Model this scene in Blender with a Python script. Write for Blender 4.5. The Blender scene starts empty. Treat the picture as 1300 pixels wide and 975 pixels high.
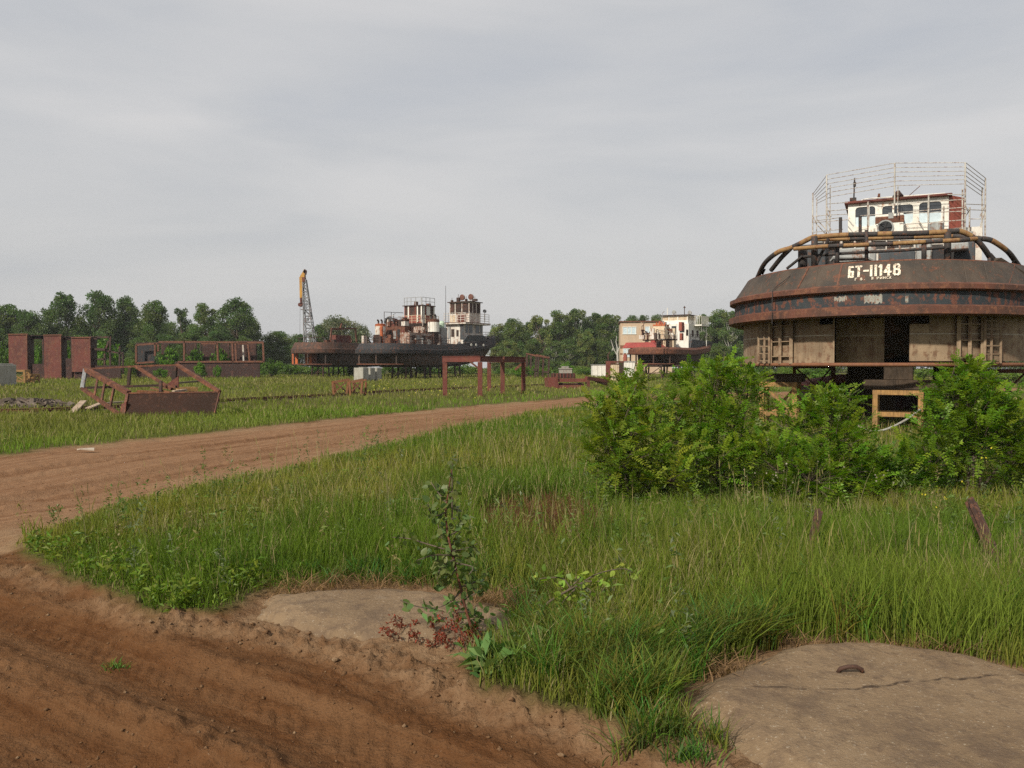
import bpy, math, random
import numpy as np
from math import sin, cos, radians as R, pi
from mathutils import Vector, Matrix

random.seed(7); rng = np.random.default_rng(7)
scene = bpy.context.scene
COL = scene.collection

# ------------------------------------------------------------------ camera maths
F = 982.0; CX, CY = 650.0, 487.5; HORIZON = 463.0; EYE = 1.9
TH = math.atan((CY - HORIZON) / F)
FW = Vector((0, cos(TH), -sin(TH))); UP = Vector((0, sin(TH), cos(TH)))
def ray(px, py): return Vector((px - CX, 0, 0)) + FW * F - UP * (py - CY)
def G(px, py, z=0.0):
    d = ray(px, py); t = (z - EYE) / d.z
    return Vector((d.x * t, d.y * t, z))
def P(px, py, Y):
    d = ray(px, py); t = Y / d.y
    return Vector((d.x * t, Y, EYE + d.z * t))

# ------------------------------------------------------------------ object helpers
def tag(o, label=None, cat=None, group=None, kind=None):
    if label: o['label'] = label
    if cat: o['category'] = cat
    if group: o['group'] = group
    if kind: o['kind'] = kind
    return o
def thing(name, label, cat, loc=(0, 0, 0), rotz=0, group=None):
    o = bpy.data.objects.new(name, None); COL.objects.link(o)
    o.location = loc; o.rotation_euler = (0, 0, rotz); o.empty_display_size = .3
    return tag(o, label, cat, group)
class MB:
    def __init__(s): s.v = []; s.f = []
    def add(s, vs, fs):
        n = len(s.v); s.v += [tuple(v) for v in vs]; s.f += [tuple(i + n for i in f) for f in fs]
    def frame(s, c, ax, ay, az):
        c = Vector(c)
        vs = [c + ax * i + ay * j + az * k for k in (-1, 1) for j in (-1, 1) for i in (-1, 1)]
        s.add(vs, [(0, 2, 3, 1), (4, 5, 7, 6), (0, 1, 5, 4), (2, 6, 7, 3), (0, 4, 6, 2), (1, 3, 7, 5)])
    def box(s, c, size, rz=0, rx=0, ry=0):
        m = Matrix.Rotation(rz, 3, 'Z') @ Matrix.Rotation(ry, 3, 'Y') @ Matrix.Rotation(rx, 3, 'X')
        s.frame(c, m @ Vector((size[0] / 2, 0, 0)), m @ Vector((0, size[1] / 2, 0)), m @ Vector((0, 0, size[2] / 2)))
        return s
    def b2(s, lo, hi):
        return s.box([(a + b) / 2 for a, b in zip(lo, hi)], [abs(b - a) for a, b in zip(lo, hi)])
    def bar(s, p, q, w, h=None, up=(0, 0, 1)):
        h = h or w; p = Vector(p); q = Vector(q); d = q - p
        if d.length < 1e-6: return s
        dn = d.normalized(); u = Vector(up)
        if abs(dn.dot(u)) > .97: u = Vector((0, 1, 0))
        a = dn.cross(u).normalized(); b = a.cross(dn)
        s.frame((p + q) / 2, a * w / 2, d / 2, b * h / 2); return s
    def tube(s, pts, r, n=8, closed=False):
        pts = [Vector(p) for p in pts]; rings = []
        ref = Vector((.31, .22, .92)).normalized()
        m = len(pts)
        for i, p in enumerate(pts):
            d = (pts[min(i + 1, m - 1)] - pts[max(i - 1, 0)]).normalized()
            a = d.cross(ref)
            a = a.normalized() if a.length > 1e-3 else d.cross(Vector((1, 0, 0))).normalized()
            b = d.cross(a)
            rr = r[i] if isinstance(r, (list, tuple)) else r
            rings.append([p + (a * cos(2 * pi * k / n) + b * sin(2 * pi * k / n)) * rr for k in range(n)])
        vs = [v for ring in rings for v in ring]; fs = []
        for i in range(m - 1):
            for k in range(n):
                fs.append((i * n + k, i * n + (k + 1) % n, (i + 1) * n + (k + 1) % n, (i + 1) * n + k))
        fs += [tuple(range(n))[::-1], tuple((m - 1) * n + k for k in range(n))]
        s.add(vs, fs); return s
    def lathe(s, c, prof, n=20, axis='Z'):
        c = Vector(c); vs = []
        for r, h in prof:
            for k in range(n):
                a = 2 * pi * k / n
                o = (r * cos(a), r * sin(a), h) if axis == 'Z' else ((r * cos(a), h, r * sin(a)) if axis == 'Y' else (h, r * cos(a), r * sin(a)))
                vs.append(c + Vector(o))
        fs = []
        for i in range(len(prof) - 1):
            for k in range(n): fs.append((i * n + k, i * n + (k + 1) % n, (i + 1) * n + (k + 1) % n, (i + 1) * n + k))
        fs += [tuple(range(n))[::-1], tuple((len(prof) - 1) * n + k for k in range(n))]
        s.add(vs, fs); return s
    def prism(s, poly, off):
        n = len(poly); poly = [Vector(p) for p in poly]; off = Vector(off)
        s.add(poly + [p + off for p in poly], [tuple(range(n)), tuple(range(2 * n - 1, n - 1, -1))] +
              [(i, i + n, (i + 1) % n + n, (i + 1) % n) for i in range(n)]); return s
    def loft(s, rings, closed=True):
        n = len(rings[0]); vs = [p for r in rings for p in r]; fs = []
        for i in range(len(rings) - 1):
            for k in range(n if closed else n - 1):
                fs.append((i * n + k, i * n + (k + 1) % n, (i + 1) * n + (k + 1) % n, (i + 1) * n + k))
        s.add(vs, fs); return s
    def ngon(s, ring): s.add(ring, [tuple(range(len(ring)))]); return s
    def build(s, name, m, parent=None, smooth=False, bevel=0):
        me = bpy.data.meshes.new(name); me.from_pydata(s.v, [], s.f)
        me.materials.append(m)
        if smooth:
            me.polygons.foreach_set('use_smooth', [True] * len(me.polygons))
        me.update()
        o = bpy.data.objects.new(name, me); COL.objects.link(o)
        if parent: o.parent = parent
        if bevel:
            b = o.modifiers.new('bevel', 'BEVEL'); b.width = bevel; b.segments = 1; b.limit_method = 'ANGLE'
        return o
def wear(o, strength=.03, size=.5, sub=0):
    """dents: a little procedural displacement on a plate"""
    t = bpy.data.textures.new('dents', 'CLOUDS'); t.noise_scale = size
    if sub:
        m = o.modifiers.new('sub', 'SUBSURF'); m.subdivision_type = 'SIMPLE'; m.levels = m.render_levels = sub
    d = o.modifiers.new('dents', 'DISPLACE'); d.texture = t; d.strength = strength; d.mid_level = .5; d.texture_coords = 'LOCAL'
def dup(root, loc, rotz=0, label=None, scale=None, group=None):
    def cp(o, par):
        c = o.copy(); COL.objects.link(c); c.parent = par
        for ch in list(o.children): cp(ch, c)
        return c
    r = cp(root, None); r.location = loc; r.rotation_euler = (0, 0, rotz)
    if scale: r.scale = scale if hasattr(scale, '__len__') else (scale,) * 3
    if label: r['label'] = label
    if group: r['group'] = group
    return r

# ------------------------------------------------------------------ materials
def newmat(name):
    m = bpy.data.materials.new(name); m.use_nodes = True
    nt = m.node_tree; nt.nodes.clear()
    out = nt.nodes.new('ShaderNodeOutputMaterial'); bs = nt.nodes.new('ShaderNodeBsdfPrincipled')
    nt.links.new(bs.outputs[0], out.inputs[0])
    return m, nt, bs
def nd(nt, t, **kw):
    n = nt.nodes.new(t)
    for k, v in kw.items():
        if k in n.inputs: n.inputs[k].default_value = v
        else: setattr(n, k, v)
    return n
def noise(nt, vec, scale, detail=6, rough=.6, dist=0):
    n = nd(nt, 'ShaderNodeTexNoise', Scale=scale, Detail=detail, Roughness=rough, Distortion=dist)
    nt.links.new(vec, n.inputs['Vector']); return n.outputs['Fac']
def ramp(nt, fac, stops, interp='LINEAR'):
    r = nt.nodes.new('ShaderNodeValToRGB'); nt.links.new(fac, r.inputs[0])
    cr = r.color_ramp; cr.interpolation = interp
    while len(cr.elements) < len(stops): cr.elements.new(.5)
    for e, (p, c) in zip(cr.elements, stops):
        e.position = p; e.color = (*c, 1) if hasattr(c, '__len__') else (c, c, c, 1)
    return r.outputs[0]
def mix(nt, fac, a, b, mode='MIX'):
    n = nt.nodes.new('ShaderNodeMix'); n.data_type = 'RGBA'; n.blend_type = mode
    for sock, val in ((n.inputs[0], fac), (n.inputs[6], a), (n.inputs[7], b)):
        if hasattr(val, 'links') or isinstance(val, bpy.types.NodeSocket): nt.links.new(val, sock)
        elif hasattr(val, '__len__'): sock.default_value = (*val, 1)
        else: sock.default_value = val
    return n.outputs[2]
def bump(nt, bs, h, strength=.3, dist=.02):
    b = nd(nt, 'ShaderNodeBump', Strength=strength, Distance=dist)
    nt.links.new(h, b.inputs['Height']); nt.links.new(b.outputs[0], bs.inputs['Normal'])
def coords(nt, scale=(1, 1, 1), world=False):
    if world:
        g = nt.nodes.new('ShaderNodeNewGeometry'); src = g.outputs['Position']
    else:
        src = nt.nodes.new('ShaderNodeTexCoord').outputs['Object']
    mp = nt.nodes.new('ShaderNodeMapping'); mp.inputs['Scale'].default_value = scale
    nt.links.new(src, mp.inputs[0]); return mp.outputs[0]
MATS = {}
def worn(name, base, second, rust=(.115, .045, .022), amount=.5, scale=1.0, streak=.5, rough=.75, dark=(.025, .017, .013), metal=0, grime=.45):
    """paint or bare steel (base mottled with second) broken by rust, with runs of dirt"""
    if name in MATS: return MATS[name]
    m, nt, bs = newmat(name)
    v = coords(nt); vs = coords(nt, (1, 1, .12))
    n1 = noise(nt, v, .9 * scale, 8, .65, .3); n2 = noise(nt, v, 4.5 * scale, 8, .7)
    n3 = noise(nt, vs, 5 * scale, 6, .65); n4 = noise(nt, v, 30 * scale, 4, .6)
    c = mix(nt, ramp(nt, n1, [(.38, 0), (.62, 1)]), base, second)
    rc = mix(nt, ramp(nt, n4, [(.35, 0), (.65, 1)]), rust, tuple(x * 1.7 for x in rust))
    e = amount
    msk = nd(nt, 'ShaderNodeMath', operation='ADD'); nt.links.new(n2, msk.inputs[0])
    sm = nd(nt, 'ShaderNodeMath', operation='MULTIPLY_ADD'); nt.links.new(n3, sm.inputs[0]); sm.inputs[1].default_value = streak; sm.inputs[2].default_value = -streak * .5
    nt.links.new(sm.outputs[0], msk.inputs[1])
    lo = .68 - .36 * e
    c = mix(nt, ramp(nt, msk.outputs[0], [(lo - .02, 0), (lo + .04, .75), (lo + .16, 1)]), c, rc)
    gm = ramp(nt, n3, [(.45, 0), (.8, grime)])
    c = mix(nt, gm, c, dark)
    c = mix(nt, ramp(nt, n4, [(.3, .25), (.6, 0)]), c, dark)
    nt.links.new(c, bs.inputs['Base Color'])
    bs.inputs['Roughness'].default_value = rough; bs.inputs['Metallic'].default_value = metal
    bs.inputs['Specular IOR Level'].default_value = .3
    bump(nt, bs, msk.outputs[0], .35, .012)
    MATS[name] = m; return m
def plain(name, c, rough=.6, spec=.4, var=.25, scale=6):
    if name in MATS: return MATS[name]
    m, nt, bs = newmat(name); v = coords(nt)
    n = noise(nt, v, scale, 6, .65)
    cc = mix(nt, ramp(nt, n, [(.3, 0), (.7, 1)]), tuple(x * (1 - var) for x in c), tuple(min(1, x * (1 + var)) for x in c))
    nt.links.new(cc, bs.inputs['Base Color']); bs.inputs['Roughness'].default_value = rough
    bs.inputs['Specular IOR Level'].default_value = spec
    bump(nt, bs, n, .15, .01); MATS[name] = m; return m
def glassmat(name, c, rough=.12):
    if name in MATS: return MATS[name]
    m, nt, bs = newmat(name); v = coords(nt); n = noise(nt, v, 3, 5)
    cc = mix(nt, ramp(nt, n, [(.4, 0), (.75, .6)]), c, tuple(x * 1.6 + .02 for x in c))
    nt.links.new(cc, bs.inputs['Base Color']); bs.inputs['Roughness'].default_value = rough
    bs.inputs['Specular IOR Level'].default_value = .6; MATS[name] = m; return m
def wood(name, c, scale=1):
    if name in MATS: return MATS[name]
    m, nt, bs = newmat(name); v = coords(nt, (9 * scale, 9 * scale, 1.3 * scale))
    n = noise(nt, v, 2, 7, .7, .6); v2 = coords(nt); n2 = noise(nt, v2, 2.5, 5)
    cc = mix(nt, ramp(nt, n, [(.35, 0), (.65, 1)]), tuple(x * .5 for x in c), tuple(x * 1.2 for x in c))
    cc = mix(nt, ramp(nt, n2, [(.45, 0), (.7, .6)]), cc, (.09, .06, .04))
    nt.links.new(cc, bs.inputs['Base Color']); bs.inputs['Roughness'].default_value = .85; bs.inputs['Specular IOR Level'].default_value = .2
    bump(nt, bs, n, .3, .01); MATS[name] = m; return m
def foliage(name, tint=(1, 1, 1), trans=.4, rough=.55, spec=.2):
    if name in MATS: return MATS[name]
    m = bpy.data.materials.new(name); m.use_nodes = True; nt = m.node_tree; nt.nodes.clear()
    out = nt.nodes.new('ShaderNodeOutputMaterial'); at = nd(nt, 'ShaderNodeVertexColor', layer_name='Col')
    c = mix(nt, 1.0, at.outputs[0], tint, 'MULTIPLY')
    bs = nt.nodes.new('ShaderNodeBsdfPrincipled'); nt.links.new(c, bs.inputs['Base Color'])
    bs.inputs['Roughness'].default_value = rough; bs.inputs['Specular IOR Level'].default_value = spec
    tr = nt.nodes.new('ShaderNodeBsdfTranslucent')
    c2 = mix(nt, 1.0, c, (1.1, 1.25, .5), 'MULTIPLY'); nt.links.new(c2, tr.inputs[0])
    ms = nt.nodes.new('ShaderNodeMixShader'); ms.inputs[0].default_value = trans
    nt.links.new(bs.outputs[0], ms.inputs[1]); nt.links.new(tr.outputs[0], ms.inputs[2]); nt.links.new(ms.outputs[0], out.inputs[0])
    MATS[name] = m; return m

M_hullblack = worn('black_hull_paint', (.026, .027, .031), (.017, .02, .024), (.085, .036, .021), .3, 1, .6)
M_bulwark = worn('weathered_brown_bulwark', (.076, .057, .043), (.042, .036, .031), (.11, .045, .026), .25, 1.2, .5, grime=.5)
M_band = worn('rusted_red_fender', (.135, .052, .034), (.075, .04, .03), (.14, .06, .034), .4, 1.2, .3, grime=.5)
M_groove = worn('flaking_blue_black_strake', (.036, .046, .052), (.024, .03, .036), (.12, .045, .028), .42, 1.1, .6)
M_plate = worn('tan_underwater_plating', (.31, .225, .145), (.2, .14, .09), (.12, .065, .038), .4, 1.3, .4, dark=(.05, .035, .025), grime=.5)
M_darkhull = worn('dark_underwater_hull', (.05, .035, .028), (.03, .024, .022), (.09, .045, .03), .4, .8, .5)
M_rustpipe = worn('orange_rust_pipe', (.22, .10, .05), (.17, .07, .035), (.12, .05, .03), .4, 2, .2, grime=.3)
M_rust = worn('brown_rust', (.12, .045, .027), (.085, .034, .022), (.15, .058, .03), .45, 1, .4)
M_rustred = worn('red_rust', (.15, .04, .029), (.09, .028, .022), (.12, .045, .027), .4, .35, .5, grime=.6)
M_rustdark = worn('dark_rust', (.048, .025, .019), (.032, .019, .016), (.075, .03, .021), .35, .5, .5)
M_railwhite = worn('rusty_white_rail', (.55, .53, .49), (.42, .4, .36), (.16, .08, .05), .42, 2.5, .3)
M_stake = worn('rusty_stake', (.07, .034, .023), (.045, .025, .018), (.11, .048, .028), .4, 3, .4)
M_rubble = wood('rubble', (.13, .105, .085))
M_maroon = worn('shade_darkened_maroon_steel', (.04, .015, .012), (.028, .013, .011), (.07, .026, .018), .3, .4, .5)  # maroon steel, with the shade of recessed plates put into the colour
M_brownhull = worn('brown_black_hull', (.075, .04, .028), (.045, .03, .025), (.11, .046, .028), .4, .6, .6, grime=.6)
M_peel = worn('badly_peeled_white', (.5, .45, .4), (.36, .31, .27), (.15, .06, .035), .62, 1.1, .8, grime=.5, dark=(.1, .07, .05))
M_plateshade = worn('cradle_plate_painted_shade', (.036, .016, .011), (.026, .013, .009), (.05, .022, .014), .3, 1.2, .5, rough=.95, dark=(.02, .012, .008))  # colour darkened to stand for the shade on a downward tilted plate
M_white = worn('dirty_white_paint', (.74, .73, .68), (.66, .64, .58), (.28, .13, .07), .18, 1.4, .5, grime=.25, dark=(.22, .16, .11))
M_whiterust = worn('peeling_white_paint', (.64, .61, .56), (.5, .46, .41), (.2, .085, .045), .34, .9, .8, grime=.35, dark=(.12, .08, .06))
M_greypaint = worn('grey_paint', (.36, .37, .36), (.26, .27, .27), (.16, .08, .05), .35, 1, .5)
M_redpaint = worn('faded_red_paint', (.33, .085, .06), (.25, .07, .05), (.16, .06, .035), .3, 1, .4, grime=.35)
M_redbright = worn('red_hatch_paint', (.32, .055, .048), (.24, .045, .04), (.2, .06, .035), .25, 1, .3, grime=.3)
M_bluegrey = worn('blue_grey_steel', (.07, .08, .09), (.045, .052, .06), (.11, .05, .03), .3, 1.2, .5)
M_yellowtube = worn('ochre_tube_paint', (.30, .18, .075), (.22, .125, .055), (.13, .05, .025), .35, 2.5, .2, grime=.3)
M_blacktube = worn('black_tube_paint', (.03, .028, .028), (.045, .04, .04), (.12, .05, .03), .3, 2, .2)
M_orange = worn('orange_paint', (.5, .13, .04), (.4, .1, .04), (.16, .06, .03), .35, 1, .4, grime=.3)
M_cream = worn('cream_paint', (.6, .5, .36), (.5, .4, .28), (.24, .12, .06), .3, .8, .5, grime=.3, dark=(.15, .1, .07))
M_yellow = worn('crane_yellow_paint', (.5, .27, .05), (.42, .22, .05), (.16, .07, .04), .3, .5, .4, grime=.3)
M_cranegrey = worn('crane_grey_paint', (.2, .21, .23), (.26, .27, .28), (.14, .06, .05), .35, .5, .4)
M_letter = worn('worn_white_lettering', (.75, .7, .58), (.68, .6, .48), (.14, .08, .05), .42, 5, .3, grime=.25, dark=(.2, .15, .1))
M_lightpatch = worn('pale_primer', (.33, .33, .29), (.27, .28, .25), (.16, .06, .035), .4, 4, .3)
M_line = plain('chalky_line', (.36, .31, .25), .9, .2)
M_glassdark = glassmat('dark_window_glass', (.03, .035, .042))
M_glasspale = glassmat('pale_glass_and_reflection', (.42, .5, .54), .2)  # pale glass; on the wheelhouse its colour stands in for a light blue reflection
M_black = plain('black_tunnel_shade', (.012, .011, .011), .9, .1)
M_woodgrey = wood('grey_timber', (.2, .165, .12)); M_woodtan = wood('yellow_timber', (.33, .19, .075)); M_woodred = wood('rusty_timber', (.20, .085, .04))
M_wooddark = wood('dark_timber', (.05, .036, .026)); M_woodpale = wood('pale_timber', (.44, .33, .24))
M_concrete = worn('weathered_concrete', (.36, .35, .31), (.29, .28, .24), (.17, .14, .1), .25, 1.5, .5, dark=(.09, .085, .07))
M_bark = wood('bark', (.11, .085, .065)); M_birch = worn('birch_bark', (.55, .53, .48), (.45, .43, .4), (.08, .07, .06), .3, 3, 0)
M_wall = worn('plastered_wall', (.5, .38, .27), (.44, .33, .235), (.33, .2, .12), .3, .4, .5, grime=.25, dark=(.16, .12, .09))
M_leaf = foliage('broadleaf_foliage', rough=.42); M_grass = foliage('grass_blades', trans=.42, rough=.75, spec=.1)
M_lampglass = plain('rusted_lamp_glass', (.12, .05, .035), .4)

# ------------------------------------------------------------------ numpy noise
def hsh(ix, iy, s):
    h = (ix.astype(np.int64) * 374761393 + iy.astype(np.int64) * 668265263 + s * 974634777) & 0xffffffff
    h = ((h ^ (h >> 13)) * 1274126177) & 0xffffffff
    return ((h ^ (h >> 16)) & 0xffff) / 65535.0
def vn(x, y, s=0):
    ix = np.floor(x); iy = np.floor(y); fx = x - ix; fy = y - iy
    fx = fx * fx * (3 - 2 * fx); fy = fy * fy * (3 - 2 * fy)
    a = hsh(ix, iy, s); b = hsh(ix + 1, iy, s); c = hsh(ix, iy + 1, s); d = hsh(ix + 1, iy + 1, s)
    return (a * (1 - fx) + b * fx) * (1 - fy) + (c * (1 - fx) + d * fx) * fy
def fbm(x, y, s=0, o=4):
    t = 0; a = .5; n = 0
    for i in range(o):
        t = t + a * vn(x * 2 ** i, y * 2 ** i, s + i * 17); n += a; a *= .5
    return t / n
def sdf(poly, x, y):
    """signed distance to a polygon, negative inside"""
    d = np.full(x.shape, 1e9); inside = np.zeros(x.shape, bool); n = len(poly)
    for i in range(n):
        ax, ay = poly[i]; bx, by = poly[(i + 1) % n]
        ex, ey = bx - ax, by - ay; wx, wy = x - ax, y - ay
        t = np.clip((wx * ex + wy * ey) / (ex * ex + ey * ey + 1e-12), 0, 1)
        d = np.minimum(d, (wx - ex * t) ** 2 + (wy - ey * t) ** 2)
        c = ((ay > y) != (by > y)) & (x < (bx - ax) * (y - ay) / (by - ay + 1e-12) + ax)
        inside ^= c
    d = np.sqrt(d); return np.where(inside, -d, d)
def pline(pts, x, y):
    """distance (signed by side) and arc length along a polyline"""
    best = np.full(x.shape, 1e9); sg = np.zeros(x.shape); arc = np.zeros(x.shape); L = 0
    for (ax, ay), (bx, by) in zip(pts[:-1], pts[1:]):
        ex, ey = bx - ax, by - ay; l = math.hypot(ex, ey); wx, wy = x - ax, y - ay
        t = np.clip((wx * ex + wy * ey) / (l * l), 0, 1); d = np.hypot(wx - ex * t, wy - ey * t)
        m = d < best; best = np.where(m, d, best); sg = np.where(m, np.sign(ex * wy - ey * wx), sg); arc = np.where(m, L + t * l, arc); L += l
    return best * sg, arc
def sst(a, b, x):
    t = np.clip((x - a) / (b - a), 0, 1); return t * t * (3 - 2 * t)
def g2(l): return [tuple(G(*p)[:2]) for p in l]

# ------------------------------------------------------------------ zones of the yard (ground coordinates)
road_far = g2([(0, 577), (150, 560), (300, 545), (450, 529), (600, 515), (700, 507), (755, 503)])
road_near = g2([(775, 510), (700, 520), (640, 533), (560, 546), (450, 570), (350, 594), (250, 614), (150, 640), (60, 668), (0, 692)])
ROAD = [(-40, 6.5), (-40, 11.0)] + road_far + [(20, 55), (45, 66), (120, 90), (120, 85), (46, 60), (22, 47.5)] + road_near + [(-6.2, 7.5), (-12, 6.8)]
DIRT = g2([(0, 692), (22, 694), (80, 742), (150, 764), (200, 788), (265, 778), (340, 752), (420, 790), (560, 830), (590, 868), (700, 898), (820, 948), (900, 968), (990, 1000), (1100, 1200)]) + [(2.0, .5), (1.5, -6), (-30, -6), (-30, 7.5), (-8, 7.4)]
SLAB1 = g2([(332, 775), (345, 757), (400, 747), (470, 745), (540, 750), (610, 760), (655, 770), (668, 790), (640, 815), (585, 826), (500, 815), (420, 800)])
SLAB2 = g2([(862, 892), (905, 862), (955, 836), (990, 820), (1060, 817), (1120, 820), (1200, 836), (1310, 858), (1420, 905), (1450, 1000), (1300, 1150), (1080, 1080), (960, 985), (900, 935)])
DRY = g2([(605, 662), (650, 640), (720, 638), (772, 660), (765, 700), (700, 714), (630, 700)])
lip = g2([(-60, 700), (60, 735), (200, 782), (300, 795), (420, 815), (520, 845), (600, 880), (720, 915), (860, 960), (960, 1010)])
rut1 = g2([(-80, 755), (80, 800), (200, 845), (340, 890), (480, 945), (600, 1000), (700, 1080)])
rut2 = g2([(-100, 880), (60, 930), (200, 990), (330, 1060)])
rc1 = [tuple((Vector(a) * .72 + Vector(b) * .28)) for a, b in zip(g2([(-60, 590), (150, 565), (300, 549), (450, 533), (600, 518), (740, 505)]), g2([(-60, 705), (150, 640), (300, 604), (450, 570), (600, 540), (770, 512)]))]
rc2 = [tuple((Vector(a) * .35 + Vector(b) * .65)) for a, b in zip(g2([(-60, 590), (150, 565), (300, 549), (450, 533), (600, 518), (740, 505)]), g2([(-60, 705), (150, 640), (300, 604), (450, 570), (600, 540), (770, 512)]))]

def zones(x, y):
    w = .22 * (fbm(x * 1.6, y * 1.6, 3) - .5) * 2 + .1 * (fbm(x * 6, y * 6, 9, 2) - .5)
    dr = sdf(ROAD, x, y) + w * np.clip(np.hypot(x, y) / 12, .6, 3); dd = sdf(DIRT, x, y) + w
    return dr, dd
def height(x, y, dr, dd):
    r = np.hypot(x, y)
    z = .05 * (fbm(x * .25, y * .25, 21, 3) - .5) + .02 * (fbm(x * 1.3, y * 1.3, 5, 3) - .5)
    z = np.where(r > 60, z + .35 * (fbm(x * .02, y * .02, 31, 2) - .5) * sst(60, 200, r), z)
    ind = sst(.15, -.25, dd); inr = sst(.4, -.5, dr)
    z = z - .07 * ind - .06 * inr
    near = r < 30
    xn, yn = x[near], y[near]; zn = np.zeros(xn.shape)
    i = ind[near]
    d, s = pline(lip, xn, yn)
    prof = .05 * np.exp(-(d / (.15 + .12 * fbm(xn * 1.7, yn * 1.7, 61, 2))) ** 2)
    crumb = fbm(xn * 11, yn * 11, 40, 4)
    lug = .022 * np.tanh(3 * np.sin((s + .8 * np.abs(d)) * 2 * pi / .13)) * np.exp(-((np.abs(d + .1) - .05) / .16) ** 2) * sst(.42, .58, fbm(xn * 1.2, yn * 1.2, 55, 2))
    zn += prof * (.15 + 1.7 * crumb) + lug * .32 * (.2 + 1.6 * crumb) + .03 * np.maximum(0, fbm(xn * 16, yn * 16, 63, 3) - .52) * 4 * np.exp(-(d / .2) ** 2)
    d, s = pline(rut1, xn, yn)
    zn += (-.035 * np.exp(-(d / .21) ** 2) + .032 * np.exp(-((np.abs(d) - .36) / .12) ** 2) * (.3 + 1.4 * crumb)) * i
    lug = .006 * np.sin((s + .9 * np.abs(d)) * 2 * pi / .13) * np.exp(-(d / .16) ** 2) * sst(.4, .55, fbm(xn * .9, yn * .9, 66, 2))
    zn += lug * i
    d, s = pline(rut2, xn, yn)
    zn += (-.04 * np.exp(-(d / .22) ** 2) + .035 * np.exp(-((np.abs(d) - .38) / .13) ** 2) * (.3 + 1.4 * crumb)) * i
    zn += .028 * (fbm(xn * 5, yn * 5, 77, 4) - .5) * np.maximum(i, inr[near]) + .024 * (fbm(xn * 20, yn * 20, 78, 3) - .5) * i * (.4 + 1.2 * fbm(xn * 1.5, yn * 1.5, 79, 2))
    for q in (rc1, rc2):
        d, s = pline(q, xn, yn)
        zn += (-.06 * np.exp(-(d / .22) ** 2) + .05 * np.exp(-((np.abs(d) - .42) / .15) ** 2) * (.2 + 1.5 * crumb)) * inr[near]
    zn += .05 * (fbm(xn * 2.2 + yn * .6, yn * 3, 88, 4) - .5) * inr[near] * sst(-2.2, -.4, dr[near])
    z[near] += zn
    return z

def attr(me, name, vals):
    a = me.attributes.new(name, 'FLOAT', 'POINT'); a.data.foreach_set('value', np.ascontiguousarray(vals, dtype=np.float32))
def npmesh(name, V, Fq, m, col=None, smooth=False):
    """V (n,3), Fq (k,4) quads or (k,3) tris"""
    me = bpy.data.meshes.new(name); k, c = Fq.shape
    me.vertices.add(len(V)); me.vertices.foreach_set('co', np.ascontiguousarray(V, dtype=np.float32).ravel())
    me.loops.add(k * c); me.loops.foreach_set('vertex_index', np.ascontiguousarray(Fq, dtype=np.int32).ravel())
    me.polygons.add(k); me.polygons.foreach_set('loop_start', np.arange(0, k * c, c, dtype=np.int32))
    if smooth: me.polygons.foreach_set('use_smooth', np.ones(k, bool))
    if col is not None:
        a = me.color_attributes.new('Col', 'FLOAT_COLOR', 'POINT')
        a.data.foreach_set('color', np.concatenate([col, np.ones((len(V), 1))], 1).astype(np.float32).ravel())
    me.materials.append(m); me.update(calc_edges=True)
    return me
def link(name, me, parent=None):
    o = bpy.data.objects.new(name, me); COL.objects.link(o)
    if parent: o.parent = parent
    return o

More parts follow.
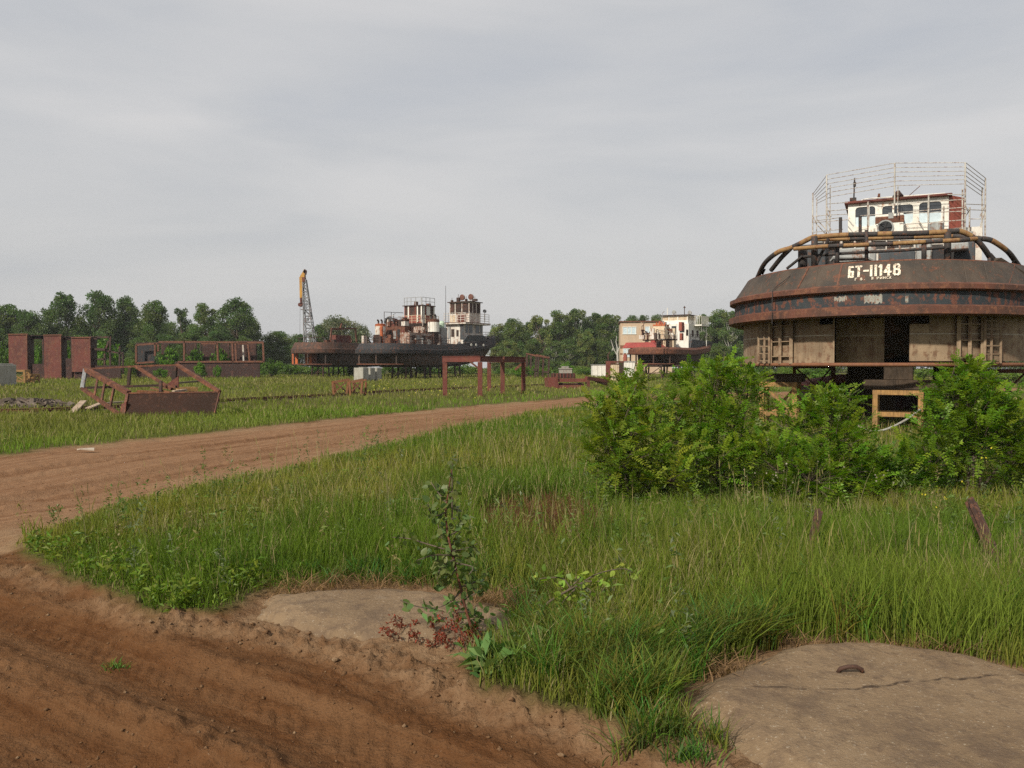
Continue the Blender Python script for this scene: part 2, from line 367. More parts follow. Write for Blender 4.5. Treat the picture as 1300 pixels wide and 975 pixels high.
# ground material: soil under the grass, red-brown earth, pale sand
def ground_mat():
    m, nt, bs = newmat('yard_earth'); v = coords(nt, world=True)
    def A(n):
        a = nd(nt, 'ShaderNodeAttribute', attribute_name=n); return a.outputs['Fac']
    n1 = noise(nt, v, 1.3, 7, .65); n2 = noise(nt, v, 9, 7, .7); n3 = noise(nt, v, 60, 4, .6); n0 = noise(nt, v, .12, 5, .6)
    soil = mix(nt, ramp(nt, n1, [(.35, 0), (.65, 1)]), (.055, .052, .018), (.10, .085, .032))
    soil = mix(nt, ramp(nt, n0, [(.4, 0), (.6, 1)]), soil, (.085, .095, .025))
    cx = nt.nodes.new('ShaderNodeCombineXYZ'); nt.links.new(A('across'), cx.inputs[0]); nt.links.new(A('along'), cx.inputs[1])
    mpr = nt.nodes.new('ShaderNodeMapping'); mpr.inputs['Scale'].default_value = (2.6, .12, 1); nt.links.new(cx.outputs[0], mpr.inputs[0]); n4 = noise(nt, mpr.outputs[0], 1.6, 6, .65, .2)
    damp = mix(nt, ramp(nt, n2, [(.3, 0), (.7, 1)]), (.078, .034, .014), (.125, .057, .024))
    damp = mix(nt, ramp(nt, n1, [(.45, 0), (.7, .55)]), damp, (.155, .085, .042))
    road = mix(nt, ramp(nt, n2, [(.3, 0), (.7, 1)]), (.15, .075, .038), (.22, .122, .068))
    road = mix(nt, ramp(nt, n4, [(.4, 0), (.6, .75)]), road, (.26, .155, .09))
    road = mix(nt, ramp(nt, n4, [(.3, .7), (.42, 0)]), road, (.095, .048, .025))
    sand = mix(nt, ramp(nt, n2, [(.3, 0), (.7, 1)]), (.19, .118, .066), (.28, .19, .115))
    damp = mix(nt, ramp(nt, n4, [(.45, 0), (.6, .7)]), damp, (.155, .082, .04)); damp = mix(nt, ramp(nt, n4, [(.32, .6), (.45, 0)]), damp, (.06, .025, .01))
    c = mix(nt, A('dirt'), soil, damp); c = mix(nt, A('road'), c, road)
    sm = nd(nt, 'ShaderNodeMath', operation='MULTIPLY'); nt.links.new(A('sand'), sm.inputs[0]); nt.links.new(ramp(nt, n2, [(.3, .45), (.6, 1)]), sm.inputs[1])
    c = mix(nt, sm.outputs[0], c, sand)
    c = mix(nt, ramp(nt, n3, [(.28, .5), (.45, 0)]), c, (.05, .03, .018))
    c = mix(nt, ramp(nt, n3, [(.68, 0), (.76, .5)]), c, (.36, .28, .2))
    nt.links.new(c, bs.inputs['Base Color']); bs.inputs['Roughness'].default_value = 1; bs.inputs['Specular IOR Level'].default_value = .03
    h = nd(nt, 'ShaderNodeMath', operation='MULTIPLY_ADD'); nt.links.new(n3, h.inputs[0]); h.inputs[1].default_value = .45; nt.links.new(n2, h.inputs[2])
    bump(nt, bs, h.outputs[0], 1.0, .035)
    return m
M_ground = ground_mat()

az = np.concatenate([np.linspace(-180, -58, 40, endpoint=False), np.linspace(-58, 58, 820, endpoint=False), np.linspace(58, 180, 40, endpoint=False)])
rr = [0.15, .6, 1.2, 1.8, 2.4]
while rr[-1] < 9.5: rr.append(rr[-1] + .024 + max(0, rr[-1] - 6) * .004)
while rr[-1] < 60: rr.append(rr[-1] * 1.008)
while rr[-1] < 380: rr.append(rr[-1] * 1.07)
rr = np.array(rr); na, nr = len(az), len(rr)
AA, RR = np.meshgrid(np.radians(az), rr)
gx, gy = (RR * np.sin(AA)).ravel(), (RR * np.cos(AA)).ravel()
gdr, gdd = zones(gx, gy)
gz = height(gx, gy, gdr, gdd)
j, i = np.meshgrid(np.arange(na), np.arange(nr - 1)); j = j.ravel(); i = i.ravel()
FQ = np.stack([i * na + j, i * na + (j + 1) % na, (i + 1) * na + (j + 1) % na, (i + 1) * na + j], 1)
a_dirt = sst(.12, -.1, gdd); a_road = sst(.3, -.15, gdr)
dl, _ = pline(lip, gx, gy)
a_sand = np.maximum(sst(.28, .08, np.abs(dl)) * .55 * a_dirt * sst(.25, .6, fbm(gx * 1.4, gy * 1.4, 93, 3)), sst(-1.2, -.1, gdr) * sst(.5, 0, gdr) * .8 * sst(.28, .5, fbm(gx * .7, gy * .7, 91, 3)) * (gy < 40))
s1 = sdf(SLAB1, gx, gy); s2 = sdf(SLAB2, gx, gy)
a_sand = np.maximum(a_sand, sst(.35, .05, np.minimum(s1, s2)) * .8)
a_dirt = np.maximum(a_dirt, sst(.25, .05, np.minimum(s1, s2)))
a_ac, a_al = pline(rc1, gx, gy); b_ac, b_al = pline(rut1, gx, gy); a_ac = np.where(gdd < .3, b_ac, a_ac); a_al = np.where(gdd < .3, b_al, a_al)
fx = gx[FQ].mean(1); fy = gy[FQ].mean(1); fdd = gdd[FQ].mean(1); fdr = gdr[FQ].mean(1)
isd = fdd < 0; isr = (fdr < 0) & ~isd
for nm, msk in (('dirt_track', isd), ('dirt_road', isr), ('ground', ~isd & ~isr)):
    fq = FQ[msk]; used = np.unique(fq); remap = np.zeros(len(gx), np.int64); remap[used] = np.arange(len(used))
    me = npmesh(nm, np.stack([gx, gy, gz], 1)[used], remap[fq][:, ::-1], M_ground, smooth=True)
    attr(me, 'dirt', a_dirt[used]); attr(me, 'road', a_road[used]); attr(me, 'sand', a_sand[used]); attr(me, 'across', a_ac[used]); attr(me, 'along', a_al[used])
    tag(link(nm, me), kind='structure')

def ground_z(x, y):
    x = np.atleast_1d(np.asarray(x, float)); y = np.atleast_1d(np.asarray(y, float))
    dr, dd = zones(x, y); return height(x, y, dr, dd)

# concrete slabs flush with the yard
def slab_mat():
    m, nt, bs = newmat('old_concrete_slab'); v = coords(nt, world=True)
    n1 = noise(nt, v, 1.1, 8, .6); n2 = noise(nt, v, 12, 8, .7); n3 = noise(nt, v, 55, 4, .7)
    c = mix(nt, ramp(nt, n1, [(.3, 0), (.7, 1)]), (.15, .10, .058), (.225, .158, .096))
    c = mix(nt, ramp(nt, n2, [(.52, 0), (.66, .7)]), c, (.095, .062, .04))
    c = mix(nt, ramp(nt, n3, [(.61, 0), (.66, .7)]), c, (.40, .34, .26))
    ca = nd(nt, 'ShaderNodeAttribute', attribute_name='crack'); cm = ramp(nt, ca.outputs['Fac'], [(.004, .9), (.013, 0)])
    n5 = noise(nt, v, 3.5, 8, .7); c = mix(nt, ramp(nt, n5, [(.5, 0), (.62, .7)]), c, (.11, .075, .05)); c = mix(nt, ramp(nt, n5, [(.3, .5), (.42, 0)]), c, (.25, .195, .138))
    c = mix(nt, cm, c, (.035, .022, .015))
    nt.links.new(c, bs.inputs['Base Color']); bs.inputs['Roughness'].default_value = .9; bs.inputs['Specular IOR Level'].default_value = .2
    hh = nd(nt, 'ShaderNodeMath', operation='MULTIPLY_ADD'); nt.links.new(n3, hh.inputs[0]); hh.inputs[1].default_value = .5; nt.links.new(n2, hh.inputs[2]); bump(nt, bs, hh.outputs[0], .9, .02); return m
M_slab = slab_mat()
CRACK = g2([(880, 890), (990, 889), (1080, 890), (1180, 884), (1240, 880), (1340, 866)])
def slab(poly, label, zt, seed):
    xs = [p[0] for p in poly]; ys = [p[1] for p in poly]; st = .025
    X, Y = np.meshgrid(np.arange(min(xs) - .1, max(xs) + .1, st), np.arange(max(min(ys) - .1, 1.2), max(ys) + .1, st)); sh = X.shape
    x, y = X.ravel(), Y.ravel()
    d = sdf(poly, x, y) + .22 * (fbm(x * 2.5, y * 2.5, seed, 4) - .5)
    z = zt * sst(.0, -.22, d) - .05 * sst(-.03, .04, d) + .022 * (fbm(x * 1.8, y * 1.8, seed + 1, 4) - .5) + .008 * (fbm(x * 14, y * 14, seed + 2, 2) - .5)
    ii, jj = np.meshgrid(np.arange(sh[0] - 1), np.arange(sh[1] - 1), indexing='ij'); k = (ii * sh[1] + jj).ravel()
    q = np.stack([k, k + 1, k + sh[1] + 1, k + sh[1]], 1); q = q[(d[q] < .06).all(1)]
    used = np.unique(q); rm = np.zeros(len(x), np.int64); rm[used] = np.arange(len(used))
    V = np.stack([x, y, z], 1)[used]; n = len(V)
    B = V.copy(); B[:, 2] = -.3
    o = link('concrete_slab', npmesh('concrete_slab', V, rm[q], M_slab, smooth=True))
    cd, _ = pline(CRACK, V[:, 0] + .05 * (fbm(V[:, 0] * 5, V[:, 1] * 5, 7, 4) - .5), V[:, 1] + .16 * (fbm(V[:, 0] * 4, V[:, 1] * 4, 8, 5) - .5)); attr(o.data, 'crack', np.abs(cd))
    tag(o, label, 'concrete slab', 'old concrete slabs in the foreground', 'structure')
    sol = o.modifiers.new('thick', 'SOLIDIFY'); sol.thickness = .2; sol.offset = -1
slab(SLAB1, 'worn sandy concrete slab behind the leaning sapling', .045, 11)
slab(SLAB2, 'broad cracked concrete slab at the lower right corner', .085, 23)

# ------------------------------------------------------------------ boats
class Tug:
    """plan of a shallow draught pusher tug: origin at the stern centre on the ground, x to starboard, y forward"""
    def __init__(s, name, label, loc, heading, B, L, Ls, n, sheer=0, group=None):
        s.o = Vector(loc); s.h = heading; s.B, s.L, s.Ls, s.n, s.sh = B, L, Ls, n, sheer
        s.ax = Vector((cos(heading), -sin(heading), 0)); s.ay = Vector((sin(heading), cos(heading), 0))
        s.root = thing(name, label, 'tugboat', s.o, -heading, group)
    def loc(s, w): d = w - s.o; return Vector((d.dot(s.ax), d.dot(s.ay), d.z))
    def world(s, l): return s.o + s.ax * l[0] + s.ay * l[1] + Vector((0, 0, l[2]))
    def qy(s, px, py, y):
        """point seen at a pixel, on the boat's cross plane y"""
        d = ray(px, py); c = Vector((0, 0, EYE)); t = (y - (c - s.o).dot(s.ay)) / d.dot(s.ay); return s.loc(c + d * t)
    def qx(s, px, py, x):
        d = ray(px, py); c = Vector((0, 0, EYE)); t = (x - (c - s.o).dot(s.ax)) / d.dot(s.ax); return s.loc(c + d * t)
    def ring(s, ins, st, bo, z, N=24, bw=.55):
        a = s.B / 2 - ins; y1 = s.L - bo; Lb = s.L * .24; pts = []
        for k in range(N + 1):
            t = pi / 2 * k / N; pts.append((a * sin(t) ** (2 / s.n), st + (s.Ls) * (1 - max(cos(t), 0) ** (2 / s.n))))
        y0 = pts[-1][1]
        for k in range(1, 7): pts.append((a, y0 + (y1 - Lb - y0) * k / 6))
        for k in range(1, 9):
            t = k / 8; pts.append((a * (1 - bw * t ** 2.2), y1 - Lb + Lb * sin(t * pi / 2)))
        full = pts + [(-x, y) for x, y in reversed(pts[1:])]
        return [Vector((x, y, z + s.sh * max(0, (y - .35 * s.L) / (.65 * s.L)) ** 2)) for x, y in full]
    def sy(s, x, ins, st=None):
        a = s.B / 2 - ins; u = min(1, abs(x) / a); return (ins if st is None else st) + s.Ls * (1 - (1 - u ** s.n) ** (1 / s.n))
    def lat(s, px, ins, z):
        lo, hi = -s.B / 2 + ins, s.B / 2 - ins
        for _ in range(40):
            m = (lo + hi) / 2; w = s.world((m, s.sy(m, ins), z)); p = CX + F * w.x / w.y
            if p < px: lo = m
            else: hi = m
        return (lo + hi) / 2
    def sl(s, x, ins): return s.sy(x, ins) + .52 * (1 - (x / (s.B / 2)) ** 2)
    def latl(s, px, ins, z):
        lo, hi = -s.B / 2 + ins, s.B / 2 - ins
        for _ in range(40):
            m = (lo + hi) / 2; w = s.world((m, s.sl(m, ins), z)); p = CX + F * w.x / w.y
            if p < px: lo = m
            else: hi = m
        return (lo + hi) / 2
    def zat(s, py, x, ins):
        w = s.world((x, s.sy(x, ins), 0)); return EYE + (HORIZON - py) * w.y / F
    def part(s, mb, name, m, parent=None, **k): return mb.build(name, m, parent or s.root, **k)

def band(t, ins, z0, z1, out, name, m, bow=.1):
    """a closed rubbing strake round the hull"""
    mb = MB()
    mb.loft([t.ring(ins + .25, ins + .25, bow + .25, z0 + .02), t.ring(ins, ins, bow, z0), t.ring(ins - out, ins - out, bow - out, z0 + .05),
             t.ring(ins - out, ins - out, bow - out, z1 - .05), t.ring(ins, ins, bow, z1), t.ring(ins + .25, ins + .25, bow + .25, z1 - .02)])
    o = t.part(mb, name, m); wear(o, .035, .7, 1); return o

# ---- the numbered tug in the right foreground -------------------------------------------------
o1 = P(1112, HORIZON, 20.75); o1.z = 0
T = Tug('tugboat', 'big brown numbered tug seen from its round stern, propped high behind the bushes', o1, R(26), 9.5, 22, 5.2, 1.9, group='laid up tugs on stands')
ZK, Z1, Z2, Z3, Z4, ZB = 1.90, 3.20, 3.50, 3.86, 4.09, 4.72
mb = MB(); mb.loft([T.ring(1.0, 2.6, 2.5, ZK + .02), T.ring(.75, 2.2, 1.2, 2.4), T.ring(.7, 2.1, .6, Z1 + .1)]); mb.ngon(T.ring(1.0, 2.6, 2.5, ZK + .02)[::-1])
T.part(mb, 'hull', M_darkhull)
# stern plating under the overhang, with the gap at the propeller tunnel
def shell(t, x0, x1, z0, z1, ins, th, N=14):
    mb = MB(); out = []; inn = []
    for k in range(N + 1):
        x = x0 + (x1 - x0) * k / N; y = t.sl(x, ins); out.append((x, y)); inn.append((x, y + th))
    for k in range(N):
        a, b, c, d = out[k], out[k + 1], inn[k + 1], inn[k]
        mb.add([(*a, z0), (*b, z0), (*c, z0), (*d, z0), (*a, z1), (*b, z1), (*c, z1), (*d, z1)],
               [(0, 1, 5, 4), (2, 3, 7, 6), (0, 3, 2, 1), (4, 5, 6, 7)] + ([(0, 4, 7, 3)] if k == 0 else []) + ([(1, 2, 6, 5)] if k == N - 1 else []))
    return mb
PI = .42
xa = T.latl(1058, PI, 2.5); xb = T.latl(1122, PI, 2.5); xc = T.latl(1154, PI, 2.5)
HX = T.B / 2 - PI - .005
xs_ = T.latl(1040, PI, 2.5); xe_ = T.latl(1179, PI, 2.5)
T.part(shell(T, -HX, xs_, ZK + .03, Z1 + .05, PI, .05, 40), 'stern_plate', M_plate)
T.part(shell(T, xs_ + .003, xa - .003, ZK + .03, 3.06, PI, .05, 8), 'stern_plate', M_plate)
T.part(shell(T, xa + .004, xb, ZK + .03, Z1 + .05, PI + .85, .05, 10), 'stern_plate', M_plate)
T.part(shell(T, xc, xe_, ZK + .1, 3.02, PI, .05, 10), 'stern_plate', M_plate)
T.part(shell(T, xe_ + .003, HX, ZK + .1, Z1 + .05, PI, .05, 40), 'stern_plate', M_plate)
mb = MB(); mb.b2((-1.8, 2.5, 1.95), (1.8, 2.7, 3.3)); T.part(mb, 'tunnel_shade_sheet', M_black)  # near-black sheet standing in for the shade inside the tunnel opening
def rb_part(mb): T.part(mb, 'rubbing_bar', M_plate)
mb = MB()
x = T.latl(1058, PI - .02, 2.5); mb.bar((x, T.sl(x, PI - .03), ZK + .03), (x, T.sl(x, PI - .03), Z1 + .03), .045); rb_part(mb)
for px in (978, 1004, 1216.5, 1247, 990, 1230.5):
    x = T.latl(px, PI - .09, 2.5); y = T.sl(x, PI - .07); w = .10 if px in (978, 1004, 1216.5, 1247) else .085
    mb = MB(); mb.bar((x, y, ZK + .03), (x, y, Z1 + .02), w, .14); rb_part(mb)
for a, b, ys in ((978, 1004, (413.5, 433.5, 452.5)), (1216.5, 1247, (411, 431.5, 454))):
    xa_, xb_ = T.latl(a, PI - .09, 2.5), T.latl(b, PI - .09, 2.5)
    for yy in ys:
        z = T.zat(yy, (xa_ + xb_) / 2, PI); n = 5; mb = MB()
        for k in range(n):
            u, v = xa_ + (xb_ - xa_) * k / n, xa_ + (xb_ - xa_) * (k + 1) / n
            mb.bar((u, T.sl(u, PI - .05), z), (v, T.sl(v, PI - .05), z), .12, .03)
        rb_part(mb)
for pxs, ys in (((962.5, 970, 976), np.linspace(412, 458, 6)), ((1250, 1258, 1270), np.linspace(407, 460, 6))):
    mb = MB()
    for px in pxs:
        x = T.latl(px, PI - .16, 2.5); y = T.sl(x, PI - .14); mb.bar((x, y, ZK + .04), (x, y, Z1 + .02), .06)
    xs = [T.latl(p, PI - .16, 2.5) for p in (pxs[0], pxs[1], pxs[2])]
    for yy in ys:
        for u, v in zip(xs[:-1], xs[1:]):
            z = T.zat(yy, (u + v) / 2, PI); mb.bar((u, T.sl(u, PI - .14), z), (v, T.sl(v, PI - .14), z), .035)
    T.part(mb, 'boarding_ladder', M_plate)
for x0, x1, i_ in ((-HX + .1, xa - .02, 0), (xa + .01, xb, .85), (xc, HX - .1, 0)):
    T.part(shell(T, x0, x1, 2.735, 2.765, PI - .006 + i_, .004, 30), 'waterline_stripe', M_line)
mb = MB(); mb.tube([(x, T.sl(x, .36), ZK + .0) for x in np.linspace(-HX, HX, 50)], .058, 8); T.part(mb, 'stern_pipe', M_rustpipe, smooth=True)
# fender, strake, bulwark
band(T, .13, Z1, Z2, .13, 'fender', M_band)
mb = MB(); mb.loft([T.ring(.17, .17, .2, Z2 - .06), T.ring(.17, .17, .2, Z3 + .06)]); T.part(mb, 'strake', M_groove, smooth=True)
band(T, .14, Z3, Z4, .11, 'fender', M_band)
BW0, BW1 = (.14, Z4 - .03), (.52, ZB)
mb = MB(); mb.loft([T.ring(BW0[0], BW0[0], .2, BW0[1]), T.ring(BW1[0], BW1[0], .4, BW1[1]), T.ring(BW1[0] + .06, BW1[0] + .06, .46, BW1[1]), T.ring(.62, .62, .6, BW0[1] + .05)])
wear(T.part(mb, 'bulwark', M_bulwark), .03, .9, 2)
mb = MB(); mb.tube(T.ring(BW1[0] + .03, BW1[0] + .03, .43, ZB) + [T.ring(BW1[0] + .03, BW1[0] + .03, .43, ZB)[0]], .035, 6); T.part(mb, 'bulwark_rail', M_rust, smooth=True)
mb = MB(); mb.ngon(T.ring(.66, .66, .5, Z4 + .06)); T.part(mb, 'deck', M_rustdark)
def bw(x, f, off=.006):
    """point on the sloping face of the bulwark at lateral x, fraction f up"""
    ins = BW0[0] + (BW1[0] - BW0[0]) * f; z = BW0[1] + (BW1[1] - BW0[1]) * f
    return Vector((x, T.sy(x, ins) - off, z + off * .5))
# seams and the pale primer patches
for px, sl in ((1012, .55), (1062, .2), (1277, .5)):
    x = T.lat(px, .3, 4.4); mb = MB(); mb.bar(bw(x, .03), bw(x + sl * .5, .97), .05, .012); T.part(mb, 'weld_seam', M_band)
for px in (984, 1034, 1160, 1192, 1225, 1252):
    x = T.lat(px, .3, 4.4); mb = MB(); mb.bar(bw(x, .02, .004), bw(x * .97, .98, .004), .022, .02); T.part(mb, 'weld_seam', M_bulwark)

for a, b, z0, z1 in ((1096, 1119, Z2 + .04, Z3 - .05), (1058, 1074, Z2 + .13, Z3 - .06), (1148, 1152, Z2 + .05, Z3 - .12)):
    xa_, xb_ = T.lat(a, .17, 3.7), T.lat(b, .17, 3.7); sh = MB(); n = 14; rows = 7
    top = [z1 + random.uniform(-.06, .02) for _ in range(n + 1)]; bot = [z0 + random.uniform(-.02, .07) for _ in range(n + 1)]
    vs = []; fs = []
    for k in range(n + 1):
        x = xa_ + (xb_ - xa_) * k / n; vs += [(x, T.sy(x, .17) - .005, bot[k]), (x, T.sy(x, .17) - .005, top[k])]
    for k in range(n): fs.append((2 * k, 2 * k + 2, 2 * k + 3, 2 * k + 1))
    sh.add(vs, fs); T.part(sh, 'primer_patch', M_lightpatch)
# lettering, brush strokes laid on the bulwark
def stroke(mb, x0, f0, cw, ch, pts, w):
    """polyline in a letter cell (0..1) -> flat strokes following the plate"""
    for (ax, ay), (bx, by) in zip(pts[:-1], pts[1:]):
        dx, dy = (bx - ax) * cw, (by - ay) * ch * 1.0
        l = math.hypot(dx, dy) or 1; nx, ny = -dy / l * w / 2, dx / l * w / 2; ex, ey = dx / l * w * .35, dy / l * w * .35
        q = [(ax * cw - ex + nx, ay * ch - ey + ny), (bx * cw + ex + nx, by * ch + ey + ny), (bx * cw + ex - nx, by * ch + ey - ny), (ax * cw - ex - nx, ay * ch - ey - ny)]
        mb.add([bw(x0 + u, f0 + v / .76, .016 + .0005 * len(mb.f)) for u, v in q], [(0, 1, 2, 3)])
GL = {'Б': [[(.9, 1), (.1, 1), (.05, 0), (.85, 0), (.9, .5), (.1, .52)]], 'Т': [[(0, 1), (1, 1)], [(.5, 1), (.5, 0)]], '-': [[(0, .52), (1, .52)]],
      '1': [[(.5, 1), (.5, 0)]], 'i': [[(.1, .82), (.6, 1), (.6, 0)]], '4': [[(.65, 0), (.65, 1), (.0, .3), (1, .3)]],
      '8': [[(.25, .55), (.1, .7), (.12, .92), (.35, 1), (.75, 1), (.92, .88), (.9, .66), (.72, .54), (.25, .54), (.08, .4), (.06, .12), (.25, 0)], [(.72, .54), (.95, .38), (.95, .08), (.75, 0), (.6, .02)]],
      'Г': [[(.1, 0), (.1, 1), (.9, 1)]], 'В': [[(.1, 0), (.1, 1), (.7, 1), (.8, .75), (.6, .52), (.1, .52)], [(.6, .52), (.9, .3), (.75, 0), (.1, 0)]],
      'Р': [[(.1, 0), (.1, 1), (.8, 1), (.9, .7), (.75, .48), (.1, .48)]], 'И': [[(.1, 1), (.1, 0), (.9, 1), (.9, 0)]], 'Н': [[(.1, 0), (.1, 1)], [(.9, 0), (.9, 1)], [(.1, .5), (.9, .5)]],
      'С': [[(.9, .9), (.6, 1), (.2, .9), (.1, .5), (.2, .1), (.6, 0), (.9, .1)]], 'К': [[(.1, 0), (.1, 1)], [(.9, 1), (.15, .5), (.9, 0)]], '.': [[(.3, .05), (.5, .05)]], ',': [[(.3, .6), (.35, .95)]]}
def letters(items, f0, ch, w):
    mb = MB()
    for g, pa, pb in items:
        xa_, xb_ = T.lat(pa, .38, 4.4), T.lat(pb, .38, 4.4)
        for s in GL[g]: stroke(mb, xa_ + w / 2, f0, xb_ - xa_ - w, ch, s, w)
    return mb
mb = letters([('Б', 1075, 1083.5), ('Т', 1084, 1093.5), ('-', 1094, 1102), ('1', 1101.5, 1107.5), ('1', 1107, 1113.5), ('i', 1113, 1120), ('4', 1120, 1131), ('8', 1131.5, 1142)], .37, .335, .062)
T.part(mb, 'lettering', M_letter)
mb = letters([('Г', 1084, 1087), ('В', 1090.5, 1094), ('.', 1095, 1098), ('И', 1105, 1107.5), ('Р', 1111.5, 1115), ('И', 1115.5, 1119), ('Н', 1119.5, 1123), ('С', 1123.5, 1127), ('К', 1127.5, 1130.5)], .205, .075, .015)
T.part(mb, 'lettering', M_letter)
# towing rails: banded black and ochre tubes arching over the stern
def smooth_path(pts, n=10):
    pts = [Vector(p) for p in pts]; out = []
    for i in range(len(pts) - 1):
        p0, p1, p2, p3 = pts[max(i - 1, 0)], pts[i], pts[i + 1], pts[min(i + 2, len(pts) - 1)]
        for k in range(n):
            t = k / n
            out.append(.5 * ((2 * p1) + (p2 - p0) * t + (2 * p0 - 5 * p1 + 4 * p2 - p3) * t * t + (3 * p1 - p0 - 3 * p2 + p3) * t ** 3))
    return out + [pts[-1]]
def pxpath(l, ys): return [T.qy(px, py, y) for (px, py), y in zip(l, ys)]
tubes = [
    (pxpath([(961, 354), (969, 337), (978, 327), (990, 319), (1003, 315), (1016, 309), (1030, 302), (1037, 300)], [3.4, 2.7, 2.3, 2.0, 1.9, 1.75, 1.6, 1.55]), .085, [(0, 'b'), (.38, 'y'), (.62, 'b'), (.72, 'y')]),
    (pxpath([(1036, 301), (1060, 299), (1085, 298), (1125, 297), (1170, 296), (1200, 294.5), (1217, 293)], [1.6, 1.5, 1.4, 1.35, 1.4, 1.5, 1.6]), .085, [(0, 'y'), (.22, 'y'), (.3, 'b'), (.46, 'y'), (.54, 'b'), (.72, 'y'), (.86, 'b')]),
    (pxpath([(1217, 293), (1228, 297), (1240, 305), (1249, 315), (1259, 330)], [1.6, 1.7, 1.85, 2.0, 2.3]), .085, [(0, 'y'), (.36, 'b')]),
    (pxpath([(1247, 303), (1258, 305), (1270, 312), (1281, 321), (1290, 333), (1297, 343)], [2.2, 2.3, 2.5, 2.8, 3.2, 3.6]), .085, [(0, 'b'), (.2, 'y'), (.52, 'b')]),
    (pxpath([(1034, 304), (1070, 303.5), (1110, 302.5), (1160, 301), (1210, 300), (1247, 303)], [2.6, 2.4, 2.3, 2.3, 2.4, 2.2]), .075, [(0, 'y'), (.25, 'b'), (.36, 'y'), (.5, 'b'), (.6, 'y'), (.8, 'b')]),
    (pxpath([(1008, 316), (1045, 313), (1090, 311), (1130, 309.5), (1175, 307), (1215, 305), (1240, 303)], [1.5, 1.2, 1.05, 1.0, 1.05, 1.2, 1.5]), .07, [(0, 'y'), (.2, 'b'), (.27, 'y'), (.4, 'b'), (.52, 'y'), (.68, 'b'), (.76, 'y'), (.86, 'b'), (.93, 'y')]),
    (pxpath([(1020, 326), (1060, 322.5), (1110, 319.5), (1150, 317.5), (1202, 314)], [2.0, 1.6, 1.4, 1.4, 1.6]), .05, [(0, 'b')]),
    (pxpath([(1003, 316), (992, 327), (979, 343)], [1.9, 2.2, 2.6]), .085, [(0, 'b')]),
]
for pts, r, bands in tubes:
    sp = smooth_path(pts, 12); tot = len(sp) - 1
    par = None
    for k, (f, c) in enumerate(bands):
        a = int(f * tot); b = int((bands[k + 1][0] if k + 1 < len(bands) else 1) * tot)
        m = MB(); m.tube(sp[a:b + 1], r * (.88 if k % 2 else .865), 10)
        ob = T.part(m, 'towing_rail' if par is None else 'painted_band', M_yellowtube if c == 'y' else M_blacktube, parent=par, smooth=True)
        par = par or ob
posts = [(1034, 300, 331, 1.55, .19), (1100, 292, 327, 1.3, .10), (1203, 295, 328, 1.5, .18), (1173, 307, 327, 1.1, .13), (1063, 311, 330, 1.3, .12), (1019, 315, 337, 2.2, .28), (1256, 326, 330, 2.2, .1)]
for px, y0, y1, yl, w in posts:
    m = MB(); a, b = T.qy(px, y0, yl), T.qy(px, y1 + 8, yl); m.tube([a, b], w / 2, 8); T.part(m, 'rail_post', M_blacktube, smooth=True)
for a, b, yl, w in (((1052, 303), (1036, 336), 1.35, .07), ((1019, 325), (999, 341), 2.0, .07), ((971, 342), (968, 348), 2.9, .04), ((1258, 322), (1266, 331), 2.4, .03), ((1287, 330), (1284, 341), 3.0, .05)):
    m = MB(); m.tube([T.qy(*a, yl), T.qy(*b, yl + .2)], w / 2 + .01, 6); T.part(m, 'rail_brace', M_blacktube)
# gussets at the rail feet
m = MB(); p = T.qy(1266, 331, 2.5); m.prism([p + Vector((-.5, 0, -.25)), p + Vector((-.1, 0, .08)), p + Vector((.1, 0, .08)), p + Vector((.9, .5, -.45))], (0, .12, 0)); T.part(m, 'rail_foot', M_bulwark)
# deck house, winch boxes and clutter between the rails
def pbox(x0, y0, x1, y1, yl, dep, name, m, parent=None, bevel=0, t=T):
    a, b = t.qy(x0, y0, yl), t.qy(x1, y1, yl); mb = MB(); mb.b2((a.x, yl, b.z), (b.x, yl + dep, a.z)); return t.part(mb, name, m, parent, bevel=bevel)
YH = 7.2
pbox(1071, 299, 1246, 345, YH + .3, 7, 'deckhouse', M_whiterust)
for b_, mm in (((1016, 311, 1048, 345, 4.6, 1.5), M_bluegrey), ((1052, 318, 1060, 340, 4.2, .8), M_blacktube), ((1212, 308, 1238, 345, 5.0, 1.6), M_bluegrey), ((1115, 321, 1162, 345, 4.4, 1.2), M_bluegrey), ((1062, 316, 1112, 345, 5.4, .6), M_greypaint), ((1164, 303, 1182, 330, 5.2, .5), M_greypaint), ((1184, 316, 1200, 345, 5.0, .8), M_hullblack), ((1202, 309, 1230, 316, 4.5, .6), M_greypaint)):
    pbox(*b_, 'deck_box', mm, bevel=.03)
mb = MB(); mb.tube([T.qy(1055, 331, 3.5), T.qy(1058, 327, 3.4), T.qy(1100, 326, 3.4), T.qy(1108, 330, 3.5)], .05, 6); mb.box(T.qy(1085, 325, 3.6), (.9, .3, .35)); T.part(mb, 'winch', M_greypaint)
mb = MB()
for k in range(9):
    px = 1048 + k * 19; a = T.qy(px, 340, 6.2); b = T.qy(px + random.uniform(-2, 2), 300, 6.2); mb.tube([a, b], random.uniform(.02, .05), 6)
for yy in (306, 312, 322): mb.tube([T.qy(1044, yy, 6.3), T.qy(1238, yy - 3, 6.3)], .025, 6)
T.part(mb, 'pipework', M_whiterust)
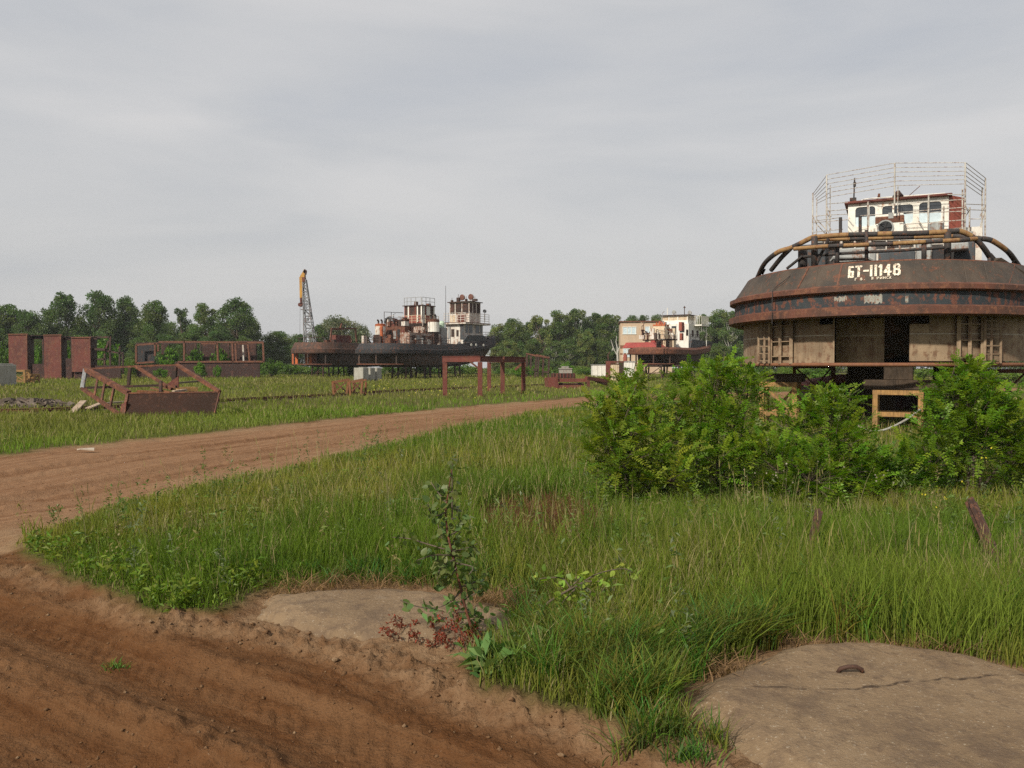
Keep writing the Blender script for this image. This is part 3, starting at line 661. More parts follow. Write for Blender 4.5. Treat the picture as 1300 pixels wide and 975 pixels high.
# wheelhouse
A, B_ = T.qy(1076, 330, YH + .6), T.qy(1203.5, 330, YH + .6); roofz = T.qy(1140, 254.5, YH + .6).z; xa, xb = A.x, B_.x; yw = YH + .6
wh = MB(); W = xb - xa
wins = [(1086, 263.5, 1111, 286.5), (1120, 262, 1159, 283), (1167, 257.5, 1195, 281)]
holes = []
for x0, y0, x1, y1 in wins:
    a, b = T.qy(x0, y0, yw), T.qy(x1, y1, yw); holes.append((a.x, b.x, b.z, a.z))
z0, z1 = 5.4, roofz
# front wall as strips round the window openings
cur = xa
for hx0, hx1, hz0, hz1 in holes:
    wh.b2((cur, yw, z0), (hx0, yw + .06, z1)); wh.b2((hx0, yw, z0), (hx1, yw + .06, hz0)); wh.b2((hx0, yw, hz1), (hx1, yw + .06, z1)); cur = hx1
wh.b2((cur, yw, z0), (xb, yw + .06, z1))
wh.b2((xa, yw + .06, z0), (xa + .06, yw + 3.2, z1)); wh.b2((xb - .06, yw + .06, z0), (xb, yw + 3.2, z1)); wh.b2((xa, yw + 3.2, z0), (xb, yw + 3.26, z1))
WH = T.part(wh, 'wheelhouse', M_white)
rf = MB(); rf.b2((xa - .12, yw - .14, z1), (xb + .1, yw + 3.4, z1 + .09)); T.part(rf, 'roof', M_rustred, WH, bevel=.02)
for k, (hx0, hx1, hz0, hz1) in enumerate(holes):
    zm = (hz0 + hz1) / 2
    g = MB(); g.b2((hx0, yw + .035, zm), (hx1, yw + .045, hz1)); wo = T.part(g, 'window', M_glassdark, WH)
    g = MB(); g.b2((hx0, yw + .03, hz0), (hx1, yw + .04, zm)); T.part(g, 'pane_reflection', M_glasspale, wo)  # lower half of the window: reflection painted as a pale sheet
    fr = MB(); c = .1
    for (cx, cz, sx, sz) in ((hx0, hz0, 1, 1), (hx1, hz0, -1, 1), (hx0, hz1, 1, -1), (hx1, hz1, -1, -1)):
        fr.prism([(cx, yw + .002, cz), (cx + sx * c, yw + .002, cz), (cx + sx * c * .3, yw + .002, cz + sz * c * .3), (cx, yw + .002, cz + sz * c)], (0, .05, 0))
    fx_ = hx0 + (hx1 - hx0) * (.66, .36, .42)[k]; fr.b2((fx_ - .03, yw - .012, hz0), (fx_ + .03, yw + .05, hz1))
    T.part(fr, 'window_frame', M_white, wo)
a, b = T.qy(1203.5, 249, yw + .02), T.qy(1223, 290, yw + .5)
mb = MB(); mb.prism([(xb + .012, yw + .02, T.qy(1203.5, 247.5, yw).z), (b.x, yw + .5, T.qy(1222, 251, yw + .5).z), (b.x, yw + .5, T.qy(1222, 288, yw + .5).z), (xb + .012, yw + .02, T.qy(1203.5, 291, yw).z)], (.03, .1, 0)); T.part(mb, 'side_panel', M_redpaint, WH)
# air conditioner on the wheelhouse front
a, b = T.qy(1112, 273, yw - .5), T.qy(1147, 299, yw - .5)
mb = MB(); mb.b2((a.x, yw - .5, b.z), (b.x, yw - .02, a.z)); AC = T.part(mb, 'air_conditioner', M_white, bevel=.02)
mb = MB(); mb.b2((a.x - .02, yw - .52, a.z - .3), (b.x + .02, yw - .3, a.z - .08)); T.part(mb, 'rusty_cover', M_rust, AC)
c = T.qy(1124, 289, yw - .52); mb = MB(); mb.lathe(c, [(.27, 0), (.27, -.03), (.22, -.03), (.22, .0)], 20, 'Y'); T.part(mb, 'fan_grille', M_greypaint, AC)
mb = MB(); mb.lathe(c, [(.235, -.01), (.06, -.02), (.02, -.03)], 16, 'Y')
for k in range(5): mb.bar(c + Vector((0, -.022, 0)), c + Vector((.2 * cos(k * 1.256), -.022, .2 * sin(k * 1.256))), .05, .012)
T.part(mb, 'fan', M_hullblack, AC)
mb = MB(); mb.box(T.qy(1131, 274, yw - .45), (.16, .16, .2)); mb.tube([T.qy(1131, 276, yw - .4), T.qy(1118, 279, yw - .4)], .05, 8); T.part(mb, 'lamp', M_greypaint, AC)
# roof fittings
mb = MB(); mb.tube([T.qy(1084, 252, yw + .6), T.qy(1085, 226, yw + .6)], .025, 6); mb.box(T.qy(1083, 256, yw + .6), (.22, .2, .26)); mb.box(T.qy(1085, 234, yw + .6), (.09, .09, .16)); T.part(mb, 'aerial', M_blacktube)
mb = MB(); c = T.qy(1140, 252, yw + .3); mb.lathe(c, [(.1, -.15), (.16, -.1), (.18, .1), (.1, .2), (.05, .28)], 12); mb.tube([T.qy(1136, 258, yw + .3), T.qy(1136, 246, yw + .3)], .03, 6); T.part(mb, 'searchlight', M_rustdark)
mb = MB()
for px in np.linspace(1146, 1166, 6): mb.box(T.qy(px, 252.5, yw + .5), (.12, .1, .1))
mb.tube([T.qy(1150, 252, yw + .5), T.qy(1168, 236, yw + .5)], .012, 5); mb.tube([T.qy(1113, 255, yw + .5), T.qy(1116, 247, yw + .5)], .03, 6); mb.box(T.qy(1116, 248, yw + .5), (.08, .08, .12)); T.part(mb, 'roof_fitting', M_rust)
mb = MB(); mb.tube(smooth_path([T.qy(1093, 262, yw + .1), T.qy(1094, 257, yw + .2), T.qy(1098, 253, yw + .4), T.qy(1135, 250, yw + .5), T.qy(1200, 245.5, yw + .5)], 6), .022, 6); T.part(mb, 'roof_rail', M_white)
# white guard rail of the bridge platform, tall frame with stepped rails
yr = yw - .9
gr = MB()
def gp(px, py, y=yr): return T.qy(px, py, y)
xs_top = [(1033, 245, yr + 2.6), (1050, 222, yr + .9), (1136, 207, yr), (1226, 206.5, yr + .1), (1251, 226, yr + 3.0)]
for k in range(6):
    l = []
    for (px, py, y) in xs_top:
        f = {1033: 0, 1050: 5.5, 1136: 5.7, 1226: 5.4, 1251: 4.6}[px]
        l.append(gp(px + {1033: .9 * k, 1050: 1.1 * k, 1136: .5 * k, 1226: -.2 * k, 1251: -.8 * k}[px], py + f * k * (1 if px != 1033 else 0) + (k * 2.6 if px == 1033 else 0), y))
    for u, v in zip(l[:-1], l[1:]): gr.tube([u, v], .012, 5)
for (px, p0, p1, y) in ((1032, 245, 300, yr + 2.6), (1037, 252, 300, yr + 2.4), (1049.5, 222, 306, yr + .9), (1054, 235, 300, yr + 1.1), (1136, 207, 262, yr), (1140, 235, 270, yr + .1), (1225.5, 206.5, 300, yr + .1), (1222, 240, 300, yr + .5), (1251, 226, 300, yr + 3.0), (1247, 238, 300, yr + 2.8), (1179, 248, 300, yr - .2), (1102, 256, 296, yr - .1), (1231, 263, 300, yr + .3), (1198, 262, 300, yr - .1)):
    gr.tube([gp(px, p0, y), gp(px - .4, p1, y)], .026 if px not in (1140, 1054, 1037) else .016, 6)
for l in ([(1049, 259), (1076, 257)], [(1049, 268), (1076, 266)], [(1032, 275), (1049, 273), (1076, 272)], [(1038, 280), (1068, 276)], [(1031, 295), (1070, 291)], [(1032, 283), (1050, 281), (1076, 279)],
          [(1139, 259), (1226, 253)], [(1139, 270), (1226, 263)], [(1151, 271), (1226, 268)], [(1147, 285), (1226, 279)], [(1092, 274), (1120, 272)], [(1085, 294), (1102, 290)],
          [(1226, 259), (1251, 260)], [(1226, 266), (1251, 267)], [(1231, 278), (1251, 278)], [(1226, 247), (1203, 247)]):
    gr.tube([gp(px, py, yr + (1.5 if px < 1050 or px > 1226 else 0)) for px, py in l], .014, 5)
for l in ([(1031, 273), (1037, 285), (1048, 297)], [(1049, 260), (1055, 275)], [(1049, 268), (1054, 279)], [(1050, 281), (1055, 292)], [(1037, 279), (1048, 290), (1056, 299)], [(1251, 260), (1244, 275)], [(1251, 267), (1245, 285), (1243, 296)], [(1224, 258), (1229, 268)], [(1230, 268), (1222, 281)], [(1166, 280), (1172, 289)]):
    gr.tube([gp(px, py, yr + (1.8 if px < 1050 or px > 1240 else .8)) for px, py in l], .02, 5)
T.part(gr, 'guard_rail', M_railwhite)
for px, y0, y1 in ((1067, 276, 298), (1092, 274, 298)): mb = MB(); mb.tube([gp(px, y0, yr - .6), gp(px, y1 + 6, yr - .6)], .055, 8); T.part(mb, 'stanchion', M_blacktube)
mb = MB(); p = gp(1188, 292, yr - .2); mb.lathe(p, [(.24, -.2), (.24, .2), (.2, .22)], 14); T.part(mb, 'barrel', M_greypaint)
mb = MB(); mb.b2((gp(1030, 303).x, yr + .2, gp(1100, 303).z), (gp(1236, 303).x, yr + 3.2, gp(1100, 301).z)); T.part(mb, 'platform', M_greypaint)
# loose cable hanging over the quarter
mb = MB(); mb.tube(smooth_path([T.qy(1016, 336, 2.0), bw(T.lat(1000, .4, 4.5), .6, .05), bw(T.lat(983, .3, 4.4), .1, .06), (T.lat(980, 0, 3.8), T.sy(T.lat(980, 0, 3.8), 0) - .06, 3.9), (T.lat(980, 0, 3.5), T.sy(T.lat(980, 0, 3.5), 0) - .06, 3.1)], 8), .012, 5); T.part(mb, 'cable', M_blacktube)

# ---- stands, blocks and scrap under the numbered tug -------------------------------------------
def trestle(name, label, c, w, h, dep, rz, m, leg=.14, cat='trestle', mid=.5, brace=True, topm=None, group=None):
    t = thing(name, label, cat, c, rz, group)
    b = MB(); b.b2((-w / 2, -dep / 2, h - leg), (w / 2, -dep / 2 + leg, h)); b.b2((-w / 2, dep / 2 - leg, h - leg), (w / 2, dep / 2, h))
    b.b2((-w / 2 + .002, -dep / 2 + leg, h - leg * .9), (-w / 2 + leg, dep / 2 - leg, h - .01)); b.b2((w / 2 - leg, -dep / 2 + leg, h - leg * .9), (w / 2 - .002, dep / 2 - leg, h - .01)); b.build('top_frame', topm or m, t)
    for sx in (-1, 1):
        for sy in (-1, 1):
            b = MB(); b.b2((sx * (w / 2) - (leg if sx > 0 else 0), sy * dep / 2 - (leg if sy > 0 else 0), -.1), (sx * (w / 2) + (leg if sx < 0 else 0), sy * dep / 2 + (leg if sy < 0 else 0), h - leg - .002)); b.build('leg', m, t)
    b = MB()
    for sy in (-1, 1):
        y = sy * (dep / 2 - leg / 2)
        b.b2((-w / 2 + leg, y - leg * .35, h * mid - leg / 2), (w / 2 - leg, y + leg * .35, h * mid + leg / 2))
    b.build('crossbar', m, t)
    if brace:
        b = MB(); y = -dep / 2 + leg / 2
        b.bar((-w / 2 + leg, y, h - leg), (w / 2 - leg, y + .03, h * mid + leg / 2), leg * .5); b.bar((w / 2 - leg, dep / 2 - leg / 2, h - leg), (-w / 2 + leg, dep / 2 - leg / 2, .15), leg * .5); b.build('brace', m, t)
    return t
def tk(px, Y): v = P(px, HORIZON, Y); v.z = 0; return v
trestle('trestle', 'yellow timber trestle standing alone under the middle of the numbered stern', tk(1141, 22.1), 1.28, 1.18, .9, -R(29), M_woodtan, .13, mid=.42, brace=False)
trestle('trestle', 'orange timber trestle with dark top beam under the left quarter of the numbered tug', tk(991, 25.0), 1.15, 1.35, .9, -R(29), M_woodtan, .15, mid=.25)
trestle('trestle', 'thin rusty braced trestle behind the left stand of the numbered tug', tk(1033, 29.5), 1.5, 1.88, 1.0, -R(20), M_rustpipe, .12, mid=.3)
trestle('trestle', 'rusty stand at the right edge under the numbered tug', tk(1276, 26.5), 1.5, 1.75, 1.1, -R(29), M_rust, .13, mid=.3)
def block_stack(label, c, sizes, rz, m, cat='timber block'):
    t = thing('timber_block', label, cat, c, rz); z = 0
    for i, (w, d, h) in enumerate(sizes):
        b = MB(); b.box((random.uniform(-.05, .05), 0, z + h / 2), (w, d, h), rz=random.uniform(-.03, .03)); b.build('beam', m, t, bevel=.015); z += h + .001
    return t
t = block_stack('dark timber beam on top of the left orange trestle', tk(993, 25.0), [(1.35, .8, .26)], -R(29), M_wooddark); t.location.z = 1.352
t = block_stack('pair of dark beams stacked on the lone yellow trestle', tk(1141, 22.4), [(1.9, .8, .28), (.75, .7, .41)], -R(29), M_wooddark); t.location.z = 1.182
block_stack('dark stack of keel timbers deep under the numbered tug', tk(1105, 27), [(1.6, 2.5, .4), (1.5, 2.4, .4), (1.4, 2.4, .4), (1.3, 2.4, .4), (1.2, 2.3, .28)], -R(29), M_wooddark)
block_stack('second dark stack of keel timbers deep under the numbered tug, nearer its right side', tk(1215, 27.5), [(1.6, 3.5, .45), (1.5, 3.4, .45), (1.4, 3.4, .45), (1.3, 3.3, .5)], -R(29), M_wooddark)
cv = thing('metal_cover', 'low rusty gabled cover lying in the shade under the numbered tug', 'metal cover', tk(1100, 33), -R(8))
b = MB(); b.prism([(-2.2, -1, 0), (2.2, -1, 0), (2.2, -1, 1.0), (0, -1, 1.32), (-2.2, -1, .95)], (0, 5, 0)); b.build('side', M_rustdark, cv)
b = MB(); b.prism([(-2.35, -1.15, .98), (0, -1.15, 1.36), (2.35, -1.15, 1.03), (2.35, -1.15, 1.09), (0, -1.15, 1.45), (-2.35, -1.15, 1.04)], (0, 5.3, 0)); b.build('roof', M_redpaint, cv)
b = MB(); b.tube(smooth_path([P(1090, 541, 20.9), P(1105, 547, 20.4), P(1125, 545, 20.3), P(1150, 533, 20.6), P(1168, 520, 21)], 8), .03, 7)
tag(b.build('pipe', M_lightpatch, smooth=True), 'bent pale pipe hanging at the foot of the yellow trestle', 'pipe')

# ---- rusty rails sticking out of the grass ----------------------------------------------------
b = MB(); a = G(1020, 712); q = P(1040, 648, a.y + .5); b.bar(a - Vector((0, 0, .2)), q, .075, .02, up=(0, 1, 0)); b.bar(a - Vector((0, -.04, .2)), q + Vector((0, .04, 0)), .02, .07, up=(0, 1, 0))
tag(b.build('steel_bar', M_stake), 'short rusty steel bar sticking up through the grass below the bushes', 'steel bar')
b = MB(); a = G(1288, 735); q = P(1234, 636, a.y + 1.2); b.bar(a - Vector((0, 0, .15)), q, .1, .025, up=(0, 1, 0)); b.bar(a + Vector((0, .05, -.15)), q + Vector((0, .05, 0)), .025, .1, up=(0, 1, 0))
tag(b.build('steel_bar', M_stake), 'long rusty steel beam leaning out of the grass at the right edge', 'steel bar')

# ---- the two tugs in the middle distance ------------------------------------------------------
def basic_hull(t, zt, fz, hullm, fm, bwm, bow_in=3.2):
    """zt: heights keel, fender bottom, fender top, bulwark top"""
    zk, f0, f1, zb = zt
    mb = MB(); r0 = t.ring(1.0, 4.2, bow_in + 2, zk - .35); mb.loft([r0, t.ring(.5, 3.2, bow_in, zk - .05), t.ring(.33, 2.6, bow_in - .8, zk + .6), t.ring(.28, 2.5, 1.2, f0 + .1)]); mb.ngon(r0[::-1]); t.part(mb, 'hull', hullm)
    mb = MB(); mb.loft([t.ring(.5, .5, 1.3, f0), t.ring(.05, .05, .6, f0), t.ring(0, 0, .5, f0 + .12), t.ring(0, 0, .4, f1 - .1), t.ring(.08, .08, .4, f1)]); t.part(mb, 'fender', fm)
    mb = MB(); mb.loft([t.ring(.1, .1, .4, f1 - .02), t.ring(.35, .5, .2, zb), t.ring(.42, .57, .27, zb), t.ring(.5, .6, .4, f1)]); t.part(mb, 'bulwark', bwm)
    mb = MB(); mb.ngon(t.ring(.45, .6, .4, f1 + .05)); t.part(mb, 'deck', M_rustdark)
    # tunnel plates and posts under the stern overhang
    mb = MB(); mb.tube([(x, t.sy(x, .2), zk + .05) for x in np.linspace(-t.B / 2 + .4, t.B / 2 - .4, 24)], .08, 6); t.part(mb, 'stern_pipe', M_rust)
    for x in (-t.B * .42, -t.B * .2, t.B * .16, t.B * .40):
        mb = MB(); mb.bar((x, t.sy(x, .25), zk), (x, t.sy(x, .25), f0 + .05), .16); t.part(mb, 'stern_post', hullm)
def stair(mb, p, q, w=.03): mb.tube([p, q], w, 5)
def fence(mb, pts, h, r=.025, rails=3):
    pts = [Vector(p) for p in pts]
    for p in pts: mb.tube([p, p + Vector((0, 0, h))], r, 5)
    for k in range(1, rails + 1):
        for a, c in zip(pts[:-1], pts[1:]): mb.tube([a + Vector((0, 0, h * k / rails)), c + Vector((0, 0, h * k / rails))], r * .8, 5)
def clutter(t, xr, yr_, z, n, mats, name='deck_gear', seed=0, hs=(.3, 1.1)):
    """pipes, vents, bollards and boxes left on deck, grouped by colour into parts"""
    rd = random.Random(seed)
    for m in mats:
        for _ in range(n):
            mb = MB(); x, y = rd.uniform(*xr), rd.uniform(*yr_); k = rd.random(); h = rd.uniform(*hs)
            if k < .35: mb.box((x, y, z + h / 2), (rd.uniform(.2, .8), rd.uniform(.2, .9), h), rz=rd.uniform(-.2, .2))
            elif k < .6: mb.lathe((x, y, z), [(.15, 0), (.12, h * .8), (.22, h * .85), (.2, h)], 10)
            elif k < .8: mb.tube([(x, y, z), (x, y, z + h * 1.5), (x + rd.uniform(-.5, .5), y + rd.uniform(-1, 1), z + h * 1.6)], .05, 5)
            else: mb.bar((x, y, z + rd.random() * .6), (x + rd.uniform(-.6, .6), y + rd.uniform(-1.8, 1.8), z + h), .07)
            t.part(mb, name, m)
def wheel(t, x0, x1, y0, y1, z0, z1, wallm, roofm, panem, low=None, ov=.25, name='wheelhouse'):
    """cabin with deep windows on its four faces, mullions as wall, roof with eaves"""
    zs = z0 + (z1 - z0) * .45; zt = z1 - .12
    mb = MB(); mb.b2((x0, y0, z0), (x1, y1, zs)); mb.b2((x0, y0, zt), (x1, y1, z1))
    for f in (0, .28, .62, 1):
        for y in (y0 + .05, y1 - .05): mb.b2((x0 + (x1 - x0) * f - .07 + (.07 if f == 0 else -.07 if f == 1 else 0), y - .05, zs), (x0 + (x1 - x0) * f + .07 + (.07 if f == 0 else -.07 if f == 1 else 0), y + .05, zt))
    for f in (.3, .62):
        for x in (x0 + .05, x1 - .05): mb.b2((x - .05, y0 + (y1 - y0) * f - .08, zs), (x + .05, y0 + (y1 - y0) * f + .08, zt))
    w = t.part(mb, name, wallm)
    for (a, b_) in (((x0 + .1, y0 + .06), (x1 - .1, y0 + .09)), ((x1 - .09, y0 + .1), (x1 - .06, y1 - .1)), ((x0 + .06, y0 + .1), (x0 + .09, y1 - .1)), ((x0 + .1, y1 - .09), (x1 - .1, y1 - .06))):
        g = MB(); g.b2((*a, zs), (*b_, zt)); t.part(g, 'window', panem, w)
    rf = MB(); rf.b2((x0 - ov, y0 - ov, z1), (x1 + ov, y1 + ov, z1 + .12)); t.part(rf, 'roof', roofm, w)
    return w
def funnel(t, c, r, h, m, band=M_rust, pipes=2):
    mb = MB(); mb.lathe(c, [(r, 0), (r, h * .78)], 16); f = t.part(mb, 'funnel', m, smooth=False)
    mb = MB(); mb.lathe(Vector(c) + Vector((0, 0, h * .78)), [(r * 1.01, 0), (r * 1.01, h * .13)], 16); mb.lathe(Vector(c) + Vector((0, 0, h * .92)), [(r * .95, 0), (r * 1.0, h * .06), (r * .6, h * .1)], 16); t.part(mb, 'funnel_top', band, f)
    mb = MB()
    for k in range(pipes): p = Vector(c) + Vector(((k - .5) * r * .9, 0, h)); mb.tube([p, p + Vector((0, 0, h * .25)), p + Vector((0, -h * .14, h * .38))], r * .18, 6)
    t.part(mb, 'exhaust_pipe', M_blacktube, f)
def portholes(t, x, ys, z, name='porthole'):
    for y in ys:
        mb = MB(); mb.lathe((x, y, z), [(.2, 0), (.2, .05), (.14, .06)], 12, 'X'); t.part(mb, name, M_white)
def lamp(t, c, r, m=M_lampglass):
    mb = MB(); mb.lathe(Vector(c) + Vector((0, -.1, 0)), [(r * .3, .5 * r), (r * .9, .35 * r), (r, -.2 * r), (r * .85, -.3 * r), (.01, -.32 * r)], 16, 'Y'); s = t.part(mb, 'searchlight', m, smooth=False)
    mb = MB(); c = Vector(c); mb.tube([c + Vector((-r, 0, 0)), c + Vector((-r, 0, -r)), c + Vector((0, 0, -r * 1.3)), c + Vector((r, 0, -r)), c + Vector((r, 0, 0))], r * .1, 5); mb.tube([c + Vector((0, 0, -r * 1.3)), c + Vector((0, 0, -r * 2.2))], r * .12, 5); t.part(mb, 'lamp_bracket', M_white, s)

hA = R(32); oA = P(465, HORIZON, 98.5); oA.z = 0
TA = Tug('tugboat', 'black hulled tug in the middle distance with two round searchlights on its wheelhouse', oA, hA, 8.2, 26.6, 4.2, 2.2, sheer=1.75, group='laid up tugs on stands')
basic_hull(TA, (1.9, 3.3, 3.95, 4.65), 0, M_darkhull, M_hullblack, M_hullblack)
XA = TA.B / 2
def ya(px, x=XA): return TA.qx(px, HORIZON, x).y
def za(px, py, x=XA): return TA.qx(px, py, x).z
def xat(px, y): return TA.qy(px, HORIZON, y).x
def zy(px, py, y): return TA.qy(px, py, y).z
mb = MB(); mb.tube([(XA - .06, ya(p), za(p, q)) for p, q in ((568, 456), (590, 454.5), (612, 453.5), (622, 453))], .07, 5); TA.part(mb, 'waterline_stripe', M_line)
portholes(TA, XA - .08, [ya(p) for p in (599, 605, 614.5)], za(607, 438))
portholes(TA, XA - .55, [ya(621.5, XA - .55), ya(625, XA - .55)], za(622, 439, XA - .5))
mb = MB(); yb0, yb1 = ya(590), ya(621)
mb.prism([(XA - .3, yb0, za(592, 434)), (XA - .3, yb0 + 1.2, za(597, 425.5)), (XA - .3, yb1 - 1, za(613, 425.5)), (XA - .3, yb1, za(621, 433))], (-.1, 0, 0)); TA.part(mb, 'bow_bulwark', M_bluegrey)
mb = MB(); fence(mb, [(XA - 1.2, ya(p, XA - 1.2), za(p, 431, XA - 1.2)) for p in (612, 617, 622, 627)] + [(-.5, 26, za(627, 431, 1))], 1.1, .04); TA.part(mb, 'bow_rail', M_whiterust)
xd = 2.6; h0, h1 = ya(588, xd), ya(613, xd); xl = xat(566, h0); zd = 4.0; zp = za(600, 410, xd)
mb = MB(); mb.b2((xl, h0, zd), (xd, h1, zp - .25)); hs = TA.part(mb, 'deckhouse', M_whiterust)
for p, w in ((592.5, .6), (597.5, .9), (606, .95), (611, .5)):
    y = ya(p, xd); g = MB(); g.b2((xd - .02, y - w / 2, za(600, 423, xd)), (xd + .03, y + w / 2, za(600, 412.5, xd))); TA.part(g, 'window', M_glassdark, hs)
for p, w, t_, b_, m in ((586.6, .62, 410.5, 431, M_bluegrey), (575, .55, 417, 427.5, M_rustdark), (581, .4, 418, 427, M_rustdark), (570, .4, 414, 430, M_greypaint)):
    x = xat(p, h0); g = MB(); g.b2((x - w / 2, h0 - .04, zy(p, b_, h0)), (x + w / 2, h0 - .005, zy(p, t_, h0) - .1)); TA.part(g, 'door', m, hs)
mb = MB(); mb.b2((xl - .3, h0 - .5, zp - .25), (xd + .8, h1 + .9, zp - .05)); TA.part(mb, 'bridge_deck', M_whiterust)
mb = MB(); mb.b2((xl - .32, h0 - .52, zp - .048), (xd + .82, h1 + .92, zp + .02)); TA.part(mb, 'bridge_edge', M_rust)
w0 = ya(596, xd - .4); w1 = w0 + 2.9; xw = xat(571, w0); zr = zy(590, 383.5, w0)
wheel(TA, xw, xd - .4, w0, w1, zp + .02, zr, M_whiterust, M_rustdark, M_rustdark)
g = MB(); g.b2((xat(581.5, w0), w0 - .05, zp + .1), (xat(592, w0), w0 - .01, zp + 1.3)); TA.part(g, 'red_panel', M_rustred)
g = MB(); g.b2((xat(572, w0), w0 - .05, zp + .2), (xat(578, w0), w0 - .01, zp + 1.25)); TA.part(g, 'ochre_panel', M_cream)
for xs_, ys_ in (((xl, xd + .6), (h0 - .4, h0 - .4)), ((xd + .65, xd + .65), (h0 - .3, h1 + .7))):
    mb = MB(); fence(mb, [(xs_[0] + (xs_[1] - xs_[0]) * k / 5, ys_[0] + (ys_[1] - ys_[0]) * k / 5, zp) for k in range(6)], 1.35, .04, 4); TA.part(mb, 'guard_rail', M_whiterust)
for p in (587.5, 598.5): lamp(TA, (xat(p, w0 + 1), w0 + 1, zy(590, 377.5, w0 + 1)), .45)
x = xat(566, h0 - 1); mb = MB(); mb.tube([(x, h0 - 1, 4), (x, h0 - 1, zy(566, 363, h0 - 1))], [.07, .03], 6); TA.part(mb, 'mast', M_bluegrey)
mb = MB(); c = Vector((xd + .6, ya(615.5, xd + .6), za(615, 395, xd + .6))); mb.lathe(c, [(.1, .2), (.25, .1), (.25, -.15)], 10, 'Y'); mb.tube([c, c - Vector((0, 0, 1.6))], .05, 5); TA.part(mb, 'lamp', M_bluegrey)
for px_, hh, ww in ((574, .5, .3), (582, 1.0, .5), (592, .6, .3), (603, .5, .8)):
    x = xat(px_, w0 + .7); mb = MB(); mb.box((x, w0 + .7, zr + .12 + hh / 3), (ww, .3, hh / 1.5)); mb.tube([(x, w0 + .7, zr), (x, w0 + .7, zr + hh + .3)], .035, 5); TA.part(mb, 'roof_fitting', M_rustdark)
# engine casing, funnels and gear on the after deck
e0, e1 = ya(520, 1.9), ya(562, 1.9); xe = xat(508, e0)
mb = MB(); mb.b2((xe, e0, 4.0), (1.9, e1, za(540, 423, 1.9))); TA.part(mb, 'engine_casing', M_peel)
for k, p in enumerate((525, 531, 538, 545, 552)):
    y = ya(p, 1.9); g = MB(); g.b2((1.88, y - .35, za(540, 432, 1.9)), (1.95, y + .35, za(540, 426, 1.9))); TA.part(g, 'door' if k % 2 else 'window', (M_rustdark, M_greypaint, M_rustdark, M_rust, M_rustdark)[k])
y = ya(550.5, 1.7); funnel(TA, (1.7, y, za(550, 421.5, 1.7)), .82, 1.75, M_white)
mb = MB(); mb.b2((1.2, y - .5, 4.0), (2.2, y + .5, za(550, 421.6, 1.7))); TA.part(mb, 'funnel_base', M_rustdark)
yf = 5.0; x = xat(483, yf); mb = MB(); mb.b2((x - .7, yf - .6, 4.0), (x + .8, yf + .9, zy(483, 425, yf))); TA.part(mb, 'winch_house', M_rustdark)
funnel(TA, (x, yf, zy(483, 425, yf)), .7, 1.45, M_whiterust, M_orange)
mb = MB(); mb.lathe((xat(484.5, 3.9), 3.9, 4.0), [(.22, 0), (.22, zy(484, 415, 3.9) - 4.0), (.15, zy(484, 414, 3.9) - 4.0)], 12); TA.part(mb, 'vent_pipe', M_orange)
y = 6.5; xc_ = xat(494.5, y); zc_ = zy(494.5, 410, y)
mb = MB()
for k in range(8):
    a = pi * k / 8; a2 = pi * (k + 1) / 8; mb.bar((xc_ + .75 * cos(a), y, zc_ + .8 * sin(a)), (xc_ + .75 * cos(a2), y, zc_ + .8 * sin(a2)), .16)
TA.part(mb, 'tow_arch', M_bluegrey)
mb = MB(); mb.b2((xat(488, y), y + .2, 4.0), (xat(513, y), y + 2.0, zy(500, 414, y))); TA.part(mb, 'after_house', M_rust)
for k, p in enumerate((490, 495, 500, 505, 510)):
    x = xat(p, y); g = MB(); g.b2((x - .22, y + .15, zy(p, 430 - 2 * (k % 2), y)), (x + .24, y + .195, zy(p, 418 + k % 3, y))); TA.part(g, 'panel', (M_rust, M_rustdark, M_greypaint, M_hullblack, M_rustred)[k])
mb = MB(); mb.b2((xat(489, y), y + .3, zy(500, 414, y)), (xat(502, y), y + 1.6, zy(500, 408.5, y))); TA.part(mb, 'winch_house', M_rust)
clutter(TA, (xat(488, y), xat(512, y)), (y + .3, y + 1.8), zy(500, 414, y), 9, (M_rust, M_whiterust, M_rustdark, M_rustred), seed=31, hs=(.3, 1.2))
clutter(TA, (xat(468, 4), xat(500, 4)), (3, 5.5), 4.3, 6, (M_rustdark, M_whiterust, M_rust, M_rustred), seed=5, hs=(.4, 1.5))
clutter(TA, (-.5, 3.0), (6, e1), 4.3, 7, (M_whiterust, M_rust, M_greypaint), seed=6, hs=(.4, 1.3))
clutter(TA, (xe, 1.7), (e0, e1), za(540, 423, 1.9), 6, (M_whiterust, M_rust, M_rustdark), seed=8, hs=(.4, 1.4))
for pts in ([(xat(p, 4.2), 4.2, 4.5) for p in (466, 474, 482, 490, 498, 506)], [(2.9, yy, 4.5) for yy in np.linspace(4.5, e1, 7)], [(xat(p, y), y + .2, zy(500, 414, y)) for p in (488, 494, 500, 507, 513)]):
    mb = MB(); fence(mb, pts, 1.1, .04, 3); TA.part(mb, 'guard_rail', M_rustdark)
mb = MB(); mb.lathe((1.6, ya(561, 1.6), za(560, 413, 1.6)), [(.4, -.5), (.42, .3), (.25, .6)], 12); TA.part(mb, 'vent_cowl', plain('pale_green_paint', (.36, .46, .36), .6))
mb = MB(); mb.b2((1.0, ya(557.5, 1.6), 4.0), (2.0, ya(565, 1.6), za(560, 416, 1.6))); TA.part(mb, 'locker', M_greypaint)

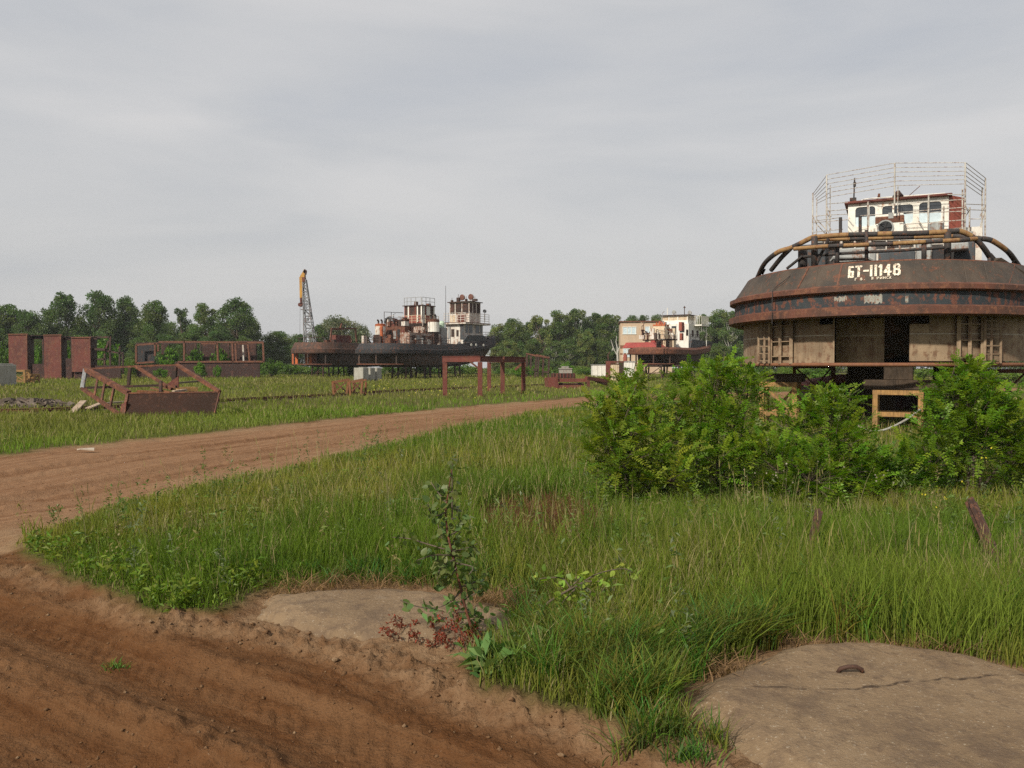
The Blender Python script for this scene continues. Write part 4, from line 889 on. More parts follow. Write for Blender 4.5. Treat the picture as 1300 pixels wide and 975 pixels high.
oB = P(380, HORIZON, 113); oB.z = 0
TB = Tug('tugboat', 'rust brown tug behind the black one, with red wheelhouse and bare stern frame', oB, R(32), 8.2, 26, 4.2, 2.2, sheer=.8, group='laid up tugs on stands')
basic_hull(TB, (1.9, 3.55, 4.3, 5.2), 0, M_darkhull, M_brownhull, M_brownhull)
XB = TB.B / 2
def yb(px, x=2.4): return TB.qx(px, HORIZON, x).y
def zb_(px, py, x=2.4): return TB.qx(px, py, x).z
for px0, px1 in ((371, 378), (388, 396), (396, 402)):
    a, b = TB.qy(px0, 460, 2.2), TB.qy(px1, 446, 2.2); mb = MB(); mb.b2((a.x, 2.15, 2.0), (b.x, 2.3, 3.6)); TB.part(mb, 'stern_plate', M_orange if px0 != 396 else M_rustred)
mb = MB()
for a, b in (((419.5, 432), (421, 417)), ((421, 417), (451, 417)), ((451, 417), (453, 435)), ((421, 418.5), (436, 418)), ((432, 417), (434, 411))): mb.bar(TB.qx(*a, 1.8), TB.qx(*b, 1.8), .2)
TB.part(mb, 'tow_frame', M_rust)
mb = MB(); mb.b2((.6, yb(428, 2.0), 4.3), (2.0, yb(446, 2.0), zb_(430, 425))); TB.part(mb, 'deckhouse', M_rustred)
mb = MB(); fence(mb, [(x, TB.sy(x, .9), 5.0) for x in (-2.2, -1, .2, 1.4, 2.6)], .9, .05, 1); TB.part(mb, 'stern_rail', M_rustdark)
clutter(TB, (-1, 2.8), (4, yb(455)), 4.4, 7, (M_rust, M_rustdark, M_rustred), seed=15, hs=(.4, 1.4))
zw0 = zb_(530, 410); zw1 = zb_(530, 387)
wb0 = yb(536, 2.2); xb0 = TB.qy(513.5, 463, wb0).x; wb1 = wb0 + 3.3
mb = MB(); mb.b2((xb0 - .2, wb0 - .2, 4.3), (2.3, wb1 + .2, zw0 - .2)); hs = TB.part(mb, 'deckhouse', M_peel)
mb = MB(); mb.b2((xb0 - .5, wb0 - .6, zw0 - .2), (3.0, wb1 + .6, zw0)); TB.part(mb, 'bridge_deck', M_rustdark)
wheel(TB, xb0, 2.2, wb0, wb1, zw0, zw1, M_redpaint, M_rustdark, M_rustdark)
for p in (519, 530.5, 535.5): mb = MB(); x = TB.qy(p, 463, wb0).x; mb.b2((x - .13, wb0 - .09, zw0 + .3), (x + .13, wb0 - .004, zw1)); TB.part(mb, 'pillar', M_white)
for p in (538, 551): mb = MB(); y = yb(p, 2.2); mb.b2((2.204, y - .16, zw0), (2.28, y + .16, zw1)); TB.part(mb, 'pillar', M_white)
mb = MB(); mb.b2((2.205, yb(541.5, 2.2), zb_(540, 400)), (2.27, yb(546, 2.2), zb_(540, 388.5))); TB.part(mb, 'door', M_white)
for pts in ([(TB.qy(p, 463, wb0).x, wb0, zw1 + .1) for p in (513.5, 517, 522, 528, 535)], [(2.2, yb(p, 2.2), zw1 + .1) for p in (536, 541, 546, 552)]):
    mb = MB(); fence(mb, pts, 1.35, .05, 2); TB.part(mb, 'roof_rail', M_greypaint)
for pts in ([(TB.qy(p, 463, wb0 - .5).x, wb0 - .5, zw0) for p in (511, 517, 523, 529, 535)], [(2.9, yb(p, 2.9), zw0) for p in (540, 546, 552, 557)]):
    mb = MB(); fence(mb, pts, 1.4, .05, 3); TB.part(mb, 'guard_rail', M_cream)
clutter(TB, (xb0 + .3, 1.8), (wb0 + .4, wb1 - .3), zw1 + .1, 3, (M_rust, M_white), seed=18, hs=(.3, .9))
clutter(TB, (1, 3), (yb(492), yb(512)), 4.4, 6, (M_whiterust, M_rust), seed=19, hs=(.6, 2.2))
mb = MB(); mb.tube([(0, yb(488, 0), 4), (0, yb(488, 0), zb_(488, 396, 0)), (0, yb(512, 0), zb_(510, 397, 0))], .06, 5); mb.tube([(0, yb(497, 0), zb_(488, 396, 0)), (0, yb(497, 0), 4)], .05, 5); TB.part(mb, 'rigging_mast', M_rustdark)

oC = P(818, HORIZON, 101); oC.z = 0
TC = Tug('tugboat', 'tug with red stern hatch and cream wheelhouse in front of the pale building', oC, R(33), 7.0, 19, 3.6, 2.2, sheer=1.0, group='laid up tugs on stands')
basic_hull(TC, (1.95, 3.25, 4.0, 4.2), 0, M_rustdark, M_rust, M_rust)
XC = TC.B / 2
def yc(px, x=2.4): return TC.qx(px, HORIZON, x).y
def zc(px, py, x=2.4): return TC.qx(px, py, x).z
mb = MB(); a, b = TC.qy(791, 443, 1.2), TC.qy(836, 443, 1.2); c, d = TC.qy(796, 435, 2.2), TC.qy(829, 434.5, 2.2)
mb.loft([[Vector((a.x, 1.0, 4.15)), Vector((b.x, 1.0, 4.15)), Vector((b.x, 4.6, 4.15)), Vector((a.x, 4.6, 4.15))], [Vector((c.x, 1.9, c.z)), Vector((d.x, 1.9, c.z)), Vector((d.x, 4.2, c.z)), Vector((c.x, 4.2, c.z))]])
mb.ngon([Vector((c.x, 1.9, c.z)), Vector((d.x, 1.9, c.z)), Vector((d.x, 4.2, c.z)), Vector((c.x, 4.2, c.z))]); mb.box((.0, 3, c.z + .12), (.6, .5, .24)); TC.part(mb, 'stern_hatch', M_redbright)
mb = MB(); a = TC.qy(790, 455, 2.0); mb.b2((a.x, 2.3, 2), (a.x + .5, 2.5, 3.3)); TC.part(mb, 'stern_plate', M_redpaint)
mb = MB(); mb.b2((-2.2, 5.2, 4.0), (2.3, yc(856), zc(840, 431))); TC.part(mb, 'deckhouse', M_cream)
mb = MB(); mb.b2((2.28, yc(834), 4.1), (2.36, yc(840), zc(840, 433))); mb.b2((2.28, yc(846), 4.1), (2.36, yc(850), zc(840, 432))); TC.part(mb, 'door', M_rustdark)
mb = MB(); mb.b2((-2.4, 5.0, zc(840, 431)), (2.6, yc(858), zc(840, 429))); TC.part(mb, 'boat_deck', M_rustdark)
mb = MB(); fence(mb, [(2.5, yc(p), zc(840, 429)) for p in (834, 842, 850, 857)], .9, .04, 2); fence(mb, [(x, 5.1, zc(840, 429)) for x in np.linspace(-2.3, 2.5, 6)], .9, .04, 2); TC.part(mb, 'guard_rail', M_whiterust)
f0 = TC.qx(844, 424, .6); mb = MB(); mb.loft([[Vector((-.9, f0.y - .9, f0.z)), Vector((1.0, f0.y - .9, f0.z)), Vector((1.0, f0.y + .9, f0.z)), Vector((-.9, f0.y + .9, f0.z))], [Vector((-.75, f0.y - .75, f0.z + 1.1)), Vector((.85, f0.y - .75, f0.z + 1.1)), Vector((.85, f0.y + .75, f0.z + 1.1)), Vector((-.75, f0.y + .75, f0.z + 1.1))]]); fu = TC.part(mb, 'funnel', M_cream)
mb = MB(); mb.b2((-.8, f0.y - .8, f0.z + 1.08), (.9, f0.y + .8, f0.z + 1.28))
for k in range(4): mb.tube([(-.6 + .4 * k, f0.y, f0.z + 1.2), (-.6 + .4 * k, f0.y, f0.z + 1.6)], .12, 6)
TC.part(mb, 'funnel_top', M_orange, fu)
clutter(TC, (-2, 2.2), (5.2, yc(848)), zc(840, 429), 9, (M_whiterust, M_rustdark, M_rust, M_cream), seed=25, hs=(.3, 1.5))
clutter(TC, (-1, 1), (6, 8), zc(840, 427), 6, (M_greypaint, M_redpaint), seed=27, hs=(1.0, 2.4))
w0 = yc(874, 2.3); w1 = w0 + 4.4; zm = zc(870, 410); zt = zc(870, 399)
mb = MB(); mb.b2((-2.2, w0, 4.0), (2.3, w1, zm)); hs = TC.part(mb, 'deckhouse', M_white)
for p in (872, 879, 885):
    y = yc(p, 2.3); g = MB(); g.b2((2.28, y - .35, zc(870, 426)), (2.35, y + .35, zc(870, 418))); TC.part(g, 'window', M_rustdark, hs)
for x in (-1.4, -.2, 1.0):
    g = MB(); g.b2((x, w0 - .05, zm - 1.2), (x + .7, w0 - .01, zm - .3)); TC.part(g, 'window', M_glassdark, hs)
wheel(TC, -1.9, 2.0, w0 + .5, w1 - .6, zm, zt, M_white, M_rustdark, M_cream)
mb = MB(); mb.b2((1.5, w1 - 2.2, zm - .25), (3.4, w1 + 1.0, zm - .05)); TC.part(mb, 'bridge_deck', M_white)
mb = MB(); fence(mb, [(3.3, yy, zm) for yy in np.linspace(w1 - 2.1, w1 + .9, 8)], 1.15, .045, 1); fence(mb, [(xx, w1 - 2.1, zm) for xx in np.linspace(2.1, 3.3, 5)], 1.15, .045, 1); TC.part(mb, 'guard_rail', M_white)
mb = MB(); mb.tube([(3.2, w1 + .4, 4.5), (3.2, w1 + .4, zm - .2)], .06, 5); TC.part(mb, 'support', M_white)
mb = MB(); y = yc(865, 2.6); mb.b2((2.4, y - .5, zc(865, 420, 2.6)), (2.8, y + .5, zc(865, 409, 2.6))); mb.b2((2.4, y - .2, zc(865, 432, 2.6)), (2.7, y + .5, zc(865, 423, 2.6))); TC.part(mb, 'red_locker', M_redpaint)
mb = MB(); mb.tube([(-1.0, w0 + .4, zt), (-1.0, w0 + .4, zc(848, 391, -1))], .06, 5); TC.part(mb, 'pole', M_white)
mb = MB(); mb.tube([(.6, w1 - 1.5, zt), (.6, w1 - 1.5, zt + 1.5)], .06, 5); mb.box((.6, w1 - 1.5, zt + 1.3), (.3, .1, .15)); TC.part(mb, 'aerial', M_rustdark)
for x, yy in ((-.2, w0 + 1), (1.2, w1 - .9)): lamp(TC, (x, yy, zt + .55), .3, M_greypaint)
mb = MB(); yb0, yb1 = yc(879, XC), 18.2; mb.prism([(XC - .35, yb0, 4.0), (XC - .35, yb0 + .8, zc(885, 431, XC)), (XC - .35, yb1, zc(895, 433, XC)), (XC - .8, yb1 + .5, 4.6)], (-.12, 0, 0)); TC.part(mb, 'bow_bulwark', M_bluegrey)
mb = MB(); fence(mb, [(XC - .5, yy, zc(885, 431, XC)) for yy in np.linspace(yb0 + .6, yb1, 6)], .7, .04, 2); TC.part(mb, 'bow_rail', M_rustdark)

# stands under the far tugs
def slim_stand(label, c, w, h, rz, m, group='steel stands under the far tugs'):
    t = thing('steel_stand', label, 'steel stand', c, rz, group); mb = MB(); mb.b2((-w / 2, -.7, h - .2), (w / 2, .7, h)); mb.build('beam', m, t)
    for sx in (-1, 1):
        for sy in (-1, 1):
            l = MB(); l.bar((sx * w * .42, sy * .55, h - .2), (sx * w * .47, sy * .6, -.1), .16); l.build('leg', m, t)
    b = MB(); b.bar((-w * .42, 0, h * .4), (w * .42, 0, h * .45), .1); b.bar((-w * .42, -.5, .2), (w * .42, -.5, h - .2), .08); b.build('brace', m, t)
    return t
st0 = slim_stand('dark steel stand under the stern half of the rust brown tug', TB.world((.8, 3.4, 0)), 2.6, 1.88, -R(32), M_rustdark)
for l, w, lab in (((-.5, 9, 0), None, 'dark steel stand under the rust brown tug, half hidden behind the black tug'), ):
    dup(st0, TB.world(l), -R(32), lab)
for l, lab in (((1.5, 5.2, 0), 'dark steel stand just right of the concrete blocks under the black tug'), ((2.0, 8.4, 0), 'dark steel stand under the middle of the black tug, second from its stern'), ((2.0, 11.6, 0), 'dark steel stand under the middle of the black tug, third from its stern'), ((2.4, 14.8, 0), 'dark steel stand near the bow of the black tug')):
    dup(st0, TA.world(l), -R(32), lab)
for l, lab in (((-2.2, 2.6, 0), 'brown steel stand under the left of the red hatch stern'), ((0.4, 2.6, 0), 'brown steel stand under the middle of the red hatch stern'), ((2.6, 3.6, 0), 'brown steel stand under the right of the red hatch stern'), ((2.2, 9, 0), 'brown steel stand under the side of the red hatch tug')):
    dup(st0, TC.world(l), -R(33), lab)
def conc_block(c, w, d, h, rz, label):
    b = MB(); b.box((0, 0, h / 2 - .1), (w, d, h + .2)); b.box((w * .2, 0, h + .04), (w * .5, d * .9, .08)); o = b.build('concrete_block', M_concrete, bevel=.04); o.location = c; o.rotation_euler = (0, 0, rz)
    return tag(o, label, 'concrete block', 'concrete blocks under the black tug')
conc_block(tk(458.5, 88.5), 1.25, 1.2, 1.55, -R(20), 'pale concrete block under the black stern, nearest of the row')
conc_block(tk(469, 90.5), .9, 1.1, 1.5, -R(20), 'narrow dark concrete block in the middle of the row under the black stern')
conc_block(tk(477, 92), 1.0, 1.1, 1.5, -R(20), 'grey green concrete block at the right of the row under the black stern')

# ---- crane far behind ---------------------------------------------------------------------------
YC = 175; cr = thing('crane', 'tall grey lattice crane with a yellow folded jib rising behind the tugs', 'crane', tk(398, YC))
def cl(px, py, dy=0): return P(px, py, YC + dy) - Vector(cr.location)
mb = MB(); top = cl(386.5, 355); bot = cl(397.5, 478); W0, W1 = 1.5, .35
def leg(f, sx, sy): w = W1 + (W0 - W1) * f; return top.lerp(bot, f) + Vector((sx * w, sy * w, 0))
for sx in (-1, 1):
    for sy in (-1, 1): mb.tube([leg(0, sx, sy), leg(1, sx, sy)], .14, 5)
for k in range(16):
    f0, f1 = k / 16, (k + 1) / 16
    for sy in (-1, 1): mb.tube([leg(f0, -1 if k % 2 else 1, sy), leg(f1, 1 if k % 2 else -1, sy)], .08, 4); mb.tube([leg(f1, -1, sy), leg(f1, 1, sy)], .09, 4)
    for sx in (-1, 1): mb.tube([leg(f0, sx, -1 if k % 2 else 1), leg(f1, sx, 1 if k % 2 else -1)], .08, 4)
mb.build('lattice_mast', M_cranegrey, cr)
mb = MB(); mb.prism([cl(380, 353), cl(384, 351.5), cl(385.5, 354), cl(383.2, 378), cl(380.4, 378)], (0, 1.2, 0)); mb.prism([cl(379.5, 353), cl(386, 341.8), cl(387.8, 343), cl(386, 352.5), cl(384, 352)], (0, 1.1, 0)); mb.build('jib', M_yellow, cr)
mb = MB(); mb.prism([cl(380.5, 378), cl(383, 378), cl(382.3, 386), cl(381, 386)], (0, 1, 0)); mb.lathe(cl(381.4, 387, .5), [(.45, -.5), (.45, .5)], 12, 'Y'); mb.build('jib_head', M_rustred, cr)
mb = MB(); mb.prism([cl(384.5, 345), cl(386.5, 341.5), cl(388, 343), cl(387.3, 348)], (0, 1.3, 0)); mb.box(cl(385.8, 355), (.6, 1, 1.0)); mb.build('jib_tip', M_rustred, cr)
mb = MB(); mb.tube([cl(387.5, 345), cl(389.5, 365), cl(393, 400)], .05, 4); mb.tube([cl(381, 387), cl(380.5, 450)], .03, 4); mb.build('cable', M_rustdark, cr)
mb = MB(); mb.box(cl(387, 393), (1.6, 1.2, .15)); fence(mb, [cl(386.3, 393), cl(388.8, 393)], 1.8, .07, 2); mb.box(cl(390, 405.5), (.5, .8, .6)); mb.build('platform', M_cranegrey, cr)

# ---- pale two storey building behind the red hatch tug -------------------------------------------
YB = 150; a, b = P(787.5, 463, YB), P(852, 463, YB); bh = P(800, 409, YB).z
bl = thing('workshop_building', 'pale plastered two storey building behind the red hatch tug', 'building', (a.x, YB, 0), -R(6))
Wd = b.x - a.x; mb = MB(); mb.b2((0, 0, -.2), (Wd, 9, bh)); mb.build('wall', M_wall, bl)
mb = MB(); mb.b2((-.2, -.25, bh), (Wd + .2, 9.2, bh + .22)); mb.build('roof', M_rust, bl)
mb = MB(); mb.b2((-.03, -.06, bh * .50), (Wd, -.002, bh * .56)); mb.b2((-.03, -.05, bh * .38), (Wd, -.002, bh * .41)); mb.build('string_course', M_rustpipe, bl)
sc_ = YB / F
for wx0, wx1, wy0, wy1 in ((790.5, 807, 415.5, 424), (818, 824, 415, 422.5), (830, 836, 415, 422.5), (791, 800, 443, 453), (812, 821, 443, 453)):
    x0, x1 = (wx0 - 787.5) * sc_, (wx1 - 787.5) * sc_; z1_, z0_ = EYE + (463 - wy0) * sc_, EYE + (463 - wy1) * sc_
    g = MB(); g.b2((x0, -.04, z0_), (x1, -.004, z1_)); wo = g.build('window', M_glasspale, bl)
    f = MB(); f.b2((x0 - .1, -.1, z0_ - .1), (x1 + .1, -.042, z0_)); f.b2((x0 - .1, -.1, z1_), (x1 + .1, -.042, z1_ + .1))
    n = max(1, round((x1 - x0) / .8))
    for k in range(n + 1): xx = x0 + (x1 - x0) * k / n; f.b2((xx - .06, -.09, z0_), (xx + .06, -.042, z1_))
    f.build('window_frame', M_white, wo)
# white block and ochre hut near it
for p0, p1, y0, y1, Y, m, nm, lab, cat in ((752.5, 774, 463.5, 472.5, 120, M_white, 'container', 'long low white container beyond the meadow, left of the red hatch tug', 'container'), (776, 786, 462.5, 476, 92, M_cream, 'hut', 'small ochre hut in front of the red hatch tug', 'hut'), (790, 806, 459.5, 474, 98, M_white, 'container', 'white box standing under the left of the red hatch stern', 'container')):
    a, b = P(p0, y1, Y), P(p1, y0, Y); t = thing(nm, lab, cat, ((a.x + b.x) / 2, Y, 0)); w = b.x - a.x
    mb = MB(); mb.b2((-w / 2, 0, -.1), (w / 2, 2.5, b.z)); mb.build('wall', m, t)
    mb = MB(); mb.b2((-w / 2 - .08, -.08, b.z), (w / 2 + .08, 2.58, b.z + .1)); mb.build('roof', M_rust if nm == 'hut' else M_greypaint, t)
    mb = MB()
    for k in range(1, 4): mb.b2((-w / 2 + w * k / 4 - .04, -.05, 0), (-w / 2 + w * k / 4 + .04, -.002, b.z - .05))
    mb.build('rib', m, t)
# post and beam gantry between hut and tug
t = thing('rusty_gantry', 'rusty post and beam gantry at the left side of the red hatch tug', 'gantry', tk(780, 88)); lo = Vector(t.location)
mb = MB(); mb.bar(P(769, 459.5, 88) - lo, P(792, 459.5, 88) - lo, .2); mb.build('beam', M_rustred, t)
for px, m in ((772, M_rustred), (789, M_rustdark)): mb = MB(); v = P(px, 460.5, 88) - lo; mb.b2((v.x - .25, -.2, -.1), (v.x + .25, .2, v.z)); mb.build('post', m, t)
mb = MB(); v = P(772.5, 459, 88) - lo; mb.bar(v, v + Vector((-.1, 0, .7)), .15); mb.bar(v + Vector((-.1, 0, .7)), v + Vector((.15, 0, 1.1)), .12); mb.build('hook', M_rustdark, t)

# ---- rusted hull sections on the left -------------------------------------------------------------
YL = 100
def LP(px, py, Y=YL): return P(px, py, Y)
s = thing('hull_section', 'rusted hull section with three tall red bulkhead panels at the far left', 'hull section', tk(75, YL)); lo = Vector(s.location)
def lb(px, py, dy=0): v = P(px, py, YL + dy) - lo; return v
for i, (p0, p1, yt, yb_, p2) in enumerate(((11, 36, 425, 472, 42), (56, 79, 426, 478, 84), (91, 116, 429, 472, 122))):
    pl = MB(); a, b = lb(p0, yt), lb(p1, yb_)
    pl.b2((a.x, -.06, max(b.z, -.05) if i != 1 else -.1), (b.x, .06, a.z)); o = pl.build('bulkhead', M_rustred, s)
    f = MB(); c = lb(p2, yt + 1, 1.6); f.prism([(b.x, -.04, -.1), (b.x, -.04, a.z - .02), (c.x, 1.6, c.z), (c.x, 1.6, -.1)], (.1, 0, 0)); f.build('bulkhead_return', M_maroon, o)
    g = MB(); g.bar((a.x, -.1, a.z + .05), (b.x + .1, -.1, a.z + .08), .14); g.bar((b.x - .05, -.12, -.1), (b.x - .05, -.12, a.z), .1); g.build('flange', M_rust, o)
for p0_, p1_, q0_, q1_ in ((37, 56, 425.5, 430.5), (80, 91, 427, 432), (116, 124, 428, 431)):
    mb = MB(); a, b = lb(p0_, q0_, .7), lb(p1_, q1_, .7); mb.b2((a.x, .5, b.z), (b.x, 1.4, a.z)); mb.build('top_plate', M_maroon, s)
mb = MB(); a, b = lb(36, 460), lb(140, 480); mb.b2((a.x, .3, -.1), (b.x + 1.2, .5, lb(60, 464).z)); mb.build('base_plate', M_maroon, s)
mb = MB()
for l in ([(115, 428), (140, 428)], [(140, 427), (140, 476)], [(118, 429), (118, 470)], [(119, 443), (156, 449)], [(156, 447), (156, 474)], [(133, 449), (133, 470)], [(134, 445), (138, 433)], [(152, 440), (152, 476)], [(41, 427), (57, 427)], [(41, 429), (57, 429)], [(84, 428), (93, 430)], [(54.5, 427), (56, 476)], [(91, 430), (92, 470)], [(117, 456), (135, 456)], [(120, 466), (158, 465)]):
    mb = MB(); mb.bar(lb(*l[0], .6), lb(*l[1], .6), .2); mb.build('frame_bar', M_rustdark, s)
mb = MB(); mb.bar(lb(120, 443, .6), lb(135, 444, .6), .7, .3); mb.build('frame_bar', M_rustdark, s)
for u, v in (((42, 462), (58, 478)), ((84, 455), (92, 476))): a, b = lb(*u, .2), lb(*v, .2); mb = MB(); mb.b2((a.x, .1, -.1), (b.x, .28, a.z)); mb.build('floor_plate', M_maroon, s)
YR = 108
s = thing('hull_section', 'long low rusted hull section of open box frames with shrubs growing through it', 'hull section', tk(253, YR)); lo = Vector(s.location)
def rb(px, py, dy=0): return P(px, py, YR + dy) - lo
mb = MB(); a, b = rb(222, 459.5), rb(330, 480); mb.b2((a.x, -.05, -.1), (b.x, .15, a.z)); a, b = rb(172, 463), rb(222, 480); mb.b2((a.x, .3, -.1), (b.x - .01, .45, a.z)); mb.build('base_plate', M_maroon, s)
mb = MB(); a, b = rb(174, 438, 1), rb(196, 460, 1); mb.b2((a.x, 1, b.z), (b.x, 1.1, a.z)); mb.build('dark_panel', M_hullblack, s)
mb = MB()
for p0, p1 in ((203, 213), (235, 249), (256, 273), (278, 290), (290.5, 303), (304, 314), (315, 325)): a, b = rb(p0, 436, 2), rb(p1, 459, 2); mb = MB(); mb.b2((a.x, 2 + .2 * (p0 % 3), b.z), (b.x, 2.1 + .2 * (p0 % 3), a.z)); mb.build('rear_plate', M_maroon, s)  # rear plates carry painted shade, so they read darker than the frames
mb = MB()
for l in ([(173, 438), (173, 461)], [(173, 438), (202, 436)], [(173, 461), (196, 459.5)], [(197, 436), (197, 452)], [(201, 436), (201, 446)], [(202, 434), (233, 434)], [(234, 433), (234, 459)], [(226, 459.5), (336, 459)], [(234, 434), (335, 435)], [(256, 436), (276, 436)], [(276, 436), (277, 458)], [(299, 435), (300, 458)], [(302, 436), (314, 436)], [(315, 437), (317, 458)], [(334, 436), (335, 459)], [(295, 436), (296, 459)]):
    mb = MB(); mb.bar(rb(*l[0], -.1), rb(*l[1], -.1), .24); mb.build('frame_bar', M_rust, s)
mb = MB()
for l in ([(255, 435), (255, 459)], [(325, 436), (325, 457)], [(173, 436), (335, 433.5)]): mb = MB(); mb.bar(rb(*l[0], 2.6), rb(*l[1], 2.6), .22); mb.build('frame_bar', M_rustdark, s)
mb = MB(); mb.bar(rb(308.5, 438, 1.6), rb(309.5, 458, 1.6), .2); mb.build('pale_post', M_whiterust, s)
# small stands and block by the left edge
trestle('trestle', 'bright yellow braced trestle in front of the left rusted section', tk(23.5, 79), 1.75, 1.38, 1.2, R(8), M_woodtan, .2, mid=.15)
trestle('trestle', 'low broken yellow trestle right of the bright one', tk(41, 80), 1.0, .95, .9, -R(5), M_woodtan, .16, mid=.4)
b = MB(); b.box((0, 0, .9), (2.6, 2.4, 2.0)); b.box((0, 0, 1.95), (2.3, 2.1, .12)); o = b.build('concrete_block', M_concrete, bevel=.05); o.location = tk(-8, 70); tag(o, 'grey concrete block cut off by the left edge of the picture', 'concrete block')

# ---- overturned steel cradle -----------------------------------------------------------------------
YD = 28.2
c = thing('steel_cradle', 'toppled rusty steel cradle with a dark plate front lying on the grass by the road', 'cradle', tk(200, YD)); lo = Vector(c.location)
def cp(px, py, dy): return P(px, py, YD + dy) - lo
f_tl, f_tr, f_br, f_bl = cp(163.5, 499, .35), cp(279, 497.5, .35), cp(271, 529, 0), cp(158, 533, 0)
f_br.z = f_bl.z = -.05
th = Vector((0, .06, .02))
mb = MB(); mb.prism([f_bl, f_br, f_tr, f_tl], th); o = mb.build('front_plate', M_plateshade, c); wear(o, .03, .5, 4)
mb = MB(); mb.bar(f_tl, f_tr, .06, .05); mb.bar(f_tl + Vector((-.04, -.02, 0)), f_bl + Vector((-.04, -.02, 0)), .1, .06); mb.bar(f_tr, f_br, .05, .05); mb.build('plate_edge', M_rust, c)
r_l, r_m1, r_m2 = cp(108.5, 468.5, 1.9), cp(172, 465, 2.1), cp(225.5, 463.5, 2.2)
l_b, b_l = cp(104.5, 493, 1.5), cp(157, 530, .2)
for nm, seg, w, m in (('side_beam', [(r_l, f_tl)], .17, M_rust), ('side_beam', [(l_b, b_l)], .12, M_rust), ('end_post', [(r_l, l_b)], .13, M_cranegrey), ('back_rail', [(r_l, r_m1), (r_m1, cp(200, 464, 2.2)), (cp(200, 464, 2.2), r_m2)], .07, M_rust), ('strut', [(r_m1, cp(218, 494, .9))], .1, M_rust), ('strut', [(r_m2, f_tr)], .12, M_rust)):
    mb = MB()
    for u, v in seg: mb.bar(u, v, w, w)
    mb.build(nm, m, c)
for f in (.3, .47, .68):
    mb = MB(); u = r_l.lerp(f_tl, f); v = l_b.lerp(b_l, f); mb.bar(u, v, .07); mb.build('rung', M_rust, c)
mb = MB(); mb.bar(l_b + Vector((.1, 0, .02)), cp(208, 489, 2.0), .09); mb.bar(cp(208, 489, 2.0), cp(225, 491, 1.5), .1); mb.build('bottom_rail', M_rustdark, c)
for a, b in (((165, 467), (163, 492)), ((204, 484), (204, 499)), ((222, 466), (221, 490))):
    mb = MB(); mb.bar(cp(*a, 1.9 if a[0] != 204 else .8), cp(*b, 1.9 if a[0] != 204 else .7), .1 if a[0] != 222 else .16); mb.build('post', M_rustdark, c)
mb = MB(); p = cp(220, 489, 1.5); mb.prism([p + Vector((-.45, 0, -.1)), p + Vector((.2, 0, -.1)), p + Vector((.2, 0, .35))], (0, .05, 0)); mb.prism([f_bl + Vector((-.35, .3, .05)), f_bl + Vector((0, .05, .1)), f_bl + Vector((.05, .05, .6)), f_bl + Vector((-.25, .3, .5))], (0, .06, 0)); mb.build('gusset', M_rustred, c)
def plank(label, a, b, w, m, h=.05): mb = MB(); mb.bar(a, b, w, h); return tag(mb.build('plank', m), label, 'plank')
plank('orange plank lying in the toppled cradle, longest one at the left', P(175, 497, YD + .6), P(203, 498, YD + .7), .22, M_woodred, .1)
plank('thin pale orange plank crossing the middle of the toppled cradle', P(192, 492.5, YD + 1.0), P(216, 498, YD + .7), .1, M_woodred)
plank('short orange plank beside the gusset in the toppled cradle', P(205, 492, YD + 1.3), P(222, 494, YD + 1.0), .12, M_woodred)
plank('broad pale plank at the right in the toppled cradle', P(220, 497, YD + .6), P(236, 495, YD + 1.0), .2, M_woodpale, .08)
t = trestle('trestle', 'yellow timber trestle showing behind the toppled cradle', tk(236, YD + 4.6), .8, .95, 1.0, R(30), M_woodtan, .16, mid=.5)
b = MB(); b.bar(P(222, 486.5, YD + 3), P(252, 484, YD + 4), .1, .07); tag(b.build('plank', M_woodgrey), 'grey plank lying across the trestle behind the toppled cradle', 'plank')

# ---- sawhorse trestles, portal frame, carriage, shelter ---------------------------------------------
YS = 48
def sawhorse(label, cpx, w, rz):
    t = thing('sawhorse', label, 'sawhorse', tk(cpx, YS), rz, 'rusty sawhorses in the meadow')
    mb = MB(); mb.bar((-w / 2, 0, .82), (w / 2, .1, 1.0), .16, .12); mb.bar((-w / 2, .7, .78), (w / 2, .75, .95), .12, .1); mb.build('top_beam', M_woodred, t)
    for sx in (-1, 1):
        mb = MB(); mb.bar((sx * w * .46, 0, .85), (sx * w * .36, -.12, -.05), .13); mb.build('leg', M_woodred, t)
        mb = MB(); mb.bar((sx * w * .46, .72, .82), (sx * w * .38, .8, -.05), .11); mb.build('leg', M_woodred, t)
    mb = MB(); mb.bar((-w * .4, -.05, .15), (w * .35, .05, .85), .08); mb.bar((w * .36, .6, .1), (-w * .4, .65, .8), .08); mb.build('brace', M_rust, t)
sawhorse('rusty orange sawhorse with a sloping top, left of a pair in the meadow', 432, 1.05, R(4))
sawhorse('rusty orange sawhorse with crossed braces, right of a pair in the meadow', 452, .9, -R(6))
t = thing('portal_frame', 'long rusty red beam frame on five posts standing in the meadow by the road', 'beam frame', tk(612, 48)); lo = Vector(t.location)
legs = [(565, 502), (609.5, 503), (638, 500.5), (664.5, 499), (621, 496.5)]; tops = []
for px, py in legs:
    g = G(px, py); zt = 2.06; tops.append(Vector((g.x, g.y, zt)) - lo); g = g - lo
    mb = MB(); mb.b2((g.x - .14, g.y - .11, -.1), (g.x + .14, g.y - .08, zt)); mb.b2((g.x - .14, g.y + .08, -.1), (g.x + .14, g.y + .11, zt)); mb.b2((g.x - .03, g.y - .08, -.1), (g.x + .03, g.y + .08, zt)); mb.b2((g.x - .22, g.y - .2, -.1), (g.x + .22, g.y + .2, .03)); mb.build('post', M_rustred, t)
